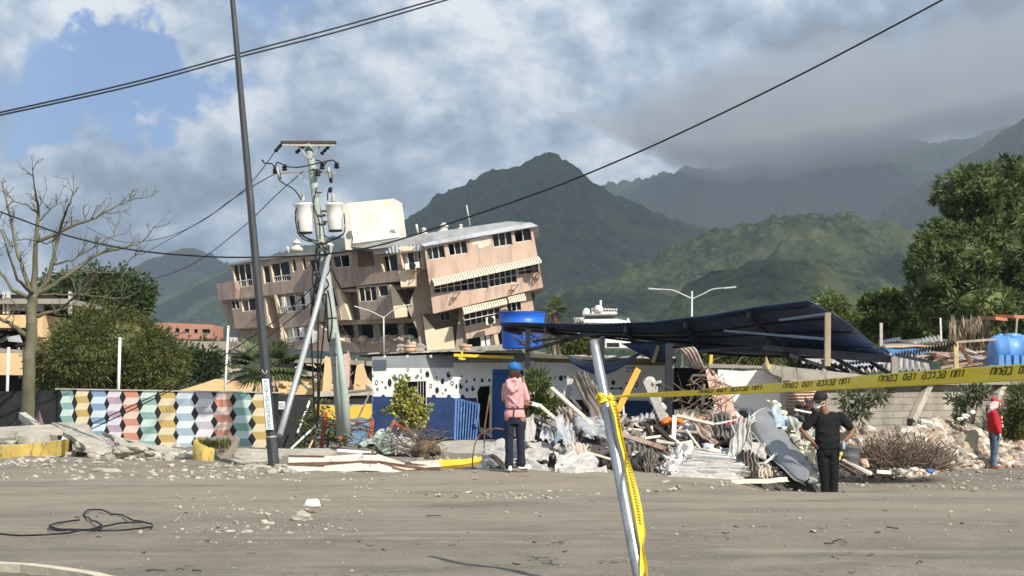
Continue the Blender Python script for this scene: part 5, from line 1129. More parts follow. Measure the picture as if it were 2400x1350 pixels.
# ---------------------------------------------------------------- poles and cables
def poles():
    # dark leaning lamp pole with painted lettering plate
    pm = mat('dark_pole', (.042, .045, .050), .55, .4, .9, .25, stretch=(6, 6, .5), c2=(.16, .155, .15), thr=(.6, .72), s2=1.5, spec=.4)
    D = 31.2; root = thing('lamp_pole', 'tall dark leaning pole with a vertical white lettered plate near its foot', 'pole', P(642, 1088, D))
    def C(y): t = (1090 - y) / 1090; return P(642 - 97 * t, y, D)
    b = MB(); ys = [1090, 1024, 1023.5, 800, 560, 300, 60, -180]; wd = [12.5, 12.5, 11.0, 10.0, 8.8, 7.5, 6.2, 5.2]
    pts = [C(y) for y in ys]; b.tube(pts, [w * 1.05 * D / F for w in wd], pm, 8, sm=False); b.build('shaft', root)
    b = MB(); b.tube([C(1025.5), C(1022)], [.108, .105], M_galv, 8, sm=False); b.build('joint_ring', root)
    pl = mat('plate_white', (.72, .80, .78), .6, .05, 3, .1); b = MB()
    def X(y, t): return P(642 - 97 * (1090 - y) / 1090 - 2 + t, y, D - .13)
    q = [X(888, -8.0), X(888, 7.6), X(1007, 8.6), X(1007, -8.2)]; b.slab(q, (0, .02, 0), pl); plo = b.build('plate', root)
    # stacked letters as built strokes
    G = {'M': [((0, 0), (0, 1)), ((0, 1), (.5, .4)), ((.5, .4), (1, 1)), ((1, 1), (1, 0))], 'V': [((0, 1), (.5, 0)), ((.5, 0), (1, 1))], 'O': [((0, .1), (0, .9)), ((0, .9), (1, .9)), ((1, .9), (1, .1)), ((1, .1), (0, .1))],
         'T': [((0, 1), (1, 1)), ((.5, 1), (.5, 0))], 'A': [((0, 0), (.5, 1)), ((.5, 1), (1, 0)), ((.25, .4), (.75, .4))], 'P': [((0, 0), (0, 1)), ((0, 1), (1, 1)), ((1, 1), (1, .5)), ((1, .5), (0, .5))],
         'C': [((1, 1), (0, 1)), ((0, 1), (0, 0)), ((0, 0), (1, 0))], 'N': [((0, 0), (0, 1)), ((0, 1), (1, 0)), ((1, 0), (1, 1))], 'E': [((1, 1), (0, 1)), ((0, 1), (0, 0)), ((0, 0), (1, 0)), ((0, .5), (.8, .5))], 'D': [((0, 0), (0, 1)), ((0, 1), (.7, 1)), ((.7, 1), (1, .5)), ((1, .5), (.7, 0)), ((.7, 0), (0, 0))]}
    ink = mat('plate_ink', (.24, .36, .36), .7, .15, 3, 0); b = MB(); y = 891
    for ch in 'MVOTAPOONADEE':
        for (x0, y0), (x1, y1) in G[ch]:
            A = X(y + 7 * (1 - y0), -3.2 + 6.8 * x0); B = X(y + 7 * (1 - y1), -3.2 + 6.8 * x1); b.beam(A + Vector((0, -.004, 0)), B + Vector((0, -.004, 0)), .011, .006, ink, up=(0, 1, 0))
        y += 8.8
    b.build('lettering', root)
    b = MB(); b.tube([X(866, -6), X(872, -4), X(876, 0), X(874, 4), X(868, 5)], .008, M_frame, 4); b.build('painted_mark', root)
    # green utility pole
    D = 41; gm = mat('green_pole', (.33, .38, .34), .65, .18, 1.2, .25, c2=(.38, .36, .30), thr=(.56, .7), s2=2.5, c3=(.20, .09, .05), thr3=(.67, .72), s3=7)
    root = thing('utility_pole', 'pale green steel utility pole leaning left, with two white transformers', 'utility pole', P(806, 1010, D)); k = D / F
    line = [(722, 338), (733, 400), (741, 480), (752, 560), (762, 640), (778, 760), (792, 860), (806, 1020)]; rd = [8.2, 8.8, 9.5, 11.0, 12.5, 13.5, 15, 16]
    b = MB(); b.tube([P(x, y, D) for x, y in line], [r * k for r in rd], gm, 14); b.build('shaft', root)
    b = MB()
    for (x, y, r) in ((724, 352, 9.2), (737, 398, 10), (744, 450, 10.5), (751, 505, 12.5), (752, 525, 12.5), (756, 570, 14.5), (776, 745, 15.5), (790, 830, 16)): b.tube([P(x, y + 2, D), P(x, y - 2, D)], r * k, M_galvD, 12)
    b.build('clamp', root)
    b = MB(); b.beam(P(659, 334, D + .1), P(787, 334, D - .1), .14, .07, M_woodD); b.build('crossarm', root)
    b = MB(); b.beam(P(662, 340, D - .15), P(784, 341, D - .15), .05, .05, M_galvW)
    for x in (700, 750): b.beam(P(x, 343, D - .1), P(727 + (x - 725) * .1, 372, D - .1), .035, .035, M_galvW)
    b.build('crossarm_brace', root)
    b = MB(); b.beam(P(660, 405, D + .3), P(725, 400, D), .07, .05, M_galvW); b.beam(P(735, 402, D), P(785, 405, D - .3), .07, .05, M_galvW); b.beam(P(700, 410, D), P(727, 432, D), .03, .03, M_galvW); b.build('crossarm', root)
    def ins(p, q, n=4):
        m = MB(); p = P(*p); q = P(*q); m.tube([p, q], .02, M_black, 5)
        for i in range(n): c = p.lerp(q, (i + .5) / n); m.rock(c, .055, M_black, i, 1, 1, .0)
        m.build('insulator', root)
    ins((660, 338, D), (645, 355, D)); ins((712, 342, D), (694, 358, D)); ins((776, 338, D), (752, 362, D)); ins((652, 398, D), (656, 420, D), 3); ins((775, 410, D), (776, 428, D), 3); ins((775, 440, D), (774, 450, D), 2)
    for x, y in ((645, 402), (667, 395), (755, 392), (789, 390), (745, 408)):
        m = MB(); o = P(x, y + 5, D - .2); m.lathe([(.05, 0), (.08, .03), (.04, .06), (.08, .09), (.04, .12), (.06, .16)], o, M_black, 10); m.build('fuse', root)
    for x in (651, 771): m = MB(); m.tube([P(x - 2, 392, D - .25), P(x + 4, 418, D - .25)], .035, M_galvW, 8); m.build('fuse', root)
    wt = mat('transformer_white', (.72, .72, .67), .45, .10, 2, .1, c2=(.50, .47, .40), thr=(.62, .75), s2=2)
    for cx, top, bot, w in ((714, 478, 545, 21), (785, 478, 540, 20)):
        m = MB(); o = P(cx + 1, bot, D - .15); H = (bot - top) * k; r = w * k; ax = Matrix.Rotation(R(-3), 3, 'Y')
        m.lathe([(r * .80, 0), (r * .85, .02), (r * .92, H * .5), (r, H * .93), (r * 1.08, H * .95), (r * 1.08, H), (r * .95, H * 1.03), (r * .2, H * 1.05)], o, wt, 24, ax)
        tr = m.build('transformer', root)
        m = MB(); m.lathe([(r * .80, -.03), (r * .82, .005), (r * .1, .0)], o, M_black, 20, ax)
        m.build('base_ring', tr)
        m = MB(); q = P(cx - 4, top - 4, D - .2); m.lathe([(.06, 0), (.07, .04), (.04, .06), (.07, .1), (.035, .13), (.05, .17), (.02, .22)], q, M_galvW, 10); m.build('bushing', tr)
        m = MB()
        for yy in (495, 520): m.beam(P(cx, yy, D), P(745 + (yy - 495) * .15, yy, D), .09, .05, M_galvW)
        m.build('bracket', tr)
    m = MB()
    def wire(mb, pts, r, D_=D - .3, mt=None, sub=5):
        W_ = [P(p[0], p[1], p[2] if len(p) > 2 else D_) for p in pts]; q = []
        n = len(W_)
        for i in range(n - 1):
            p0 = W_[max(i - 1, 0)]; p1 = W_[i]; p2 = W_[i + 1]; p3 = W_[min(i + 2, n - 1)]
            for j in range(sub):
                t = j / sub; q.append(.5 * ((2 * p1) + (p2 - p0) * t + (2 * p0 - 5 * p1 + 4 * p2 - p3) * t * t + (3 * p1 - p0 - 3 * p2 + p3) * t ** 3))
        q.append(W_[-1]); mb.tube(q, r, mt or M_black, 5, False)
    for pts in (((618, 378), (614, 374), (620, 382), (637, 384), (645, 395), (648, 402)), ((645, 400), (648, 382), (660, 384), (672, 390), (700, 392), (735, 385), (765, 378), (780, 376), (792, 385)), ((653, 420), (665, 430), (690, 445), (706, 468)),
                ((776, 452), (772, 440), (768, 455), (768, 470)), ((740, 375), (750, 378), (760, 385), (765, 380)), ((700, 480), (692, 500), (697, 540), (710, 560), (735, 568), (750, 575)), ((806, 500), (808, 540), (795, 556), (770, 566), (755, 575)),
                ((696, 545), (720, 560), (740, 570), (760, 590), (770, 610)), ((760, 552), (780, 560), (806, 548)), ((742, 440), (735, 480), (748, 520), (750, 560)), ((705, 500), (700, 530), (715, 555), (745, 565)), ((715, 480), (708, 500), (706, 510), (712, 530)),
                ((750, 580), (748, 620), (745, 660), (752, 700)), ((742, 570), (738, 620), (742, 650), (735, 700), (740, 760)), ((770, 575), (775, 610), (770, 640), (755, 655)), ((756, 600), (736, 620), (732, 660), (742, 680), (760, 665))):
        wire(m, pts, .017)
    m.build('wiring', root)
    # lower cable bundle: loops and drooping cables on the pole
    m = MB()
    for pts in (((762, 655, D - .5), (745, 660, D - .5), (735, 690, D - .5), (728, 760), (732, 850), (738, 990)), ((757, 660), (748, 700), (745, 800), (745, 910), (742, 1000)), ((765, 690), (760, 760), (752, 850), (748, 930), (746, 990)), ((768, 680), (775, 720), (778, 760), (770, 800), (765, 700)),
                ((760, 648), (742, 655), (740, 672), (758, 680), (770, 668), (762, 650)), ((755, 655), (736, 668), (745, 690), (765, 690)), ((750, 575), (742, 590), (760, 600), (772, 588), (755, 578))):
        wire(m, pts, .022, D - .4)
    one(m, 'cable_bundle', 'black cables hanging in loose loops down the green utility pole', 'cables')
    # second green pole stub beside it
    b = MB(); b.tube([P(812, 1015, D - .6), P(808, 930, D - .6), P(800, 860, D - .5), P(790, 780, D - .3)], [11 * k, 10 * k, 8 * k, 5 * k], gm, 12); one(b, 'support_pole', 'second slimmer green pole standing against the foot of the utility pole', 'pole')
    # grey raking brace
    b = MB(); b.tube([P(655, 1022, 37.5), P(700, 870, 39), P(745, 710, 40.2), P(776, 575, 40.8)], [7 * k, 6.6 * k, 6.2 * k, 5.4 * k], mat('grey_brace', (.36, .37, .38), .5, .15, 1.5, .2, metal=.3), 12); b.tube([P(776, 580, 40.8), P(769, 568, 40.8)], .09, M_frame, 8)
    one(b, 'brace_pole', 'long pale grey tube raking up against the green utility pole', 'pole')
    # overhead lines
    def line(lb, pts, r, group=None):
        m = MB(); wire(m, pts, r, 30, None, 8); one(m, 'overhead_cable', lb, 'cable', group)
    line('upper of the two parallel black cables crossing the upper left sky behind the leaning pole', ((-60, 277, 33), (300, 196, 34), (560, 126, 35), (800, 62, 36), (1080, -18, 38)), .020, 'parallel cables upper left')
    line('lower of the two parallel black cables crossing the upper left sky behind the leaning pole', ((-60, 283, 33), (300, 204, 34), (560, 134, 35), (800, 72, 36), (1120, -22, 38)), .020, 'parallel cables upper left')
    line('long black cable sagging behind the lamp pole and climbing to the top right corner', ((-80, 470, 33), (10, 500, 33), (150, 550, 33), (300, 584, 33), (460, 600, 33), (600, 603, 33), (760, 596, 33), (900, 572, 32), (1100, 508, 31), (1300, 438, 30), (1500, 355, 29), (1700, 262, 28), (1900, 163, 27), (2100, 58, 26), (2260, -28, 25.5)), .017)
    line('thin upper wire from the left end of the pole top crossarm towards the hills', ((645, 355, 41), (600, 415, 43), (560, 455, 46), (500, 500, 50), (420, 548, 56), (330, 598, 66)), .013, 'thin wires')
    line('thin wire from the middle crossarm joining the upper wire', ((655, 402, 41), (600, 432, 43), (540, 470, 46), (470, 520, 50), (380, 558, 56), (280, 566, 66), (200, 530, 70)), .013, 'thin wires')
    line('thin wire from the pole centre running down left behind the lamp pole', ((710, 402, 41), (650, 455, 43), (560, 540, 47), (440, 625, 54), (320, 665, 66)), .013, 'thin wires')
    line('lower black cable running down left from the utility pole across the painted wall', ((765, 640, 40.6), (700, 705, 40.4), (640, 755, 40.2), (560, 810, 40.2), (430, 893, 40.6), (300, 955, 42), (190, 1005, 43)), .015, 'cables crossing the painted wall')
    line('second black cable just below, crossing the painted wall to the ground', ((755, 690, 40.6), (690, 740, 40.4), (640, 780, 40.2), (540, 850, 40.2), (430, 900, 40.6), (300, 965, 42), (200, 1012, 43)), .015, 'cables crossing the painted wall')
    # double arm street lamps
    def lamp(lb, c, arms, foot, D, r):
        rt = thing('street_lamp', lb, 'street lamp', P(*foot, D)); lm = mat('lamp_grey', (.52, .53, .52), .45, .1, 2, .1, metal=.2)
        b = MB(); b.tube([P(*foot, D), P(*c, D)], r, lm, 8); b.build('column', rt)
        for a in arms:
            b = MB(); wire(b, [(x, y, D) for x, y in a], r * .7, D, lm, 4); b.build('arm', rt)
            e = P(*a[-1], D); f = P(*a[-2], D); d = (e - f).normalized(); b = MB(); b.beam(e - d * r * 2, e + d * r * 12, r * 5, r * 1.5, lm); b.build('lamp_head', rt)
    lamp('white double armed street lamp rising behind the dark shed roof', (1622, 682), [[(1622, 700), (1600, 690), (1575, 680), (1545, 678)], [(1624, 700), (1650, 688), (1670, 678), (1700, 675)]], (1620, 860), 60, .033)
    lamp('grey double armed street lamp in front of the leaning apartment block', (899, 742), [[(899, 745), (880, 735), (865, 728), (852, 724)], [(899, 745), (915, 732), (930, 722), (945, 718)]], (900, 840), 62, .03)
poles()
# ---------------------------------------------------------------- people
def fuse(mb, name, parent, vox, smooth=3, m=None):
    """union of overlapping closed shapes as one continuous surface"""
    ob = mb.build(name, parent, sm_all=True)
    a = ob.modifiers.new('r', 'REMESH'); a.mode = 'VOXEL'; a.voxel_size = vox
    if smooth: s = ob.modifiers.new('s', 'SMOOTH'); s.iterations = smooth; s.factor = .5
    dg = bpy.context.evaluated_depsgraph_get(); me = bpy.data.meshes.new_from_object(ob.evaluated_get(dg)); ob.modifiers.clear()
    old = ob.data; ob.data = me; bpy.data.meshes.remove(old); me.name = name
    me.materials.clear(); me.materials.append(m); me.polygons.foreach_set('use_smooth', [True] * len(me.polygons)); me.polygons.foreach_set('material_index', [0] * len(me.polygons)); me.update(); return ob
class Fig:
    def __init__(s, o, sc=1.0): s.o = Vector(o); s.k = sc
    def w(s, p): return s.o + Vector(p) * s.k
    def cap(s, mb, pts, rs, m=None, n=12):
        """tapering limb through pts, rounded at the joints"""
        W_ = [s.w(p) for p in pts]; mb.tube(W_, [r * s.k for r in rs], m, n)
        for p, r in zip(W_, rs): mb.rock(p, (r * s.k * .98,) * 3, m, 0, 1, 2, 0, 0)
    def loft(s, mb, rings, m=None, n=20):
        """rings: (x, y, z, rx, ry[, yaw])"""
        k = len(mb.v)
        for r in rings:
            yaw = r[5] if len(r) > 5 else 0
            for j in range(n):
                a = 2 * math.pi * j / n; x = r[3] * math.cos(a); y = r[4] * math.sin(a)
                mb.v.append(tuple(s.w((r[0] + x * math.cos(yaw) - y * math.sin(yaw), r[1] + x * math.sin(yaw) + y * math.cos(yaw), r[2]))))
        for i in range(len(rings) - 1):
            for j in range(n): a = k + i * n + j; b = k + i * n + (j + 1) % n; mb.face((a, b, b + n, a + n), m)
        mb.face([k + j for j in range(n)][::-1], m); e = k + (len(rings) - 1) * n; mb.face([e + j for j in range(n)], m)
    def hand(s, mb, wrist, d, nrm, m, curl=.5, side=1):
        """palm, four fingers of unequal length and a thumb; d = along the hand, nrm = out of the palm, side = thumb side"""
        d = Vector(d).normalized(); nrm = Vector(nrm).normalized(); sd_ = d.cross(nrm).normalized() * side; nrm = sd_.cross(d).normalized() * side
        w_ = Vector(wrist); pc = w_ + d * .05
        s.cap(mb, [w_, w_ + d * .03 + sd_ * .012, w_ + d * .085 + sd_ * .024], [.024, .022, .014], m, 8); s.cap(mb, [w_, w_ + d * .03 - sd_ * .012, w_ + d * .080 - sd_ * .026], [.024, .022, .013], m, 8); s.cap(mb, [w_, w_ + d * .088], [.022, .014], m, 8)
        for i, L in enumerate((.072, .082, .076, .058)):
            b = w_ + d * (.088 - .004 * abs(i - 1)) + sd_ * (.030 - .020 * i); q1 = b + (d * math.cos(curl * .5) + nrm * math.sin(curl * .5)) * L * .48; q2 = q1 + (d * math.cos(curl * 1.3) + nrm * math.sin(curl * 1.3)) * L * .3; q3 = q2 + (d * math.cos(curl * 1.8) + nrm * math.sin(curl * 1.8)) * L * .24
            s.cap(mb, [b, q1, q2, q3], [.0098, .009, .0083, .007], m, 7)
        b = w_ + d * .028 + sd_ * .026; q1 = b + (d * .65 + sd_ * .75).normalized() * .034; q2 = q1 + (d * .95 + sd_ * .25 + nrm * .3).normalized() * .030; s.cap(mb, [b, q1, q2], [.013, .0105, .0085], m, 7)
    def head(s, mb, c, fw, m):
        """head with jaw, nose, brow, ears; fw = facing direction"""
        c = Vector(c); fw = Vector(fw).normalized(); sd_ = fw.cross(Vector((0, 0, 1))).normalized(); up = sd_.cross(fw)
        def b(off, r, rr=0): mb.rock(s.w(c + fw * off[0] + sd_ * off[1] + up * off[2]), tuple(v * s.k for v in (r if hasattr(r, '__len__') else (r, r, r))), m, 0, 1, 2, 0, math.atan2(fw.y, fw.x))
        b((-.012, 0, .028), (.098, .080, .095)); b((.022, 0, -.035), (.072, .060, .078)); b((.045, 0, -.078), (.040, .036, .032)); b((.062, 0, .03), (.035, .058, .03)); b((.096, 0, -.014), (.020, .013, .026)); b((.082, 0, -.052), (.018, .026, .012))
        for e in (-1, 1): b((-.006, e * .080, -.01), (.022, .010, .034)); b((.060, e * .036, -.025), (.026, .022, .022))
    def eyes(s, mb, c, fw, m):
        c = Vector(c); fw = Vector(fw).normalized(); sd_ = fw.cross(Vector((0, 0, 1))).normalized()
        for e in (-1, 1): mb.rock(s.w(c + fw * .083 + sd_ * e * .032 + Vector((0, 0, .004))), (.010 * s.k,) * 3, m, 0, .7, 1, 0)
    def cap_(s, mb, c, fw, m, r=.105, brim=.085, tilt=-.15):
        c = Vector(c); fw = Vector(fw).normalized(); sd_ = fw.cross(Vector((0, 0, 1))).normalized(); up = Vector((0, 0, 1)); N = 20; prof = [(1.0, .015), (1.03, .045), (.97, .085), (.78, .120), (.42, .142), (.03, .148)]
        k = len(mb.v)
        for rr, z in prof:
            for j in range(N):
                a = 2 * math.pi * j / N; mb.v.append(tuple(s.w(c + fw * math.cos(a) * r * rr * 1.08 + sd_ * math.sin(a) * r * rr * .93 + up * (z - .005))))
        for i in range(len(prof) - 1):
            for j in range(N): a = k + i * N + j; b = k + i * N + (j + 1) % N; mb.face((a, b, b + N, a + N), m, True)
        mb.face([k + j for j in range(N)][::-1], m)
        k = len(mb.v)
        for t in range(5):
            for j in range(9):
                a = (j / 8 - .5) * 2.3; rr = r + brim * t / 4 * math.cos(a * .62)
                for dz in (0, -.006): mb.v.append(tuple(s.w(c + fw * math.cos(a) * rr * 1.08 + sd_ * math.sin(a) * rr * .93 * (1 - .1 * t / 4) + up * (.018 + dz + tilt * brim * t / 4 - .012 * abs(math.sin(a)) * t / 4))))
        for t in range(4):
            for j in range(8):
                a = k + (t * 9 + j) * 2; mb.face((a, a + 2, a + 20, a + 18), m, True); mb.face((a + 1, a + 19, a + 21, a + 3), m, True)
        for j in range(8): a = k + (36 + j) * 2; mb.face((a, a + 2, a + 3, a + 1), m)
def shoe(fg, mb, p, fw, m, L=.27):
    p = Vector(p); fw = Vector(fw).normalized(); a = math.atan2(fw.y, fw.x)
    fg.loft(mb, [(p.x + fw.x * .045, p.y + fw.y * .045, p.z + z, rx, ry, a) for z, rx, ry in ((-.0, L * .48, .046), (.012, L * .5, .052), (.035, L * .48, .050), (.06, L * .34, .043))], m, 18)
    mb.rock(fg.w(p + Vector((0, 0, .07)) - fw * .02), (.055 * fg.k, .046 * fg.k, .05 * fg.k), m, 0, 1, 2, 0, a)
sk1 = mat('skin', (.30, .155, .095), .55, .08, 6, .1); sk2 = mat('skin_dark', (.215, .105, .062), .55, .08, 6, .1)
def person_pink():
    D = 26.0; base = P(1206, 1104, D); base.z = gz(base.x, base.y) + .03; g = Fig(base, 1.0); root = thing('person', 'person seen from behind in pink hooded top, blue cap and navy trousers', 'person', base)
    b = MB(); hc = (.012, .01, 1.555); fwd = (.62, .75, -.1)
    g.head(b, hc, fwd, sk1); g.cap(b, [(.0, .0, 1.50), (-.005, 0, 1.40)], [.052, .060]); g.loft(b, [(0, 0, z, rx, ry) for z, rx, ry in ((.82, .12, .08), (.9, .125, .08), (1.05, .115, .075), (1.2, .125, .08), (1.33, .14, .075), (1.40, .08, .06))], sk1)
    g.cap(b, [(.145, 0, 1.345), (.205, -.01, 1.13), (.165, .07, 1.30), (.135, .10, 1.45)], [.05, .040, .034, .025]); g.hand(b, (.133, .105, 1.455), (-.18, -.05, 1), (-1, .2, 0), sk1, .7, 1)
    g.cap(b, [(-.135, 0, 1.345), (-.16, .10, 1.12), (0, .17, 1.06), (.14, .15, 1.055)], [.05, .042, .035, .026]); g.hand(b, (.14, .15, 1.055), (1, -.1, .05), (0, -1, 0), sk1, .6, -1)
    for x in (-.085, .095): g.cap(b, [(x, 0, .85), (x, -.005, .47), (x + (.0 if x < 0 else .015), 0, .07)], [.085, .055, .036])
    fuse(b, 'body', root, .0075, 2, sk1)
    pk = mat('pink_knit', (.66, .33, .33), .85, .12, 5, .9, bscale=9, bdist=.05); b = MB()
    g.loft(b, [(0 + sx, 0, z, rx, ry) for z, rx, ry, sx in ((.845, .172, .115, .01), (.90, .168, .115, .0), (.955, .156, .11, 0), (.985, .142, .100, 0), (1.02, .150, .108, 0), (1.12, .152, .108, 0), (1.25, .158, .108, -.01), (1.34, .162, .100, -.01), (1.39, .135, .085, -.01), (1.425, .085, .075, 0), (1.44, .07, .065, 0))])
    g.cap(b, [(.130, 0, 1.345), (.175, -.01, 1.21), (.200, -.01, 1.145)], [.062, .056, .054]); g.cap(b, [(-.135, 0, 1.345), (-.155, .05, 1.22), (-.160, .09, 1.15)], [.062, .058, .052])
    # hood lying on the back
    g.cap(b, [(-.10, -.075, 1.40), (-.085, -.115, 1.33), (-.035, -.135, 1.27), (.02, -.12, 1.30), (.05, -.09, 1.37)], [.045, .05, .050, .045, .035]); g.cap(b, [(-.11, -.05, 1.42), (0, -.07, 1.45), (.07, -.04, 1.42)], [.035, .04, .035])
    g.cap(b, [(-.10, -.11, 1.20), (.0, -.122, 1.08), (.09, -.115, 1.00)], [.018, .014, .010]); g.cap(b, [(.12, -.09, 1.22), (.07, -.118, 1.10), (-.02, -.122, 1.02)], [.016, .014, .01])
    fuse(b, 'hooded_top', root, .011, 2, pk)
    b = MB(); bl = mat('bag_strap', (.012, .012, .014), .7, .1, 5, 0); g.loft(b, [(0, 0, z, .170, .122) for z in (.982, .993)], bl, 28); b.tube([g.w((.0, -.126, .985)), g.w((-.01, -.13, .92)), g.w((-.012, -.132, .85))], .008, bl, 6); b.build('waist_cord', root)
    nv = mat('navy_trousers', (.016, .019, .036), .85, .2, 5, .9, bscale=8, bdist=.05); b = MB()
    g.loft(b, [(0, 0, z, rx, ry) for z, rx, ry in ((.74, .155, .108), (.80, .158, .110), (.87, .150, .10), (.90, .14, .095))])
    g.cap(b, [(-.086, 0, .78), (-.088, -.005, .48), (-.085, 0, .25), (-.088, 0, .075)], [.085, .068, .064, .074]); g.cap(b, [(.090, 0, .78), (.094, -.005, .48), (.105, 0, .25), (.112, 0, .10)], [.085, .068, .063, .072])
    fuse(b, 'trousers', root, .011, 2, nv)
    ws = mat('white_shoe', (.76, .75, .72), .6, .05, 5, .1)
    for i, (p, f) in enumerate((((-.085, 0, 0), (-.15, -1, 0) if False else (-.25, .9, 0)), ((.125, .0, .03), (.85, .5, 0)))): b = MB(); shoe(g, b, p, f, ws, .25); b.build('shoe', root)
    b = MB(); cb = mat('cap_blue', (.012, .14, .36), .62, .25, 8, .5, spec=.3, bscale=10); g.cap_(b, (.005, .005, 1.585), fwd, cb, .112, .075); cp = b.build('cap', root); b = MB(); b.rock(g.w((.0, .0, 1.735)), (.013,) * 3, cb, 0, 1, 1, 0); b.build('button', cp)
    b = MB(); hr = mat('brown_hair', (.055, .026, .016), .6, .3, 6, .4); g.cap(b, [(-.03, -.035, 1.58), (-.035, -.045, 1.52), (-.02, -.035, 1.465)], [.075, .062, .04]); g.cap(b, [(.03, -.03, 1.57), (.03, -.035, 1.50)], [.072, .055]); fuse(b, 'hair', root, .01, 1, hr)
    b = MB(); b.beam(g.w((.120, .075, 1.49)), g.w((.098, .06, 1.60)), .014, .07, M_black, up=(1, 0, 0)); ph = b.build('phone', None, None); tag(ph, 'black mobile phone held to the ear of the person in pink', 'phone')
person_pink()
def person_black():
    D = 26.9; base = P(1941, 1161, D); g = Fig((base.x, base.y, base.z), 1.035); base.z = gz(base.x, base.y)
    g.o.z = base.z; root = thing('person', 'man in black t-shirt, trousers and cap with white mask, hands on hips', 'person', base)
    b = MB(); hc = (-.115, -.045, 1.585); fwd = (-.80, -.60, -.10)
    g.head(b, hc, fwd, sk2); g.cap(b, [(-.095, -.03, 1.54), (-.055, -.03, 1.46), (-.03, -.03, 1.40)], [.060, .066, .072]); g.loft(b, [(0, 0, z, rx, ry) for z, rx, ry in ((.86, .15, .10), (1.0, .17, .12), (1.15, .17, .12), (1.3, .18, .11), (1.4, .10, .07), (1.43, .06, .05))], sk2)
    g.cap(b, [(-.215, 0, 1.36), (-.32, -.01, 1.23), (-.405, .01, 1.15), (-.345, -.05, 1.045), (-.268, -.09, .972)], [.066, .058, .052, .044, .031]); g.hand(b, (-.268, -.09, .972), (.50, -.12, -.85), (.6, .6, .3), sk2, .35, -1)
    g.cap(b, [(.235, 0, 1.34), (.335, .01, 1.23), (.405, .02, 1.155), (.36, -.04, 1.06), (.270, -.08, .985)], [.066, .058, .052, .044, .031]); g.hand(b, (.270, -.08, .985), (-.62, -.10, -.78), (-.6, .6, .3), sk2, .4, 1)
    for x in (-.08, .09): g.cap(b, [(x, 0, .88), (x, 0, .5), (x * .7 + .0, 0, .08)], [.09, .06, .04])
    fuse(b, 'body', root, .0075, 2, sk2)
    b = MB(); g.eyes(b, hc, fwd, M_black); b.build('eyes', root)
    ts = mat('black_shirt', (.008, .008, .009), .85, .25, 5, 1.0, bscale=8, bdist=.05); b = MB()
    g.loft(b, [(sx, 0, z, rx, ry) for z, rx, ry, sx in ((.845, .200, .135, .0), (.90, .200, .138, .0), (1.0, .205, .145, 0), (1.08, .198, .145, 0), (1.18, .200, .140, 0), (1.28, .222, .135, 0), (1.36, .232, .122, 0), (1.415, .165, .088, 0), (1.440, .095, .062, -.01))])
    g.cap(b, [(-.185, 0, 1.37), (-.27, -.005, 1.28), (-.345, -.005, 1.20)], [.082, .080, .075]); g.cap(b, [(.205, 0, 1.36), (.295, 0, 1.26), (.350, 0, 1.20)], [.084, .080, .074])
    g.cap(b, [(-.14, -.115, 1.12), (0, -.14, 1.085), (.13, -.118, 1.11)], [.014, .014, .012]); g.cap(b, [(-.15, -.11, .98), (.02, -.138, .96), (.15, -.108, 1.0)], [.014, .015, .012])
    fuse(b, 't_shirt', root, .011, 2, ts)
    tr = mat('black_trousers', (.007, .007, .008), .9, .25, 5, 1.0, bscale=8, bdist=.05); b = MB()
    g.loft(b, [(0, 0, z, rx, ry) for z, rx, ry in ((.74, .178, .122), (.82, .182, .125), (.88, .176, .12))]); g.cap(b, [(-.085, 0, .78), (-.07, -.02, .48), (-.045, 0, .26), (-.028, 0, .07)], [.100, .080, .070, .074]); g.cap(b, [(.090, 0, .78), (.088, -.03, .49), (.085, -.02, .26), (.076, -.03, .06)], [.100, .084, .074, .080])
    fuse(b, 'trousers', root, .011, 2, tr)
    for p, f in (((-.028, 0, 0), (-.3, -1, 0)), ((.075, -.03, 0), (.25, -1, 0))): b = MB(); shoe(g, b, p, f, mat('dark_shoe', (.03, .026, .024), .6, .2, 5, .1), .28); b.build('shoe', root)
    b = MB(); g.cap_(b, (-.110, -.035, 1.622), fwd, mat('black_cap', (.02, .018, .018), .8, .2, 5, .2), .112, .13, -.05); b.build('cap', root)
    b = MB(); hr = mat('black_hair', (.012, .010, .009), .6, .2, 6, .3); g.cap(b, [(-.075, .02, 1.60), (-.065, .03, 1.545)], [.072, .05]); fuse(b, 'hair', root, .01, 1, hr)
    mw = mat('mask_white', (.78, .78, .76), .7, .04, 5, .1); b = MB(); c = Vector(hc); f = Vector(fwd).normalized(); m_ = c + f * .082 + Vector((0, 0, -.045)); b.rock(g.w(m_), (.062, .058, .060), mw, 0, 1, 2, 0, math.atan2(f.y, f.x)); s_ = f.cross(Vector((0, 0, 1))).normalized()
    for e in (-1, 1):
        for dz in (.02, -.02): b.tube([g.w(m_ + s_ * e * .04 + Vector((0, 0, dz * .5))), g.w(c + s_ * e * .080 + f * .03 + Vector((0, 0, dz * 1.4 - .02))), g.w(c + s_ * e * .088 - f * .01 + Vector((0, 0, dz - .01)))], .005, mw, 5)
    b.build('face_mask', root)
    b = MB(); o = g.w((.225, -.145, .845)); b.lathe([(.026, 0), (.030, .01), (.030, .09), (.014, .12), (.014, .135)], o, mat('bottle_blue', (.30, .42, .55), .25, .1, 3, 0), 12); tag(b.build('bottle'), 'small pale blue plastic bottle at the right hip of the man in black', 'bottle')
person_black()
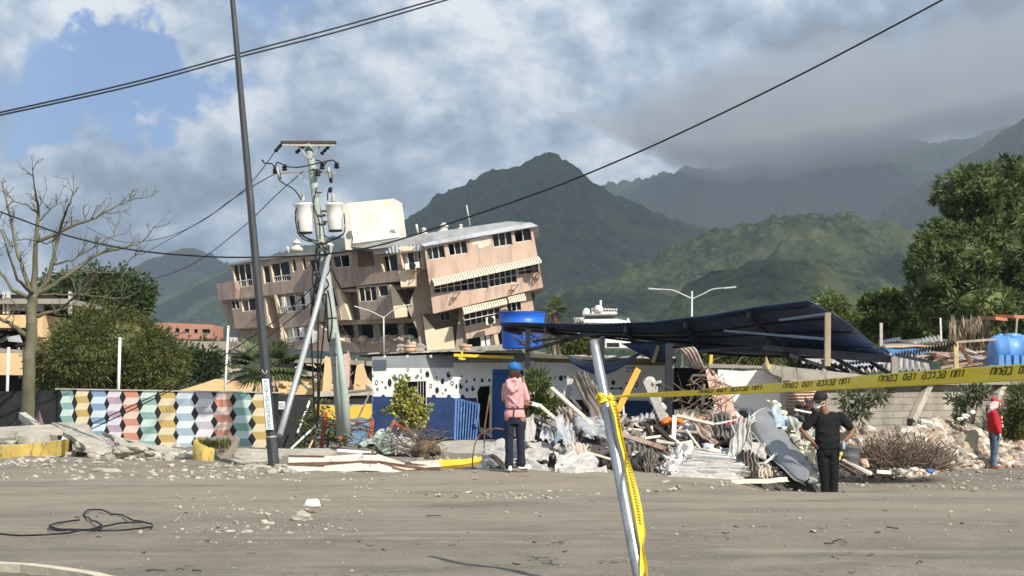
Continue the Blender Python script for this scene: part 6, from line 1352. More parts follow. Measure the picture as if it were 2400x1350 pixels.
def person_red():
    D = 38.6; base = P(2331, 1094, D); base.z = gz(base.x, base.y) ; g = Fig(base, 1.0); root = thing('person', 'person in red jacket and red cap standing sideways beside the rubble heap', 'person', base)
    b = MB(); hc = (.055, 0, 1.49); fwd = (1, -.12, -.38)
    g.head(b, hc, fwd, sk2); g.cap(b, [(.03, 0, 1.44), (.0, 0, 1.34)], [.055, .06]); g.loft(b, [(0, 0, z, rx, ry) for z, rx, ry in ((.82, .10, .15), (1.0, .11, .15), (1.2, .11, .16), (1.34, .08, .1))], sk2)
    g.cap(b, [(-.02, -.18, 1.27), (.0, -.20, 1.03), (.07, -.19, .83)], [.05, .042, .03]); g.cap(b, [(-.02, .18, 1.27), (.0, .20, 1.03), (.07, .19, .83)], [.05, .042, .03])
    g.hand(b, (.07, .19, .83), (.15, 0, -1), (1, 0, .1), sk2, .5, 1)
    g.cap(b, [(0, -.085, .82), (.0, -.09, .45), (-.03, -.09, .07)], [.08, .055, .04]); g.cap(b, [(0, .085, .82), (.01, .09, .45), (-.01, .09, .07)], [.08, .055, .04]); fuse(b, 'body', root, .0085, 2, sk2)
    rd = mat('red_jacket', (.42, .018, .022), .75, .12, 5, .9, bscale=8, bdist=.05); b = MB()
    g.loft(b, [(sx, 0, z, rx, ry) for z, rx, ry, sx in ((.80, .140, .185, .03), (.88, .155, .19, .03), (1.0, .165, .19, .02), (1.15, .150, .195, .01), (1.27, .125, .205, -.02), (1.34, .09, .15, -.02), (1.38, .07, .08, .0))])
    for e in (-1, 1): g.cap(b, [(-.03, e * .19, 1.28), (-.01, e * .215, 1.05), (.06, e * .2, .86)], [.078, .066, .054])
    fuse(b, 'jacket', root, .012, 2, rd)
    b = MB(); yw = mat('jacket_print', (.70, .45, .28), .8, .1, 5, 0); ww = mat('print_white', (.7, .66, .64), .8, .1, 5, 0)
    for (x, y, z, w, h, m_) in ((.148, -.135, 1.20, .04, .07, yw), (.158, -.125, 1.10, .035, .04, yw), (.175, -.105, .985, .06, .025, ww), (.165, -.12, 1.03, .03, .03, ww)): b.box(g.w((x, y, z)), (w, .02, h), m_, Matrix.Rotation(R(40), 3, 'Z'))
    b.build('print', root)
    jn = mat('blue_jeans', (.085, .135, .20), .85, .25, 4, .4, c2=(.15, .22, .30)); b = MB(); g.loft(b, [(0, 0, z, rx, ry) for z, rx, ry in ((.70, .125, .165), (.80, .13, .17), (.86, .12, .16))])
    for e, x in ((-1, -.03), (1, -.005)): g.cap(b, [(.0, e * .085, .74), (.005, e * .09, .46), (x - .005, e * .09, .25), (x, e * .09, .08)], [.092, .070, .062, .062])
    fuse(b, 'jeans', root, .012, 2, jn)
    b = MB(); ph = mat('dark_cloth', (.035, .035, .035), .9, .2, 5, .2); g.loft(b, [(-.075, -.12, z, rx, .06) for z, rx in ((.66, .04), (.72, .06), (.82, .065), (.86, .05))], ph, 12); b.build('back_pocket_cloth', root)
    gw = mat('glove_white', (.72, .70, .66), .8, .05, 5, .1); b = MB(); g.hand(b, (.075, -.195, .835), (.15, 0, -1), (1, 0, .1), gw, .6, 1); b.build('glove', root)
    for e in (-1, 1): b = MB(); shoe(g, b, (-.03 if e < 0 else -.005, e * .09, 0), (1, -.2, 0), mat('red_shoe', (.22, .07, .05), .7, .3, 8, .2), .27); b.build('shoe', root)
    b = MB(); g.cap_(b, (.05, 0, 1.52), fwd, mat('red_cap', (.45, .03, .035), .7, .1, 5, .1), .110, .085); b.build('cap', root)
    wc = mat('pink_white_cloth', (.74, .64, .64), .85, .1, 7, .3, c2=(.62, .30, .36), thr=(.56, .62), s2=22); b = MB(); g.cap(b, [(.115, -.02, 1.50), (.03, -.055, 1.46), (-.06, -.04, 1.40), (-.10, 0, 1.33)], [.058, .07, .065, .05]); g.cap(b, [(.06, .03, 1.44), (-.03, .03, 1.38)], [.06, .07]); g.cap(b, [(.04, -.02, 1.53), (-.04, -.01, 1.47)], [.1, .08]); fuse(b, 'neck_cloth', root, .012, 1, wc)
person_red()

# ---------------------------------------------------------------- wreckage
def sheet(lb, q, m, n=8, amp=.028, crum=.04, along='v', nu=None, name='corrugated_sheet', cat='corrugated sheet', seed=None, sag=0.0, solid=.006, group=None, tear=0.0):
    """corrugated sheet by its four corners (px, py, depth); ribs run from the first edge to the last"""
    a, b_, c, d = [P(*p) for p in q]; nrm = (b_ - a).cross(d - a); nrm = nrm.normalized() if nrm.length > 1e-6 else Vector((0, -1, 0))
    if nrm.y > 0: nrm = -nrm
    sd_ = seed if seed is not None else (q[0][0] * .37 + q[0][1] * .11); ex = math.hypot(q[1][0] - q[0][0], q[1][1] - q[0][1]) if along == 'v' else math.hypot(q[3][0] - q[0][0], q[3][1] - q[0][1])
    n = max(2, min(n, round(ex / 7.5))); r = MB(); NU = n * 10 if along == 'v' else 16; NV = 16 if along == 'v' else n * 10
    def fn(u, v):
        t = u if along == 'v' else v; w = v if along == 'v' else u
        p = a.lerp(b_, u).lerp(d.lerp(c, u), v)
        ph = t * n * 2 * math.pi + 1.2 * noise.noise(Vector((w * 2, sd_, t)))
        p = p + nrm * (amp * 1.3 * math.copysign(abs(math.sin(ph)) ** .6, math.sin(ph)) * (.6 + .6 * noise.noise(Vector((w * 3, t * 3, sd_ + 9))) + .3))
        cr_ = noise.noise(Vector((u * 2.2 + sd_, v * 2.2, 1))) + .5 * abs(noise.noise(Vector((u * 5, v * 5, sd_))))
        p = p + nrm * crum * 1.15 * cr_ + Vector((noise.noise(Vector((u * 3, v * 3, sd_ + 2))), 0, noise.noise(Vector((u * 3, v * 3, sd_ + 5))))) * crum * 1.6
        e = min(v, 1 - v, u, 1 - u)
        if tear and e < .04: p = p + Vector((noise.noise(Vector((u * 20, v * 20, sd_))), 0, noise.noise(Vector((u * 20, v * 20, 3 + sd_))))) * tear
        return p - Vector((0, 0, sag * math.sin(u * math.pi)))
    r.grid(fn, NU, NV, m, False if crum > .08 else True)
    return one(r, name, lb, cat, group, solid=solid)
def plank(lb, a, b, w, h, m, name='plank', cat='plank', group=None):
    r = MB(); A = P(*a); B = P(*b); n = 6; pts = [A.lerp(B, i / n) + rdir() * w * .12 for i in range(n + 1)]; pts[0] = A; pts[-1] = B
    r.beam(A, B, w, h, m, up=(.2, -1, .3)); return one(r, name, lb, cat, group)
random.seed(21)
W_, D_, G_, Rr = M_galvW, M_galvD, M_galv, M_galvR
sheet('tall brown weathered sheet curling up out of the wreckage beside the metal post', ((1340, 886, 31), (1378, 874, 31.2), (1448, 986, 29.6), (1392, 992, 29.4)), D_, 7, .03, .05, 'v', sag=-.05)
sheet('second brown ribbed sheet folded behind the tall curling one', ((1350, 900, 31.6), (1395, 905, 31.8), (1462, 990, 30.4), (1420, 1000, 30)), Rr, 6, .03, .06)
sheet('narrow pale sheet strip standing at the left of the tall curling sheet', ((1331, 884, 31.4), (1346, 880, 31.5), (1338, 935, 31), (1315, 938, 30.8)), W_, 3, .012, .03)
sheet('small pale torn sheet lying left of the tall curling sheet', ((1311, 955, 30.2), (1345, 962, 30.4), (1350, 978, 29.8), (1318, 975, 29.6)), W_, 3, .02, .05)
sheet('light grey ribbed sheet with ragged lower edge behind the metal post', ((1342, 975, 29), (1430, 992, 28.6), (1428, 1032, 28), (1372, 1018, 28.2)), G_, 9, .02, .05, 'u', tear=.12)
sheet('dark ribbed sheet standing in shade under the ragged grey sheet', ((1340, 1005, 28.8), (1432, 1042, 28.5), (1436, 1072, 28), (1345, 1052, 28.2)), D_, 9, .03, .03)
sheet('black sheet leaning in the shade right of the person in pink', ((1250, 976, 29), (1318, 1000, 28.8), (1330, 1048, 28.2), (1258, 1034, 28.4)), mat('gap_black', (.04, .036, .033), .7, .3, 3, .2), 4, .015, .03, 'u')  # near-black colour, also used to paint the shaded gaps between sheets
sheet('tall white bent panel just right of the person in pink', ((1230, 982, 27.6), (1250, 974, 27.8), (1258, 1034, 27.4), (1232, 1036, 27.2)), W_, 3, .015, .03)
sheet('grey riveted metal strip standing steeply above the beige ribbed piece', ((1300, 978, 27.6), (1315, 974, 27.7), (1341, 1048, 27), (1326, 1058, 26.9)), G_, 2, .01, .02)
sheet('short beige ribbed piece standing under the grey riveted strip', ((1338, 1042, 27), (1370, 1040, 27.2), (1384, 1066, 26.9), (1342, 1066, 26.8)), mat('beige_sheet', (.58, .48, .38), .75, .12, 3, .2), 5, .03, .02)
for i, (q, lb) in enumerate(((((1136, 1042, 27.6), (1190, 1056, 27.4), (1190, 1082, 27), (1132, 1066, 27.2)), 'upper white sheet of the stack left of the trousers of the person in pink'), (((1132, 1066, 27.1), (1192, 1084, 26.8), (1188, 1100, 26.5), (1130, 1084, 26.9)), 'lower white sheet of the stack left of the person in pink'),
                        (((1228, 1040, 27.8), (1308, 1042, 27.9), (1312, 1052, 27.6), (1228, 1052, 27.5)), 'top flat white sheet right of the legs of the person in pink'), (((1226, 1053, 27.5), (1306, 1056, 27.5), (1300, 1068, 27.2), (1228, 1066, 27.2)), 'second flat pale sheet right of the legs of the person in pink'),
                        (((1226, 1066, 27.2), (1290, 1068, 27.2), (1282, 1080, 26.9), (1228, 1080, 26.9)), 'third narrow flat sheet right of the legs of the person in pink'), (((1222, 1080, 26.8), (1284, 1090, 26.6), (1288, 1110, 26.2), (1220, 1100, 26.4)), 'wide grey white sheet lying at the feet of the person in pink'),
                        (((1165, 1030, 28.4), (1210, 1034, 28.4), (1210, 1058, 28), (1160, 1050, 28)), 'crumpled pale sheet behind the legs of the person in pink'), (((1190, 1030, 28.2), (1245, 1032, 28.3), (1242, 1075, 27.4), (1196, 1080, 27.4)), 'pale sheet lying between and behind the trouser legs'))):
    sheet(lb, q, W_, 4, .022, .03, 'u')
sheet('dark brown channel lying against the white sheets left of the person in pink', ((1145, 1068, 26.8), (1155, 1064, 26.8), (1200, 1098, 26.4), (1190, 1104, 26.4)), D_, 2, .02, .01)
sheet('crumpled bright white sheet heap near the ground left of the metal post', ((1302, 1058, 27.2), (1360, 1062, 27.2), (1392, 1092, 26.6), (1300, 1112, 26.2)), mat('bright_white_sheet', (.50, .49, .46), .62, .12, 3, .3, metal=.2, c2=(.28, .25, .22), thr=(.54, .68), s2=6), 7, .035, .10, 'u')
sheet('flattened white ribbed sheet lying in front of the crumpled heap', ((1318, 1092, 26.5), (1392, 1084, 26.6), (1430, 1110, 26.2), (1310, 1114, 26)), W_, 5, .03, .05, 'u')
sheet('dark crushed sheet behind the metal post near the ground', ((1385, 1064, 27.2), (1500, 1068, 27.4), (1500, 1112, 26.8), (1395, 1105, 26.8)), mat('gap_black', (.04, .036, .033)), 8, .04, .12, tear=.1)
sheet('grey brown ribbed sheet curling down right of the metal post', ((1502, 1058, 27.4), (1545, 1066, 27.4), (1532, 1104, 26.8), (1512, 1120, 26.6)), D_, 6, .035, .05)
random.seed(77)
for i, wd in enumerate(('topmost', 'second', 'third', 'fourth', 'fifth', 'sixth', 'lowest')):
    t = i / 6; x0 = 1592 - 36 * t + rnd(-5, 5); x1 = 1706 + 52 * t + rnd(-14, 8); y0 = 1046 + 56 * t; y1 = 1064 + 44 * t; D = 27.6 - 1.0 * t
    sheet('%s long pale ribbed strip of the flattened stack in front of the wreckage' % wd, ((x0, y0, D), (x1, y1, D - .1), (x1 + rnd(-4, 6), y1 + 13, D - .22), (x0 - 3, y0 + 14, D - .12)), (W_, mat('bright_white_sheet', (.8, .8, .78)), G_)[i % 3], 2, .034, .03, 'u', group='flattened ribbed strips', tear=.05, seed=i * 3.3)
    sheet('%s crushed fold at the left end of the flattened stack' % wd, ((x0 - 8, y0 - 3, D + .1), (x0 + 34, y0 + rnd(-3, 4), D - .15), (x0 + 26, y0 + 14, D - .3), (x0 - 6, y0 + 12, D - .2)), (mat('bright_white_sheet', (.8, .8, .78)), G_, W_)[i % 3], 3, .035, .07, 'v', group='crushed folds', tear=.05, seed=i * 5.7)
sheet('lowest long white ribbed sheet lying on the dirt in front', ((1556, 1098, 26.8), (1700, 1098, 26.8), (1740, 1128, 26.2), (1560, 1126, 26.2)), W_, 5, .045, .05, 'u')
sheet('grey ribbed sheet under the big white one towards the grey panel', ((1640, 1045, 28), (1730, 1058, 28), (1800, 1120, 27), (1700, 1110, 27)), G_, 7, .04, .05, 'u')
sheet('brown edged sheet bent like a gutter above the big white sheet', ((1612, 985, 29), (1640, 978, 29.2), (1700, 1040, 28.4), (1672, 1052, 28)), Rr, 3, .03, .04)
sheet('ragged grey sheet hanging behind the bent gutter sheet', ((1600, 1000, 29.4), (1650, 1010, 29.5), (1690, 1062, 28.6), (1625, 1050, 28.6)), G_, 5, .03, .09, tear=.15)
sheet('long brown sheet bridging the middle of the wreckage', ((1440, 985, 29.8), (1470, 975, 30), (1600, 1048, 28.6), (1565, 1062, 28.2)), D_, 3, .03, .05)
sheet('grey flattened sheet below the orange beam', ((1455, 1010, 29.2), (1540, 1030, 29), (1570, 1062, 28.2), (1470, 1048, 28.4)), G_, 6, .03, .08, tear=.1)
sheet('pale grey ribbed sheet among the white boards', ((1576, 1012, 29.4), (1640, 1008, 29.6), (1640, 1035, 29), (1580, 1040, 28.8)), W_, 6, .02, .04)
sheet('tall white pleated sheet crushed against the grey panel', ((1718, 990, 28), (1764, 978, 28.2), (1762, 1050, 27.4), (1712, 1072, 27.2)), mat('bright_white_sheet', (.8, .8, .78)), 6, .035, .07)
sheet('white crushed sheet lying under the grey panel', ((1745, 1035, 27.8), (1800, 1045, 27.8), (1800, 1075, 27.3), (1740, 1068, 27.3)), W_, 4, .03, .07, 'u')
sheet('brown box ribbed sheet standing under the grey panel', ((1735, 1060, 27.4), (1772, 1066, 27.4), (1778, 1120, 26.8), (1745, 1100, 26.9)), D_, 4, .05, .03)
sheet('beige ribbed scrap leaning right of the box ribbed sheet', ((1774, 1092, 27), (1804, 1096, 27), (1812, 1116, 26.7), (1778, 1122, 26.7)), mat('beige_sheet', (.58, .48, .38)), 4, .03, .03)
sheet('dark ribbed sheet in shade behind the grey panel foot', ((1770, 1060, 27.8), (1850, 1075, 27.8), (1860, 1120, 27.1), (1780, 1110, 27.1)), mat('gap_black', (.04, .036, .033)), 6, .03, .03, 'u')
sheet('bluish crumpled metal panel standing on top beside the grey panel', ((1812, 958, 28.4), (1868, 980, 28.6), (1884, 1010, 28.2), (1815, 1004, 28)), mat('bluish_metal', (.42, .50, .55), .35, .12, 2, .2, metal=.4), 2, .02, .07)
sheet('white crumpled sheet between the grey panel and the man in black', ((1850, 985, 28.2), (1895, 1000, 28.2), (1905, 1055, 27.8), (1860, 1040, 27.8)), W_, 4, .02, .09)
sheet('pale crushed strip low beside the legs of the man in black', ((1875, 1055, 27.8), (1905, 1060, 27.8), (1912, 1110, 27.4), (1885, 1100, 27.4)), W_, 4, .02, .09)
sheet('dark lattice of torn sheets behind the man in black', ((1870, 950, 29.6), (1925, 950, 29.8), (1930, 1000, 29), (1870, 990, 29)), mat('gap_black', (.04, .036, .033)), 5, .03, .1, tear=.15)
sheet('thin flat strip lying on the dirt in front of the lowest sheet', ((1712, 1128, 25.9), (1830, 1120, 26.1), (1850, 1127, 25.9), (1720, 1136, 25.7)), mat('beige_sheet', (.58, .48, .38)), 2, .01, .02, 'u')
sheet('long pale folded strip at far left of the yellow strip', ((1128, 1084, 27), (1140, 1080, 27), (1150, 1108, 26.4), (1130, 1106, 26.4)), W_, 2, .01, .02)
GB = mat('gap_black', (.04, .036, .033))
sheet('long dark brown ribbed sheet sloping across behind the metal post', ((1345, 990, 29.3), (1440, 1010, 29), (1560, 1075, 28), (1440, 1080, 28)), D_, 9, .035, .05, sag=.1)
sheet('broad grey brown ribbed sheet lying right of the metal post', ((1450, 1040, 28.4), (1560, 1045, 28.4), (1600, 1075, 27.7), (1470, 1085, 27.6)), D_, 9, .035, .05)
sheet('arching grey ribbed sheet behind the white upright board', ((1480, 985, 30), (1560, 990, 30), (1580, 1020, 29.4), (1470, 1025, 29.2)), G_, 8, .03, .06, sag=-.12)
sheet('wide weathered sheet draped behind the pleated white sheet', ((1640, 985, 29.4), (1730, 990, 29.2), (1735, 1050, 28.2), (1650, 1040, 28.4)), D_, 8, .035, .06, sag=-.1)
sheet('black sheet standing in as the shaded gap below the draped sheet', ((1600, 1030, 28.6), (1720, 1045, 28.4), (1720, 1075, 27.9), (1600, 1060, 28)), GB, 8, .03, .04)
sheet('rusty brown sheet leaning beside the tall curling sheet', ((1300, 960, 30), (1345, 955, 30), (1360, 1005, 29), (1310, 1000, 29)), Rr, 5, .03, .05)
sheet('dull grey ribbed sheet tilted behind the grey riveted strip', ((1262, 985, 29), (1345, 1000, 28.8), (1345, 1040, 28.2), (1270, 1030, 28.3)), G_, 8, .03, .05)
sheet('dull brown sheet under the wall by the grey bags', ((1600, 970, 30.4), (1700, 975, 30.4), (1700, 1005, 29.8), (1600, 1000, 29.8)), Rr, 8, .03, .06)
# the smooth grey panel
def panel():
    gp = mat('grey_car_panel', (.235, .24, .245), .38, .10, 1.2, .1, metal=.35, spec=.5, c2=(.33, .33, .32), thr=(.55, .7)); b = MB()
    L_ = [(1743, 992, 28.2), (1765, 1012, 28), (1785, 1040, 27.7), (1812, 1075, 27.4), (1840, 1098, 27.1), (1862, 1122, 26.9), (1885, 1130, 26.8)]
    R_ = [(1798, 954, 28.6), (1830, 984, 28.4), (1848, 1018, 28.1), (1872, 1050, 27.8), (1892, 1072, 27.5), (1904, 1100, 27.2), (1898, 1124, 27)]
    A = [P(*p) for p in L_]; B = [P(*p) for p in R_]
    def fn(u, v):
        t = v * 6; i = min(int(t), 5); f = t - i; a = A[i].lerp(A[i + 1], f); c = B[i].lerp(B[i + 1], f); p = a.lerp(c, u)
        rim = max(0, abs(u - .5) * 2 - .82) / .18
        return p + Vector((0, -1, .4)).normalized() * (.14 * math.sin(u * math.pi) * (1 - .3 * v) + .035 * noise.noise(Vector((u * 3, v * 4, 2))) - .05 * rim) + Vector((0, 0, .03 * math.exp(-((u - .3 - v * .2) * 14) ** 2) * 0))
    b.grid(fn, 26, 50, gp); root = thing('car_panel', 'large smooth grey bent metal panel slanting down to the feet of the man in black', 'panel', P(1820, 1128, 27)); b.build('shell', root, solid=.01)
    b = MB(); ed = mat('panel_edge', (.46, .46, .45), .4, .1, 2, .1, metal=.4); b.tube([fn(0, i / 20) for i in range(21)], .018, ed, 6); b.tube([fn(1, i / 20) for i in range(21)], .018, ed, 6); b.tube([fn(i / 8, 0) for i in range(9)], .015, ed, 6); b.build('rolled_edge', root)
    b = MB(); fo = mat('cream_foam', (.74, .70, .50), .9, .12, 6, .6)
    for i in range(60):
        v = rnd(0, .75); p = fn(1, v) + Vector((rnd(0, .14), rnd(.02, .12), rnd(-.02, .16))); b.rock(p, rnd(.03, .08), fo, i, .8, 1, .4)
    one(b, 'foam', 'torn cream foam stuffing along the right edge of the grey panel', 'foam', kind='stuff')
panel()
# planks and beams
ob_ = mat('orange_beam', (.72, .27, .045), .65, .10, 4, .2, c2=(.50, .22, .07), thr=(.6, .75)); bw = mat('dark_brown_timber', (.05, .034, .026), .8, .3, 6, .3); ww = mat('cream_timber', (.62, .55, .44), .8, .15, 6, .3, c2=(.34, .28, .2), thr=(.58, .7)); wh = mat('white_timber', (.74, .72, .66), .75, .08, 6, .2)
plank('bright orange beam leaning steeply right of the metal post', (1494, 868, 30.5), (1446, 966, 29.4), .11, .09, ob_, 'beam', 'beam')
plank('long pale timber slanting down to the right behind the metal post', (1293, 910, 30.4), (1386, 994, 28.6), .07, .05, ww)
plank('thin pale timber below the tall curling sheet', (1338, 930, 31), (1362, 960, 30.4), .04, .04, ww)
plank('white upright board in the middle of the wreckage', (1581, 975, 29), (1578, 1034, 28.6), .075, .03, wh)
plank('white horizontal board crossing below the orange bin', (1506, 1004, 29.4), (1612, 1004, 29.4), .05, .09, wh)
plank('dark brown square timber slanting right in front of the white board', (1535, 1000, 29), (1588, 1044, 28.2), .08, .08, bw)
plank('shorter dark timber left of the square one', (1515, 995, 29.2), (1535, 1036, 28.6), .07, .06, bw)
plank('pale batten rising from the white board to the right', (1586, 974, 29), (1672, 994, 28.8), .05, .05, ww)
plank('thin batten running on right to the red rags', (1670, 995, 28.8), (1742, 982, 28.6), .035, .03, wh)
plank('cream plank lying across the centre above the big white sheet', (1540, 1034, 28.4), (1622, 1050, 28), .06, .05, ww)
plank('short thick cream plank end right of the centre', (1588, 1046, 28), (1622, 1040, 28.2), .12, .05, ww)
plank('white kinked strip rising left behind the person in pink', (1230, 942, 29), (1268, 952, 28.8), .07, .03, wh, 'metal_strip', 'strip')
plank('lower white strip running down from the kinked one', (1266, 951, 28.8), (1304, 984, 28.2), .06, .03, ww, 'metal_strip', 'strip')
plank('dark roof edge timber below the white strips', (1246, 974, 28.8), (1310, 1002, 28.4), .06, .05, D_)
plank('blue grey square tube standing left of the riveted strip', (1312, 1020, 28), (1296, 1042, 27.6), .07, .06, mat('blue_grey_steel', (.16, .2, .27)), 'tube', 'tube')
plank('rusty flat bar lying under the metal post', (1436, 1012, 28.6), (1560, 1052, 28), .08, .04, Rr, 'beam', 'beam')
plank('thin white batten low behind the metal post', (1376, 1060, 27), (1436, 1078, 26.8), .035, .03, ww)
plank('long grey timber lying right of the post towards the ribbed sheet', (1462, 1036, 28.6), (1530, 1062, 28), .05, .04, W_)
plank('brown board leaning near the legs of the man in black', (1962, 1084, 27.8), (2010, 1112, 27), .06, .03, M_woodD)
plank('white bent strip right of the man in black', (1998, 1090, 27.8), (2042, 1110, 27.4), .05, .04, wh)
plank('second brown board right of the man in black', (1975, 1078, 28), (2035, 1112, 27.2), .06, .03, M_wood)
plank('white short board lying on the dirt right of the man in black', (2055, 1106, 28.6), (2088, 1108, 28.6), .06, .05, wh)
plank('thin white frame edge behind the shoulder of the man in black', (1862, 960, 29), (1902, 968, 29), .03, .03, wh, 'frame', 'frame')
plank('thin upright white pipe in the dark doorway right of the orange beam', (1460, 940, 30), (1462, 975, 30), .03, .03, wh, 'pipe', 'pipe')
# broken column
b = MB(); cm_ = mat('mottled_concrete', (.44, .42, .38), .9, .25, 5, .6, c2=(.20, .24, .32), thr=(.6, .66), s2=4)
for (x, y, sx, sy) in ((1523, 895, .13, .10), (1528, 915, .12, .12), (1536, 938, .11, .12), (1545, 962, .14, .14), (1552, 980, .15, .12)): b.rock(P(x, y, 30.4), (sx, .12, sy), cm_, x, 1, 2, .25)
b.beam(P(1516, 892, 30.3), P(1556, 985, 30.3), .17, .16, cm_); b.beam(P(1530, 898, 30.2), P(1550, 894, 30.2), .05, .05, cm_)
one(b, 'broken_column', 'broken mottled concrete column leaning right of the orange beam', 'column')
b = MB(); pi = [(1516, 893), (1520, 910)]
def lump(lb, lst, m, name, cat, D=29.2, jag=.3, kind=None):
    b = MB()
    for i, (x, y, rx, ry) in enumerate(lst): k = D / F; b.rock(P(x, y, D), (rx * k, rx * k * .7, ry * k), m, x + i, 1, 3, jag)
    return one(b, name, lb, cat, kind=kind)
lump('orange plastic bin lying behind the white board', [(1562, 988, 22, 9), (1590, 985, 12, 12)], mat('orange_plastic', (.70, .17, .02), .5, .2, 4, .2), 'plastic_bin', 'bin')
lump('orange cloth roll lying left of the dark bag', [(1650, 982, 9, 3), (1665, 983, 10, 4)], mat('orange_cloth', (.75, .33, .12), .8, .15, 4, .3), 'cloth', 'cloth', 29.6)
lump('dark grey plastic bag on the pile before the white wall', [(1692, 978, 20, 11)], mat('grey_bag', (.09, .095, .10), .5, .3, 4, .5), 'plastic_bag', 'bag', 29.4)
lump('second larger grey bag left of the grey panel', [(1752, 968, 24, 12), (1785, 972, 18, 8)], mat('grey_bag', (.09, .095, .1)), 'plastic_bag', 'bag', 29.2)
lump('red and pink rags tangled above the white pleated sheet', [(1738, 985, 10, 7), (1712, 994, 8, 6), (1722, 990, 9, 4)], mat('red_rag', (.50, .08, .12), .9, .3, 8, .4, c2=(.6, .5, .5), thr=(.55, .6)), 'rag', 'cloth', 28.6)
lump('white plastic bag at the foot of the man in black', [(1908, 1124, 15, 12)], mat('bright_white_sheet', (.8, .8, .78)), 'plastic_bag', 'bag', 27.0)
lump('yellow rag hanging at the hip of the man in black', [(1970, 1065, 5, 7), (1966, 1074, 5, 5)], mat('yellow_rag', (.75, .62, .10), .8, .1, 4, .3), 'rag', 'cloth', 27.6)
lump('pale yellow torn foam beside the hip of the man in black', [(1898, 1048, 7, 9), (1906, 1056, 6, 6)], mat('cream_foam', (.74, .7, .5)), 'foam', 'foam', 27.4)
lump('blue plastic scrap on the dirt under the dry brush', [(2179, 1104, 11, 5)], mat('blue_plastic', (.03, .13, .42), .5, .2, 5, .2), 'plastic_scrap', 'plastic', 31)
lump('white paper lying beside the dry brush', [(2143, 1100, 9, 3)], wh, 'paper', 'paper', 30)
lump('pinkish broken plaster lump beside the grey drum', [(2025, 1086, 16, 12)], mat('pink_plaster', (.6, .4, .33)), 'plaster_lump', 'rubble', 29)
lump('white rags caught on the shrub at the block wall', [(2262, 975, 9, 6), (2280, 966, 6, 5), (2250, 982, 8, 4)], wh, 'rag', 'cloth', 35)
lump('pale blue metal scrap beside the elbow of the man in black', [(1890, 1020, 12, 14)], mat('bluish_metal', (.42, .5, .55)), 'metal_scrap', 'scrap', 28)
lump('black cap shaped rag on the pile left of the man in black', [(1875, 950, 12, 8), (1890, 962, 16, 8)], mat('gap_black', (.04, .036, .033)), 'rag', 'cloth', 29.4)
lump('dark red cloth by the shoulder of the man in black', [(1897, 953, 9, 7)], mat('dark_red', (.16, .03, .03), .8, .2, 4, .2), 'rag', 'cloth', 29.3)
b = MB(); o = P(1985, 1090, 28.8); b.lathe([(.20, 0), (.21, .02), (.20, .14), (.215, .16), (.20, .18), (.20, .30), (.215, .32), (.19, .36), (.18, .34)], o, mat('charred_metal', (.10, .10, .10), .6, .4, 3, .4), 18, Matrix.Rotation(R(6), 3, 'Y')); one(b, 'drum', 'grey dented drum right of the legs of the man in black', 'drum')
# filler scraps: small and alike; the black ones paint shade into the gaps
random.seed(5)
kinds = [(mat('gap_black', (.04, .036, .033)), 'small black sheet scrap filling a shaded gap in the wreckage heap'), (W_, 'small white torn sheet scrap in the wreckage heap'), (D_, 'small brown sheet scrap in the wreckage heap'), (G_, 'small grey sheet scrap in the wreckage heap'), (Rr, 'small rusty sheet scrap in the wreckage heap')]
def heap_top(x): return np.interp(x, [1130, 1240, 1300, 1400, 1500, 1600, 1700, 1800, 1900, 1960, 2040], [1050, 1020, 985, 975, 995, 990, 1000, 990, 975, 1060, 1095])
def where(x, y):
    a = min(((1262, 'beside the person in pink'), (1345, 'under the tall curling sheet'), (1430, 'behind the metal post'), (1500, 'below the orange beam'), (1580, 'around the white upright board'), (1650, 'above the flattened strips'), (1735, 'by the white pleated sheet'), (1830, 'by the grey panel'), (1890, 'beside the man in black')), key=lambda v: abs(v[0] - x))[1]
    return ('high up ' if y < 1020 else 'halfway up ' if y < 1070 else 'low down ') + a
for i in range(150):
    x = rnd(1250, 1900); yt = heap_top(x); y = rnd(yt, 1118) if random.random() < .8 else rnd(yt - 6, yt + 15); D = 26.6 + (1120 - y) / 150 * 3 + rnd(.2, .7); w = rnd(16, 60); h = rnd(5, 17); a = rnd(-.6, .6)
    ca, sa = math.cos(a), math.sin(a); m, lb = random.choice(kinds + kinds[:1] * 2 + kinds[2:3] * 2 + kinds[3:4])
    q = [(x + u * w * ca - v * h * sa, y + u * w * sa + v * h * ca, D + rnd(-.15, .15) - v * .12) for u, v in ((-.5, -.5), (.5, -.5), (.5, .5), (-.5, .5))]
    sheet(lb.replace('in the wreckage heap', where(x, y)), q, m, random.randint(2, 4), .02, .05, random.choice('uv'), name='sheet_scrap', cat='sheet scrap', group='small scraps in the wreckage heap', tear=.04, seed=i)
for i in range(46):
    x = rnd(1240, 1860); yt = heap_top(x); y = rnd(yt - 6, 1115); D = 26.6 + (1120 - y) / 150 * 3 + rnd(-.1, .5); a = rnd(-1.0, 1.0); L = rnd(14, 44)
    plank(random.choice(('thin broken batten ', 'short splintered batten ', 'loose narrow batten ')) + where(x, y), (x - L * math.cos(a), y - L * math.sin(a), D), (x + L * math.cos(a), y + L * math.sin(a), D + rnd(-.3, .3)), rnd(.02, .05), rnd(.02, .04), random.choice([ww, M_woodD, M_wood, wh, bw]), group='broken battens in the wreckage heap')
b = MB()
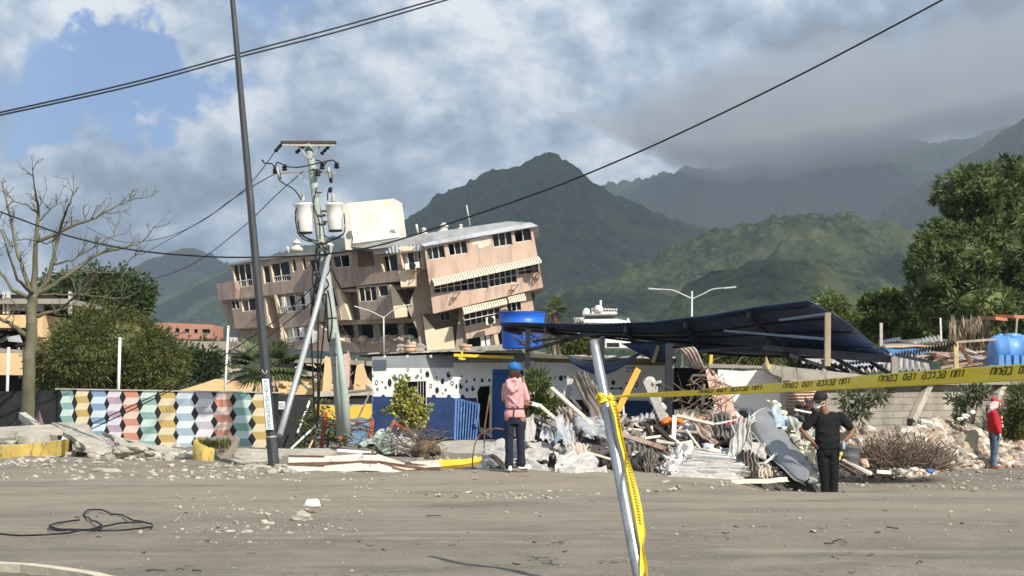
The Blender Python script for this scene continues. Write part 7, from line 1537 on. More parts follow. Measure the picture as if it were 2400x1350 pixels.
def hf(u, v):
    x = 1135 + 800 * u; D = 26.7 + 4.5 * v; yt = heap_top(x); zt = P(x, yt + 16, 29.5).z; q = P(x, 900, D); g0 = gz(q.x, q.y) - .05
    h = math.sin(min(1, v * 1.25) * math.pi * .5) * (1 - sstep(.8, 1, v)) * sstep(0, .05, u) * sstep(0, .05, 1 - u)
    return Vector((q.x, q.y, g0 + (zt - g0) * h + .10 * fb(q.x * 2.5, q.y * 2.5, 3) * h))
b.grid(hf, 120, 40, mat('debris_dirt', (.075, .065, .055), .95, .4, 6, .6, c2=(.2, .18, .15), thr=(.6, .7), s2=8), False)
for i in range(500):
    u = random.random(); v = random.random() * .8; p = hf(u, v); b.rock(p + Vector((0, 0, .02)), rnd(.02, .07), random.choice([M_concL, M_conc, M_woodD, D_, W_]), i, .6, 1)
one(b, 'debris', 'dirt and fine debris packed under the sheets of the wreckage', 'debris', kind='stuff')
b = MB()
for i in range(64):
    x = rnd(1590, 1720); p = P(x, rnd(900, 985), 31 + rnd(-.5, .8)); q = p + Vector((rnd(-.5, .5), rnd(-.2, .2), rnd(-.5, .4))); b.tube([p, p.lerp(q, .5) + rdir() * .06, q], rnd(.004, .012), random.choice([M_woodD, BARK, BARK]), 4, False)
for i in range(80): leaf(b, P(rnd(1580, 1700), rnd(880, 990), 31 + rnd(-.5, .8)), rdir() + Vector((0, 0, -.5)), rnd(.15, .35), .015, leafmat('dead_frond', (.16, .12, .08), (.3, .23, .15)))
for pts in (((1650, 900), (1640, 875), (1660, 860), (1672, 880)), ((1655, 880), (1625, 880), (1615, 895)), ((1650, 900), (1648, 940), (1640, 980)), ((1632, 960), (1668, 972), (1700, 1000))): b.tube([P(x, y, 31) for x, y in pts], .03, BARK, 5)
one(b, 'dead_branches', 'tangle of dry branches and fronds left of the pink wall slab', 'branches', kind='stuff')

# shrubs in the shed corner
def shrub(name, lb, blobs, D, m, n, per, L, w, cr, cat='shrub', whorl=False, droop=.2, stem=True, cs=0):
    xb, yb = blobs[0][0], max(b_[1] + b_[3] for b_ in blobs); root = thing(name, lb, cat, P(xb, yb, D)); cm = MB(); st = MB(); k = D / F
    tot = sum(b_[2] * b_[3] for b_ in blobs)
    for (x, y, rx, ry) in blobs:
        c = P(x, y, D); r = (rx * k, min(rx, ry) * k, ry * k)
        if cs: core(cm, c, r, m, x, cs)
        clumps(cm, c, r, max(2, int(n * rx * ry / tot)), per, cr, L, w, m, (.15, 1.05), droop, whorl=whorl); limb(st, worldloc(root), c, .035, .012, BARK, 4, .06, 5)
        for i in range(4): limb(st, worldloc(root).lerp(c, .5), c + rdir() * r[2] * .8, .018, .006, BARK, 3, .08, 4)
    cm.build('foliage', root)
    if stem: st.build('stem', root)
L_cr = leafmat('croton_leaf', (.20, .23, .035), (.46, .44, .12), (.66, .60, .30), .3)
shrub('croton_shrub', 'yellow leaved croton bush in front of the barred window of the shack', [(942, 905, 16, 20), (950, 940, 30, 26), (945, 965, 38, 22), (975, 955, 26, 32), (968, 990, 28, 14)], 43.5, L_cr, 110, 14, .13, .05, .22, cs=0, whorl=True)
shrub('garden_shrub', 'leafy green plant under the shaded wall right of the person in pink', [(1260, 900, 22, 28), (1255, 940, 26, 24), (1290, 955, 28, 22), (1240, 960, 20, 14)], 42, L_yel, 90, 12, .30, .025, .3, whorl=True)
shrub('garden_shrub', 'low dark green weeds growing among the rusty frames', [(735, 1000, 18, 26), (770, 1010, 26, 22), (745, 960, 12, 14), (700, 1035, 12, 12), (800, 1015, 22, 16)], 43, L_yel, 80, 12, .12, .04, .22)
shrub('young_tree', 'thin leafy sapling in front of the block wall behind the man in black', [(1990, 940, 34, 24), (2040, 935, 30, 30), (2010, 970, 26, 20), (2060, 925, 22, 18)], 35, leafmat('dusty_leaf', (.07, .085, .045), (.15, .17, .09), (.28, .28, .18), .3), 46, 9, .22, .028, .2, 'sapling', whorl=True)
shrub('hanging_shrub', 'dusty shrub growing against the block wall left of the person in red', [(2280, 925, 30, 26), (2250, 950, 24, 28), (2300, 915, 20, 18), (2245, 980, 16, 12)], 39.0, leafmat('dusty_leaf', (1, 1, 1), (1, 1, 1)), 90, 9, .18, .024, .2, whorl=True)
shrub('grass_clump', 'dark green grassy bush at the right edge beyond the person in red', [(2375, 985, 26, 40), (2400, 950, 30, 50), (2365, 1010, 20, 22)], 40.5, L_bush, 160, 14, .35, .012, .25)
def brush():
    m = leafmat('dry_brush_twig', (.13, .095, .07), (.24, .18, .135), (.36, .29, .22), .1); b = MB(); r = MB()
    for i in range(1500):
        u = rnd(-1, 1); x = 2105 + u * 100; h = 82 * (1 - abs(u) ** 2.2) * rnd(.4, 1); p = P(x, 1098 - h * random.random() * .7, 33 + rnd(-.9, .6)); d = Vector((u * .8 + rnd(-.8, .8), rnd(-.6, .4), rnd(-.1, 1.0))).normalized(); L = rnd(.2, .55)
        b.tube([p, p + d * L * .5 + rdir() * .04, p + d * L + rdir() * .08], rnd(.004, .011), m, 3, False)
    one(b, 'dry_brush', 'big tangled heap of dry brown twigs in front of the rubble', 'brushwood', kind='stuff')
brush()

# rubble right
def rubble():
    random.seed(17); mp_ = [mat('rubble_pink', (.38, .27, .21), .92, .16, 4, .5), mat('rubble_cream', (.44, .37, .28), .92, .16, 4, .5), mat('rubble_grey', (.27, .24, .20), .92, .18, 4, .5), mat('rubble_white', (.56, .51, .44), .92, .1, 4, .5)]
    b = MB()
    def top(x): return np.interp(x, [1960, 2000, 2060, 2130, 2200, 2280, 2340, 2420], [1018, 1000, 1018, 1005, 992, 998, 1010, 1030])
    def hf(u, v):
        x = 1960 + 500 * u; D = 40.5 - 6 * (1 - v) if x > 2240 else 37.5 - 5 * (1 - v); D = 33.6 + 3.2 * v + 5.0 * sstep(2080, 2310, x); q = P(x, 900, D); g0 = gz(q.x, q.y) - .05; zt = P(x, top(x) + 4, 36.6 + 5 * sstep(2080, 2310, x)).z; h = math.sin(min(1, v) * math.pi * .5) ** .8
        return Vector((q.x, q.y, g0 + (zt - g0) * h + .12 * fb(q.x * 1.5, q.y * 1.5, 3) * h))
    b.grid(hf, 90, 30, mat('rubble_soil', (.30, .24, .18), .95, .3, 5, .6), False)
    for i in range(1900):
        u = random.random(); v = random.random(); p = hf(u, v); s_ = rnd(.03, .13) if random.random() < .85 else rnd(.12, .2); b.rock(p + Vector((0, 0, s_ * .2)), (s_, s_ * rnd(.6, 1), s_ * rnd(.4, .9)), random.choice(mp_), i, 1, 1, .3)
    one(b, 'rubble', 'heap of small pink and cream rubble against the block wall', 'rubble', kind='stuff')
    for (x, y, rx, ry, D, m, lb) in ((2268, 1035, 24, 34, 34.6, 1, 'largest cream boulder of the rubble heap, left of the person in red'), (2292, 1015, 16, 9, 35, 3, 'flat white block on top of the largest boulder'), (2240, 1010, 16, 10, 35.4, 0, 'pinkish block uphill left of the largest boulder'), (2250, 1065, 18, 16, 34.2, 2, 'grey block at the foot of the largest boulder'),
                                    (2300, 1060, 14, 16, 34.6, 3, 'pale block standing left of the shins of the person in red'), (2355, 1058, 14, 11, 36, 1, 'rounded cream stone right of the shins of the person in red'), (2385, 1068, 15, 10, 36, 0, 'pink block near the right edge of the photo'), (2345, 1035, 12, 8, 36.5, 3, 'white block behind the knees of the person in red'),
                                    (2395, 1040, 16, 9, 36.5, 2, 'grey flat stone high at the right edge'), (2212, 1000, 18, 8, 36, 1, 'cream slab lying on the crest left of the boulders'), (2025, 1010, 14, 9, 35, 2, 'grey stone on the crest beside the sapling'), (2180, 1002, 12, 10, 36, 3, 'white stone on the crest behind the dry brush'), (2370, 1090, 12, 6, 35.5, 2, 'low grey stone by the white board at right'), (2155, 1050, 12, 10, 34.4, 0, 'pink stone showing right behind the dry brush')):
        D += 5.0 * sstep(2080, 2310, x); r = MB(); k = D / F; r.rock(P(x, y, D), (rx * k, rx * k * .7, ry * k), mp_[m], x, 1, 3, .3, ang=x); one(r, 'boulder', lb, 'boulder')
    r = MB(); r.slab([P(2340, 1090, 39), P(2366, 1080, 40.4), P(2386, 1086, 40), P(2372, 1097, 38.8)], (0, .03, -.05), wh); one(r, 'board', 'flat white board on the ground at the feet of the person in red', 'board')
rubble()

# ---------------------------------------------------------------- left foreground rubble, kerbs, slabs
def leftside():
    random.seed(9); yk = mat('kerb_yellow', (.46, .33, .085), .85, .18, 3, .4, c2=(.20, .16, .08), thr=(.52, .62), s2=3, stretch2=(3, 3, .8)); cc = mat('broken_concrete', (.36, .33, .275), .92, .2, 3, .6, c2=(.50, .46, .38), thr=(.55, .7))
    # left planter kerb
    root = thing('planter_kerb', 'cracked yellow painted planter kerb at the far left edge', 'kerb', P(60, 1072, 35)); b = MB(); f = [(-60, 1046, 1082, 34.2), (40, 1043, 1076, 34.5), (110, 1036, 1073, 35), (145, 1032, 1068, 35.6), (158, 1032, 1062, 36.4), (162, 1034, 1056, 37.5)]
    for i in range(len(f) - 1):
        (x0, a0, c0, d0), (x1, a1, c1, d1) = f[i], f[i + 1]; b.slab([P(x0, a0, d0), P(x1, a1, d1), P(x1, c1, d1), P(x0, c0, d0)], (0, .28, 0), yk)
        b.slab([P(x0, a0, d0) + Vector((0, .002, .001)), P(x1, a1, d1) + Vector((0, .002, .001)), P(x1, a1, d1) + Vector((0, .27, .012)), P(x0, a0, d0) + Vector((0, .27, .012))], (0, 0, -.004), cc)
    b.build('kerb', root)
    b = MB(); b.slab([P(-60, 1050, 34.9), P(150, 1040, 36), P(150, 1040, 38), P(-60, 1050, 38)], (0, 0, -.2), cc); b.build('soil', root)
    # second round planter
    root = thing('planter_kerb', 'rounded yellow painted planter kerb with worn paint left of the dark pole', 'kerb', P(490, 1098, 31.5)); b = MB(); c = P(505, 1092, 33.2); n = 20; c.z = gz(c.x, c.y)
    w0, w1 = [], []; 
    for i in range(n + 1):
        a = R(150 + 135 * i / n); w0.append((math.cos(a), math.sin(a)))
    hh = lambda i: .42 - .20 * (i / n) ** 1.3 + .03 * noise.noise(Vector((i * .6, 0, 0)))
    for i in range(n):
        (x0, y0), (x1, y1) = w0[i], w0[i + 1]; ro, ri = .62, .46; q = lambda x, y, r, z: c + Vector((x * r * .72 - .0, y * r * 1.3, z))
        A = [q(x0, y0, ro, -.1), q(x1, y1, ro, -.1), q(x1, y1, ro * .97, hh(i + 1)), q(x0, y0, ro * .97, hh(i))]; B = [q(x0, y0, ri, -.1), q(x1, y1, ri, -.1), q(x1, y1, ri, hh(i + 1)), q(x0, y0, ri, hh(i))]
        k = b.add(A + B)
        for fc in ((0, 1, 2, 3), (5, 4, 7, 6), (3, 2, 6, 7)): b.face([k + j for j in fc], yk, True)
        if i in (0, n - 1): j = 0 if i == 0 else 1; b.face([k + v for v in ((0, 3, 7, 4) if i == 0 else (1, 5, 6, 2))], cc)
    b.build('kerb', root); b = MB(); b.rock(c + Vector((0, .1, .12)), (.42, .7, .16), mat('planter_soil', (.20, .17, .13), .95, .2, 4, .5), 4, 1, 3, .1); b.build('soil', root)
    b = MB()
    for i in range(500): p = c + Vector((rnd(-.28, .32), rnd(-.4, .5), rnd(.18, .3))); leaf(b, p, Vector((rnd(-.5, .5), rnd(-.5, .5), 1)), rnd(.08, .18), .012, L_bush)
    b.build('weeds', root)
    # slabs
    sl = [('long broken paving slab lying across the pile at the far left', ((-60, 1004, 37), (200, 990, 38.5), (210, 1004, 37.5), (-60, 1018, 36)), .12), ('pale rounded slab end resting on the left planter', ((38, 1012, 36), (115, 1008, 36.4), (118, 1020, 35.8), (42, 1023, 35.4)), .16),
          ('large tilted brown grey pavement slab sliding right of the left planter', ((125, 990, 38), (165, 990, 38.4), (262, 1046, 35.6), (205, 1052, 35)), .10), ('second tilted slab section right of the large one', ((180, 1000, 38.4), (215, 1012, 38.4), (262, 1042, 36), (240, 1046, 35.8)), .10),
          ('thin pale slab edge lying flat below the tilted slabs', ((205, 1050, 35), (262, 1042, 35.2), (266, 1046, 35), (210, 1054, 34.8)), .06), ('narrow slanting slab piece near the middle of the painted wall foot', ((226, 1020, 38), (236, 1018, 38), (258, 1042, 36.5), (248, 1045, 36.4)), .07),
          ('grey sloping slab piece beside the yellow striped patch', ((262, 1022, 38), (290, 1026, 38.4), (298, 1040, 37.2), (285, 1048, 36.8)), .10), ('long low slab running along the foot of the painted wall', ((240, 1012, 40), (300, 1032, 40), (420, 1052, 38), (380, 1060, 37)), .10),
          ('grey slab lying in front of the dark pole, left', ((535, 1050, 34), (640, 1054, 34), (640, 1066, 33.2), (550, 1064, 33)), .10), ('second grey slab lower in front of the dark pole', ((548, 1066, 33), (640, 1068, 33), (640, 1082, 32.4), (575, 1084, 32.2)), .08),
          ('dark slab tilted right of the round planter', ((540, 1075, 32.6), (600, 1078, 32.6), (632, 1108, 31.6), (560, 1104, 31.4)), .08), ('flat slab behind the white steel beams', ((640, 1052, 35), (770, 1050, 36), (790, 1062, 34), (650, 1064, 33.6)), .08),
          ('small leaning slab above the round planter', ((503, 1028, 36), (512, 1028, 36), (540, 1048, 35), (528, 1052, 34.8)), .08), ('pale concrete apron before the blue gate', ((1010, 1034, 43), (1160, 1030, 44), (1180, 1062, 37), (1000, 1072, 36)), .08)]
    for lb, q, th in sl:
        b = MB(); a, b_, c_, d = [P(*p) for p in q]; n = 10; top = [[a.lerp(b_, i / n).lerp(d.lerp(c_, i / n), j / n) + Vector((0, 0, .02 * noise.noise(Vector((i * .7, j * .7, q[0][0]))))) + (Vector((rnd(-.05, .05), rnd(-.05, .05), 0)) if i in (0, n) or j in (0, n) else Vector()) for i in range(n + 1)] for j in range(n + 1)]
        k = b.add([p for r_ in top for p in r_]); k2 = b.add([p - Vector((0, 0, th)) for r_ in top for p in r_]); N_ = n + 1
        for j in range(n):
            for i in range(n): e = j * N_ + i; b.face((k + e, k + e + 1, k + e + N_ + 1, k + e + N_), cc); b.face((k2 + e, k2 + e + N_, k2 + e + N_ + 1, k2 + e + 1), cc)
        for i in range(n):
            for e, g_ in ((i, i + 1), (n * N_ + i + 1, n * N_ + i), ((i + 1) * N_, i * N_), (i * N_ + n, (i + 1) * N_ + n)): b.face((k + e, k2 + e, k2 + g_, k + g_), cc)
        one(b, 'concrete_slab', lb, 'slab')
    b = MB(); b.beam(P(52, 974, 40), P(88, 1002, 38.5), .17, .16, M_concL); one(b, 'concrete_block', 'pale concrete stump leaning at the foot of the bare tree', 'block')
    rocks = [(245, 1112, 38, 13, 29.6, 'flat grey rock lying on the dirt before the painted wall'), (303, 1114, 9, 7, 29.2, 'small pale stone right of the flat grey rock'), (310, 1052, 34, 12, 34.5, 'broad broken pavement lump below the sloping slab'), (352, 1064, 14, 6, 33.5, 'pale stone half buried left of the round planter'), (652, 1103, 16, 13, 30.6, 'angular grey rock at the foot of the dark pole'),
             (672, 1108, 18, 10, 30.4, 'dark rock touching the left end of the white beams'), (708, 1212, 25, 11, 19.2, 'grey flat stone on the road near the middle'), (733, 1181, 19, 9, 20.6, 'bright white plaster chunk on the road near the middle'), (600, 1098, 26, 9, 31, 'grey flattened rock between round planter and pole'), (70, 1030, 22, 9, 36, 'grey broken lump on the left planter'),
             (20, 1040, 22, 7, 35.6, 'pale rubble lump at the left end of the planter'), (190, 1046, 18, 8, 35.8, 'pale broken edge right of the left planter'), (230, 1060, 30, 8, 34.6, 'rough concrete mass in front of the tilted slabs'), (285, 1060, 22, 9, 34.2, 'grey broken concrete right of the rough mass'), (395, 1070, 14, 6, 33, 'small flat stone beside the round planter')]
    for x, y, rx, ry, D, lb in rocks:
        b = MB(); k = D / F; m_ = cc if 'dark' not in lb else M_conc; m_ = mat('plaster_chunk', (.78, .75, .68), .9, .06, 4, .4) if 'white' in lb else m_; c_ = P(x, y, D); 
        b.rock(c_, (rx * k, rx * k * .75, ry * k * 1.15), m_, x, 1, 3, .32, ang=0); one(b, 'rock', lb, 'rock')
    # rubble stones: loose stuff along the road edge
    b = MB(); st = [M_concL, M_conc, mat('rubble_grey', (1, 1, 1)), mat('rubble_cream', (1, 1, 1)), cc, cc]
    def sc(n, x0, x1, y0, y1, s0, s1, ms):
        for i in range(n):
            x = rnd(x0, x1); y = rnd(y0, y1); t = y - 900
            D = 1.6 * F / t
            for _ in range(3): q = P(x, y, D); D = (1.6 - gz(q.x, q.y)) * F / t
            if D > 60 or D < 8: continue
            q = P(x, 900, D); z = gz(q.x, q.y); s_ = rnd(s0, s1) * (random.random() ** 1.5 + .25); b.rock((q.x, q.y, z + s_ * .1), (s_, s_ * rnd(.6, 1), s_ * rnd(.35, .7)), random.choice(ms), i, 1, 1, .3)
    sc(520, -20, 640, 1064, 1122, .02, .085, st); sc(320, 150, 700, 1096, 1125, .015, .07, st); sc(520, 380, 860, 1150, 1270, .008, .03, st); sc(70, 480, 760, 1170, 1250, .015, .055, st); sc(170, 0, 2400, 1130, 1350, .006, .02, st); sc(160, 680, 1200, 1100, 1135, .015, .05, st)
    sc(300, 1900, 2400, 1095, 1150, .015, .07, st); sc(70, 1550, 2400, 1160, 1260, .01, .03, st); sc(160, 1130, 1900, 1118, 1140, .015, .06, st); sc(140, 860, 1130, 1040, 1090, .02, .08, st); sc(10, 200, 2300, 1140, 1300, .03, .05, st)
    sc(240, -20, 460, 1040, 1085, .05, .2, [cc, M_concL, M_conc, cc]); sc(90, 540, 700, 1056, 1110, .05, .16, [cc, M_conc])
    one(b, 'gravel', 'loose stones and broken plaster strewn over the road', 'gravel', kind='stuff')
    b = MB()
    for i in range(60):
        x = rnd(150, 2350); y = rnd(1140, 1345); D = 1.6 * F / (y - 900); q = P(x, y, D); q.z = .02; a = rnd(-3, 3); L = rnd(.02, .12) * (2 if random.random() < .15 else 1); w = q + Vector((L * math.cos(a), L * math.sin(a), 0)) ; b.tube([q, q.lerp(w, .5) + rdir() * L * .2, w], rnd(.003, .009), M_woodD, 4)
    one(b, 'litter', 'dark twigs and flat scraps strewn over the road', 'litter', kind='stuff')
    # road kerb line bottom left
    b = MB(); pts = [(-60, 1322), (60, 1328), (130, 1336), (215, 1349), (330, 1378)]
    for i in range(4):
        (x0, y0), (x1, y1) = pts[i], pts[i + 1]; A = P(x0, y0, 1.56 * F / (y0 - 900)); B = P(x1, y1, 1.56 * F / (y1 - 900)); A.z = B.z = .02; b.beam(A, B, .12, .12, mat('kerb_stone', (.50, .45, .35), .9, .15, 4, .4, c2=(.55, .46, .2), thr=(.55, .65)), up=(0, 0, 1))
    tag(b.build('kerb'), 'pale worn kerb line crossing the bottom left corner', 'kerb')
    # cable coil
    b = MB(); D = lambda y: 1.58 * F / (y - 900)
    def wr(pts):
        W2 = [P(x, y, D(y)) for x, y in pts]; q = []
        for i in range(len(W2) - 1):
            p0 = W2[max(i - 1, 0)]; p1 = W2[i]; p2 = W2[i + 1]; p3 = W2[min(i + 2, len(W2) - 1)]
            for j in range(7): t = j / 7; v = .5 * ((2 * p1) + (p2 - p0) * t + (2 * p0 - 5 * p1 + 4 * p2 - p3) * t * t + (3 * p1 - p0 - 3 * p2 + p3) * t ** 3); v.z = .03 + .02 * noise.noise(v * 3); q.append(v)
        b.tube(q, .0105, M_black, 6)
    wr([(-60, 1247), (30, 1251), (110, 1252), (190, 1244), (235, 1238), (238, 1230), (222, 1222), (202, 1210), (196, 1202), (215, 1194), (240, 1196), (262, 1204), (285, 1206), (305, 1215), (330, 1222), (355, 1228), (352, 1234), (320, 1238), (270, 1242), (200, 1243), (140, 1242), (117, 1236), (122, 1229), (150, 1222), (190, 1218)])
    wr([(150, 1238), (190, 1240), (235, 1234), (290, 1226), (340, 1224)]); wr([(118, 1234), (160, 1240), (215, 1238), (240, 1230)])
    one(b, 'cable', 'black cable lying in loose loops on the road at the left', 'cable')
leftside()

def midstuff():
    random.seed(31)
    # bent white steel beams on the ground
    root = thing('bent_beam', 'long rust stained white steel roof beam bent in the middle, lying on the dirt', 'beam', P(850, 1108, 30))
    for (pts, h, nm) in ((((676, 1069), (760, 1070), (850, 1063), (885, 1064), (950, 1086), (1035, 1096)), 16, 'flange'), (((674, 1089), (760, 1092), (850, 1084), (885, 1085), (920, 1096), (985, 1112)), 18, 'flange')):
        b = MB(); W2 = [P(x, y, 29.6 if h > 17 else 30.3) for x, y in pts]; k = 30 / F
        for i in range(len(W2) - 1):
            A, B = W2[i], W2[i + 1]; q = [A, B, B - Vector((0, 0, h * k * (1 if i < 4 else .7))), A - Vector((0, 0, h * k))]
            if i == len(W2) - 2: q[2] = B - Vector((0, 0, h * k * .35))
            b.slab(q, (0, .03, 0), M_steelw); b.slab([A + Vector((0, -.02, .012)), B + Vector((0, -.02, .012)), B + Vector((0, -.02, 0)), A + Vector((0, -.02, 0))], (0, .16, 0), M_rust) if i % 2 == 0 else None; b.slab([q[3] + Vector((0, -.02, .0)), q[2] + Vector((0, -.02, 0)), q[2] + Vector((0, -.02, -.012)), q[3] + Vector((0, -.02, -.012))], (0, .1, 0), M_rust)
        b.build(nm, root)
    b = MB(); b.beam(P(675, 1088, 30), P(885, 1083, 30), .10, .05, M_rust); b.beam(P(885, 1083, 30), P(1030, 1104, 30), .10, .05, M_rust); b.build('web', root)
    b = MB(); q = [P(*p) for p in ((1020, 1078, 31), (1090, 1076, 31), (1128, 1070, 31), (1130, 1080, 30.6), (1090, 1088, 30.4), (1022, 1094, 30.2))]; b.slab(q, (0, .05, -.05), mat('beam_yellow', (1, 1, 1))); one(b, 'yellow_strip', 'flat bright yellow board lying right of the white beams', 'board')
    b = MB(); q = [P(*p) for p in ((960, 1082, 31), (1028, 1078, 31), (1035, 1094, 30), (985, 1096, 30))]; b.slab(q, (0, .04, -.04), ww); one(b, 'board', 'cream broken board between the white beams and the yellow board', 'board')
    plank('short pipe with yellow band lying above the white beams', (790, 1056, 33), (870, 1062, 33), .06, .05, wh, 'pipe', 'pipe')
    # rusty frames
    rr = mat('red_oxide_steel', (.30, .075, .035), .8, .3, 5, .4)
    for i, (a, b_, w, lb) in enumerate((((763, 966, 42), (753, 1054, 41.6), .11, 'leftmost rusty red post of the broken frame'), ((803, 966, 42), (797, 1030, 41.8), .09, 'second rusty red post left of the green pole foot'), ((872, 982, 42), (868, 1036, 41.6), .11, 'rusty red post right of the green pole foot'),
                                ((925, 985, 40), (905, 1025, 39.6), .07, 'slanting rusty piece below the croton bush'), ((920, 990, 40), (975, 1020, 39.4), .07, 'rusty piece slanting right below the croton bush'))):
        plank(lb, a, b_, w, w * .7, rr, 'rusty_post', 'post')
    b = MB()
    for i in range(46): p = P(rnd(755, 900), rnd(975, 1050), 41.5 + rnd(-.5, .5)); q = p + Vector((rnd(-.7, .7), rnd(-.2, .2), rnd(-.3, .3))); b.tube([p, p.lerp(q, .5) + rdir() * .05, q], rnd(.006, .018), random.choice([M_rust, M_woodD, rr]), 4, False)
    for a, b_ in (((760, 985), (870, 985)), ((755, 1040), (880, 1042)), ((765, 1000), (870, 1010))): b.beam(P(*a, 41.8), P(*b_, 41.8), .03, .03, M_rust)
    one(b, 'rusty_wires', 'tangle of rusty rods and wires between the red posts', 'scrap', kind='stuff')
    for a, b_, w, lb in (((822, 924, 43), (778, 975, 43), .05, 'yellow diagonal stick crossing before the green pole'), ((868, 918, 43), (835, 990, 42.4), .05, 'grey diagonal pole in front of the yellow rippled wall'), ((805, 922, 43.5), (872, 913, 43.5), .05, 'grey rail on top of the stub wall'),
                     ((742, 996, 42), (682, 1052, 40), .045, 'long white batten slanting left of the rusty posts'), ((726, 940, 43.8), (697, 1015, 43), .05, 'white batten leaning against the black wall'), ((748, 1000, 42), (722, 1056, 41), .04, 'short yellow batten beside the weeds'), ((735, 958, 43.6), (722, 985, 43.4), .05, 'short pale stick against the black wall')):
        plank(lb, a, b_, w, w, mat('yellow_timber', (1, 1, 1)) if 'yellow' in lb.split()[0] or 'short yellow' in lb else (M_galvD if 'grey' in lb.split()[0] else wh), 'stick', 'stick')
    # tarp, root ball
    sheet('green camouflage tarp heap left of the root ball', ((888, 1020, 37.5), (918, 1022, 37.5), (922, 1060, 35.6), (838, 1056, 35.6)), mat('camouflage', (.22, .27, .23), .9, .25, 8, .4, c2=(.42, .45, .40), thr=(.5, .56), s2=9), 3, .05, .12, name='tarp', cat='tarp', solid=.01)
    sheet('pale grey sheet lying behind the root ball', ((918, 1022, 37.6), (985, 1020, 37.8), (965, 1064, 35.4), (925, 1066, 35.2)), W_, 4, .03, .08)
    root = thing('root_ball', 'brown earthy root ball of the toppled bush on the slab', 'root', P(985, 1072, 34.5)); b = MB(); so = mat('root_soil', (.14, .10, .065), .95, .3, 8, .9); c = P(990, 1056, 34.8); b.rock(c, (.27, .25, .19), so, 5, 1, 3, .25); b.rock(c + Vector((.18, .05, .02)), (.22, .2, .15), so, 8, 1, 3, .25); b.build('ball', root)
    b = MB()
    for i in range(90): d = rdir(); p = c + d * .2; b.tube([p, p + d * rnd(.1, .22) + rdir() * .08, p + d * rnd(.2, .4) + rdir() * .15], rnd(.003, .009), BARK, 3, False)
    for pts in (((990, 1045), (960, 1010), (945, 985)), ((975, 1050), (930, 1040), (905, 1048)), ((1000, 1050), (1040, 1030), (1048, 1024)), ((985, 1040), (965, 1020), (985, 995), (1000, 985)), ((960, 1060), (925, 1050), (895, 1062))): b.tube([P(x, y, 35) for x, y in pts], [.03, .02, .012, .008][:len(pts)], BARK, 5)
    b.build('roots', root)
    b = MB()
    for i in range(90):
        p = P(rnd(880, 1010), rnd(1000, 1060), 36 + rnd(-.8, .8)); q = p + Vector((rnd(-.6, .6), rnd(-.2, .2), rnd(-.25, .3))); b.tube([p, p.lerp(q, .5) + rdir() * .08, q], rnd(.004, .011), random.choice([BARK, M_woodD]), 4, False)
    one(b, 'dead_branches', 'thin dead branches spreading round the root ball', 'branches', kind='stuff')
    # bent rods by the gate
    b = MB(); b.tube([P(x, y, 29.5) for x, y in ((1107, 1098), (1108, 1070), (1113, 1040), (1125, 1018), (1145, 1007), (1165, 1004), (1185, 1008))], .014, M_rust, 6); one(b, 'bent_rod', 'rusty rod bent in an arch left of the person in pink', 'rod')
    b = MB(); b.tube([P(x, y, 40) for x, y in ((1135, 1048), (1136, 1000), (1142, 960), (1148, 925))], .02, M_rust, 6); one(b, 'bent_rod', 'thin rod standing in the dark doorway of the shack', 'rod')
    # metal post with tape
    root = thing('metal_post', 'leaning shiny galvanised tube in the foreground holding the yellow tape', 'post', P(1500, 1400, 12.2)); D0 = 13.0
    def C(y): t = (y - 796) / 554; return P(1391 + 107 * t, y, 13.4 - t * .9)
    b = MB(); ys = [797, 802, 815, 900, 1000, 1100, 1200, 1300, 1420]; b.tube([C(y) for y in ys], [.022, .032, .037, .043, .045, .046, .047, .048, .049], M_alu, 24, caps=True); b.build('tube', root)
    b = MB(); t_ = C(797); b.lathe([(.036, -.03), (.030, .004), (.012, -.004)], t_, M_alu, 20, Matrix.Rotation(R(-10), 3, 'Y')); b.build('crushed_tip', root)
    # tape
    ty = mat('tape_yellow', (.80, .62, .04), .40, .10, 3, .5, spec=.5, bscale=9, bdist=.03, c2=(.66, .50, .06), thr=(.5, .75), s2=4); ink = mat('tape_ink', (.10, .085, .03), .6, .1, 3, 0)
    tp = thing('barrier_tape', 'yellow barrier tape printed in black, tied to the metal post and stretched to the right', 'tape', P(1430, 930, 13.2))
    T = [(1424, 930, 934, 13.15), (1480, 923, 930, 13.0), (1560, 918, 931, 12.6), (1640, 914, 927, 12.1), (1700, 908, 925, 11.7), (1750, 904, 924, 11.3), (1900, 891, 917, 10.2), (2050, 878, 909, 9.3), (2200, 866, 902, 8.6), (2320, 858, 896, 8.1), (2420, 852, 892, 7.75), (2560, 844, 886, 7.3)]
    xs_ = [t[0] for t in T]
    def tape(x, v, off=0):
        tpx, bpx, D = (float(np.interp(x, xs_, [t[i] for t in T])) for i in (1, 2, 3)); tw = .55 * math.exp(-((x - 1700) / 90) ** 2); y = tpx + (bpx - tpx) * v
        return P(x, y, D - off + (v - .5) * .012 + .006 * math.sin(x * .03) + .010 * math.sin(x * .011 + v * 2))
    b = MB(); b.grid(lambda u, v: tape(1424 + u * 1130, v), 300, 8, ty); b.build('band', tp, solid=.0012)
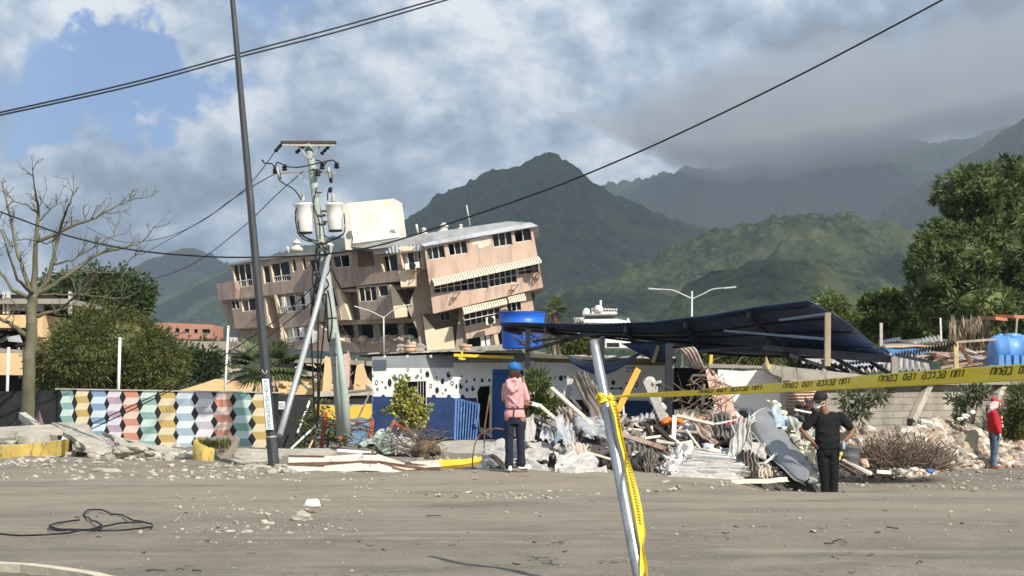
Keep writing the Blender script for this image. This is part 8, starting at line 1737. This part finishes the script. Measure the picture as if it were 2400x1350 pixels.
    G = {'a': [((0, 1), (0, .1)), ((0, .1), (1, .1)), ((1, .1), (.9, .9)), ((.9, .9), (.7, 1))], 'b': [((0, 0), (.8, 0)), ((.8, 0), (.9, 1)), ((0, 1), (.9, 1)), ], 'c': [((.1, 0), (.9, 0)), ((.9, 0), (.9, 1)), ((.9, 1), (.1, 1)), ((.1, 1), (0, .4)), ((0, .4), (.5, .5))],
         'i': [((.2, .0), (.6, 0)), ((.6, 0), (.5, 1))], 'n': [((0, 1), (.1, 0)), ((.1, 0), (.9, 0)), ((.9, 0), (.8, 1))], 'o': [((.1, 0), (.9, 0)), ((.9, 0), (.8, 1)), ((.8, 1), (.1, .9)), ((.1, .9), (.2, .1))], 'd': [((0, 0), (.4, .6)), ((.9, 0), (.7, 1)), ((.1, 1), (.7, 1))], 'g': [((0, .2), (.7, 0)), ((.7, 0), (.8, .8)), ((.1, .9), (.8, .8))]}
    b = MB(); L0 = [(1640, 1790, .55), (1838, 1996, .6), (2062, 2266, .62), (2325, 2560, .65)]
    txt = 'nacb oci cbgbc ani'
    for x0, x1, h in L0:
        n = len(txt); w = (x1 - x0) / n
        for i, ch in enumerate(txt):
            if ch == ' ': continue
            sl_ = w * .35
            for (ax, ay), (bx, by) in G[ch]:
                pa = tape(x0 + (i + ax * .78) * w - ay * sl_, .13 + ay * .42, .004); pb = tape(x0 + (i + bx * .78) * w - by * sl_, .13 + by * .42, .004); b.beam(pa, pb, .0062, .003, ink, up=(0, 1, 0))
            pa = tape(x0 + (i + .1) * w - sl_ * 1.5, .60, .004); pb = tape(x0 + (i + .45) * w - sl_ * 1.5, .68, .004)
    b.build('print', tp)
    # knot and hanging tail
    b = MB()
    for j in range(5):
        y = 926 + j * 4.0; c_ = C(y); pts = [c_ + Vector((math.cos(a) * .052, math.sin(a) * .052, .012 * math.sin(a * 2 + j))) for a in [k_ * 2 * math.pi / 16 for k_ in range(17)]]
        b.tube(pts, .011, ty, 6)
    b.rock(C(934) + Vector((.05, -.05, 0)), (.035, .03, .03), ty, 3, 1, 2, .4); b.rock(C(930) + Vector((-.05, -.04, 0)), (.03, .03, .02), ty, 6, 1, 2, .4)
    b.tube([P(1402, 926, 13.1), P(1410, 930, 13.05), P(1416, 940, 13.05), P(1405, 945, 13.05)], .012, ty, 6); b.build('knot', tp)
    H = [(1424, 1444, 940, 13.05), (1438, 1452, 975, 13.0), (1446, 1459, 1020, 12.95), (1457, 1468, 1060, 12.9), (1464, 1482, 1100, 12.85), (1473, 1496, 1150, 12.8), (1483, 1506, 1200, 12.7), (1492, 1512, 1250, 12.6), (1500, 1508, 1285, 12.55), (1498, 1516, 1320, 12.5), (1498, 1520, 1400, 12.4)]
    hs = [h[2] for h in H]
    def tail(u, y, off=0): a_, c_, D = (float(np.interp(y, hs, [h[i] for h in H])) for i in (0, 1, 3)); return P(a_ + (c_ - a_) * u, y, D - off + .04 * math.sin(u * 3 + y * .02) * (u - .5) - .02 * math.sin(u * 6.3))
    b = MB(); b.grid(lambda u, v: tail(u, 940 + v * 455), 12, 140, ty); b.build('tail', tp, solid=.0012)
    b = MB()
    for y0 in list(range(1085, 1230, 7)) + list(range(950, 1000, 8)): b.beam(tail(.45, y0, .02), tail(.8, y0 + 4, .02), .008, .003, ink, up=(0, 1, 0))
    b.build('print', tp)
midstuff()
HAZE = 1.5e-4
# ---------------------------------------------------------------- air
hz = MB(); hz.box((0, 3200, 628), (9000, 7000, 1302), bpy.data.materials.new('haze_air'))
hm = hz.mats[0]; hm.use_nodes = True; nt = hm.node_tree; nt.nodes.clear(); pv = nt.nodes.new('ShaderNodeVolumePrincipled'); ou = nt.nodes.new('ShaderNodeOutputMaterial')
pv.inputs['Color'].default_value = (.72, .84, .98, 1); pv.inputs['Density'].default_value = HAZE; pv.inputs['Anisotropy'].default_value = .2
nt.links.new(pv.outputs[0], ou.inputs['Volume'])
tag(hz.build('haze', origin=(0, 0, 0)), kind='stuff')
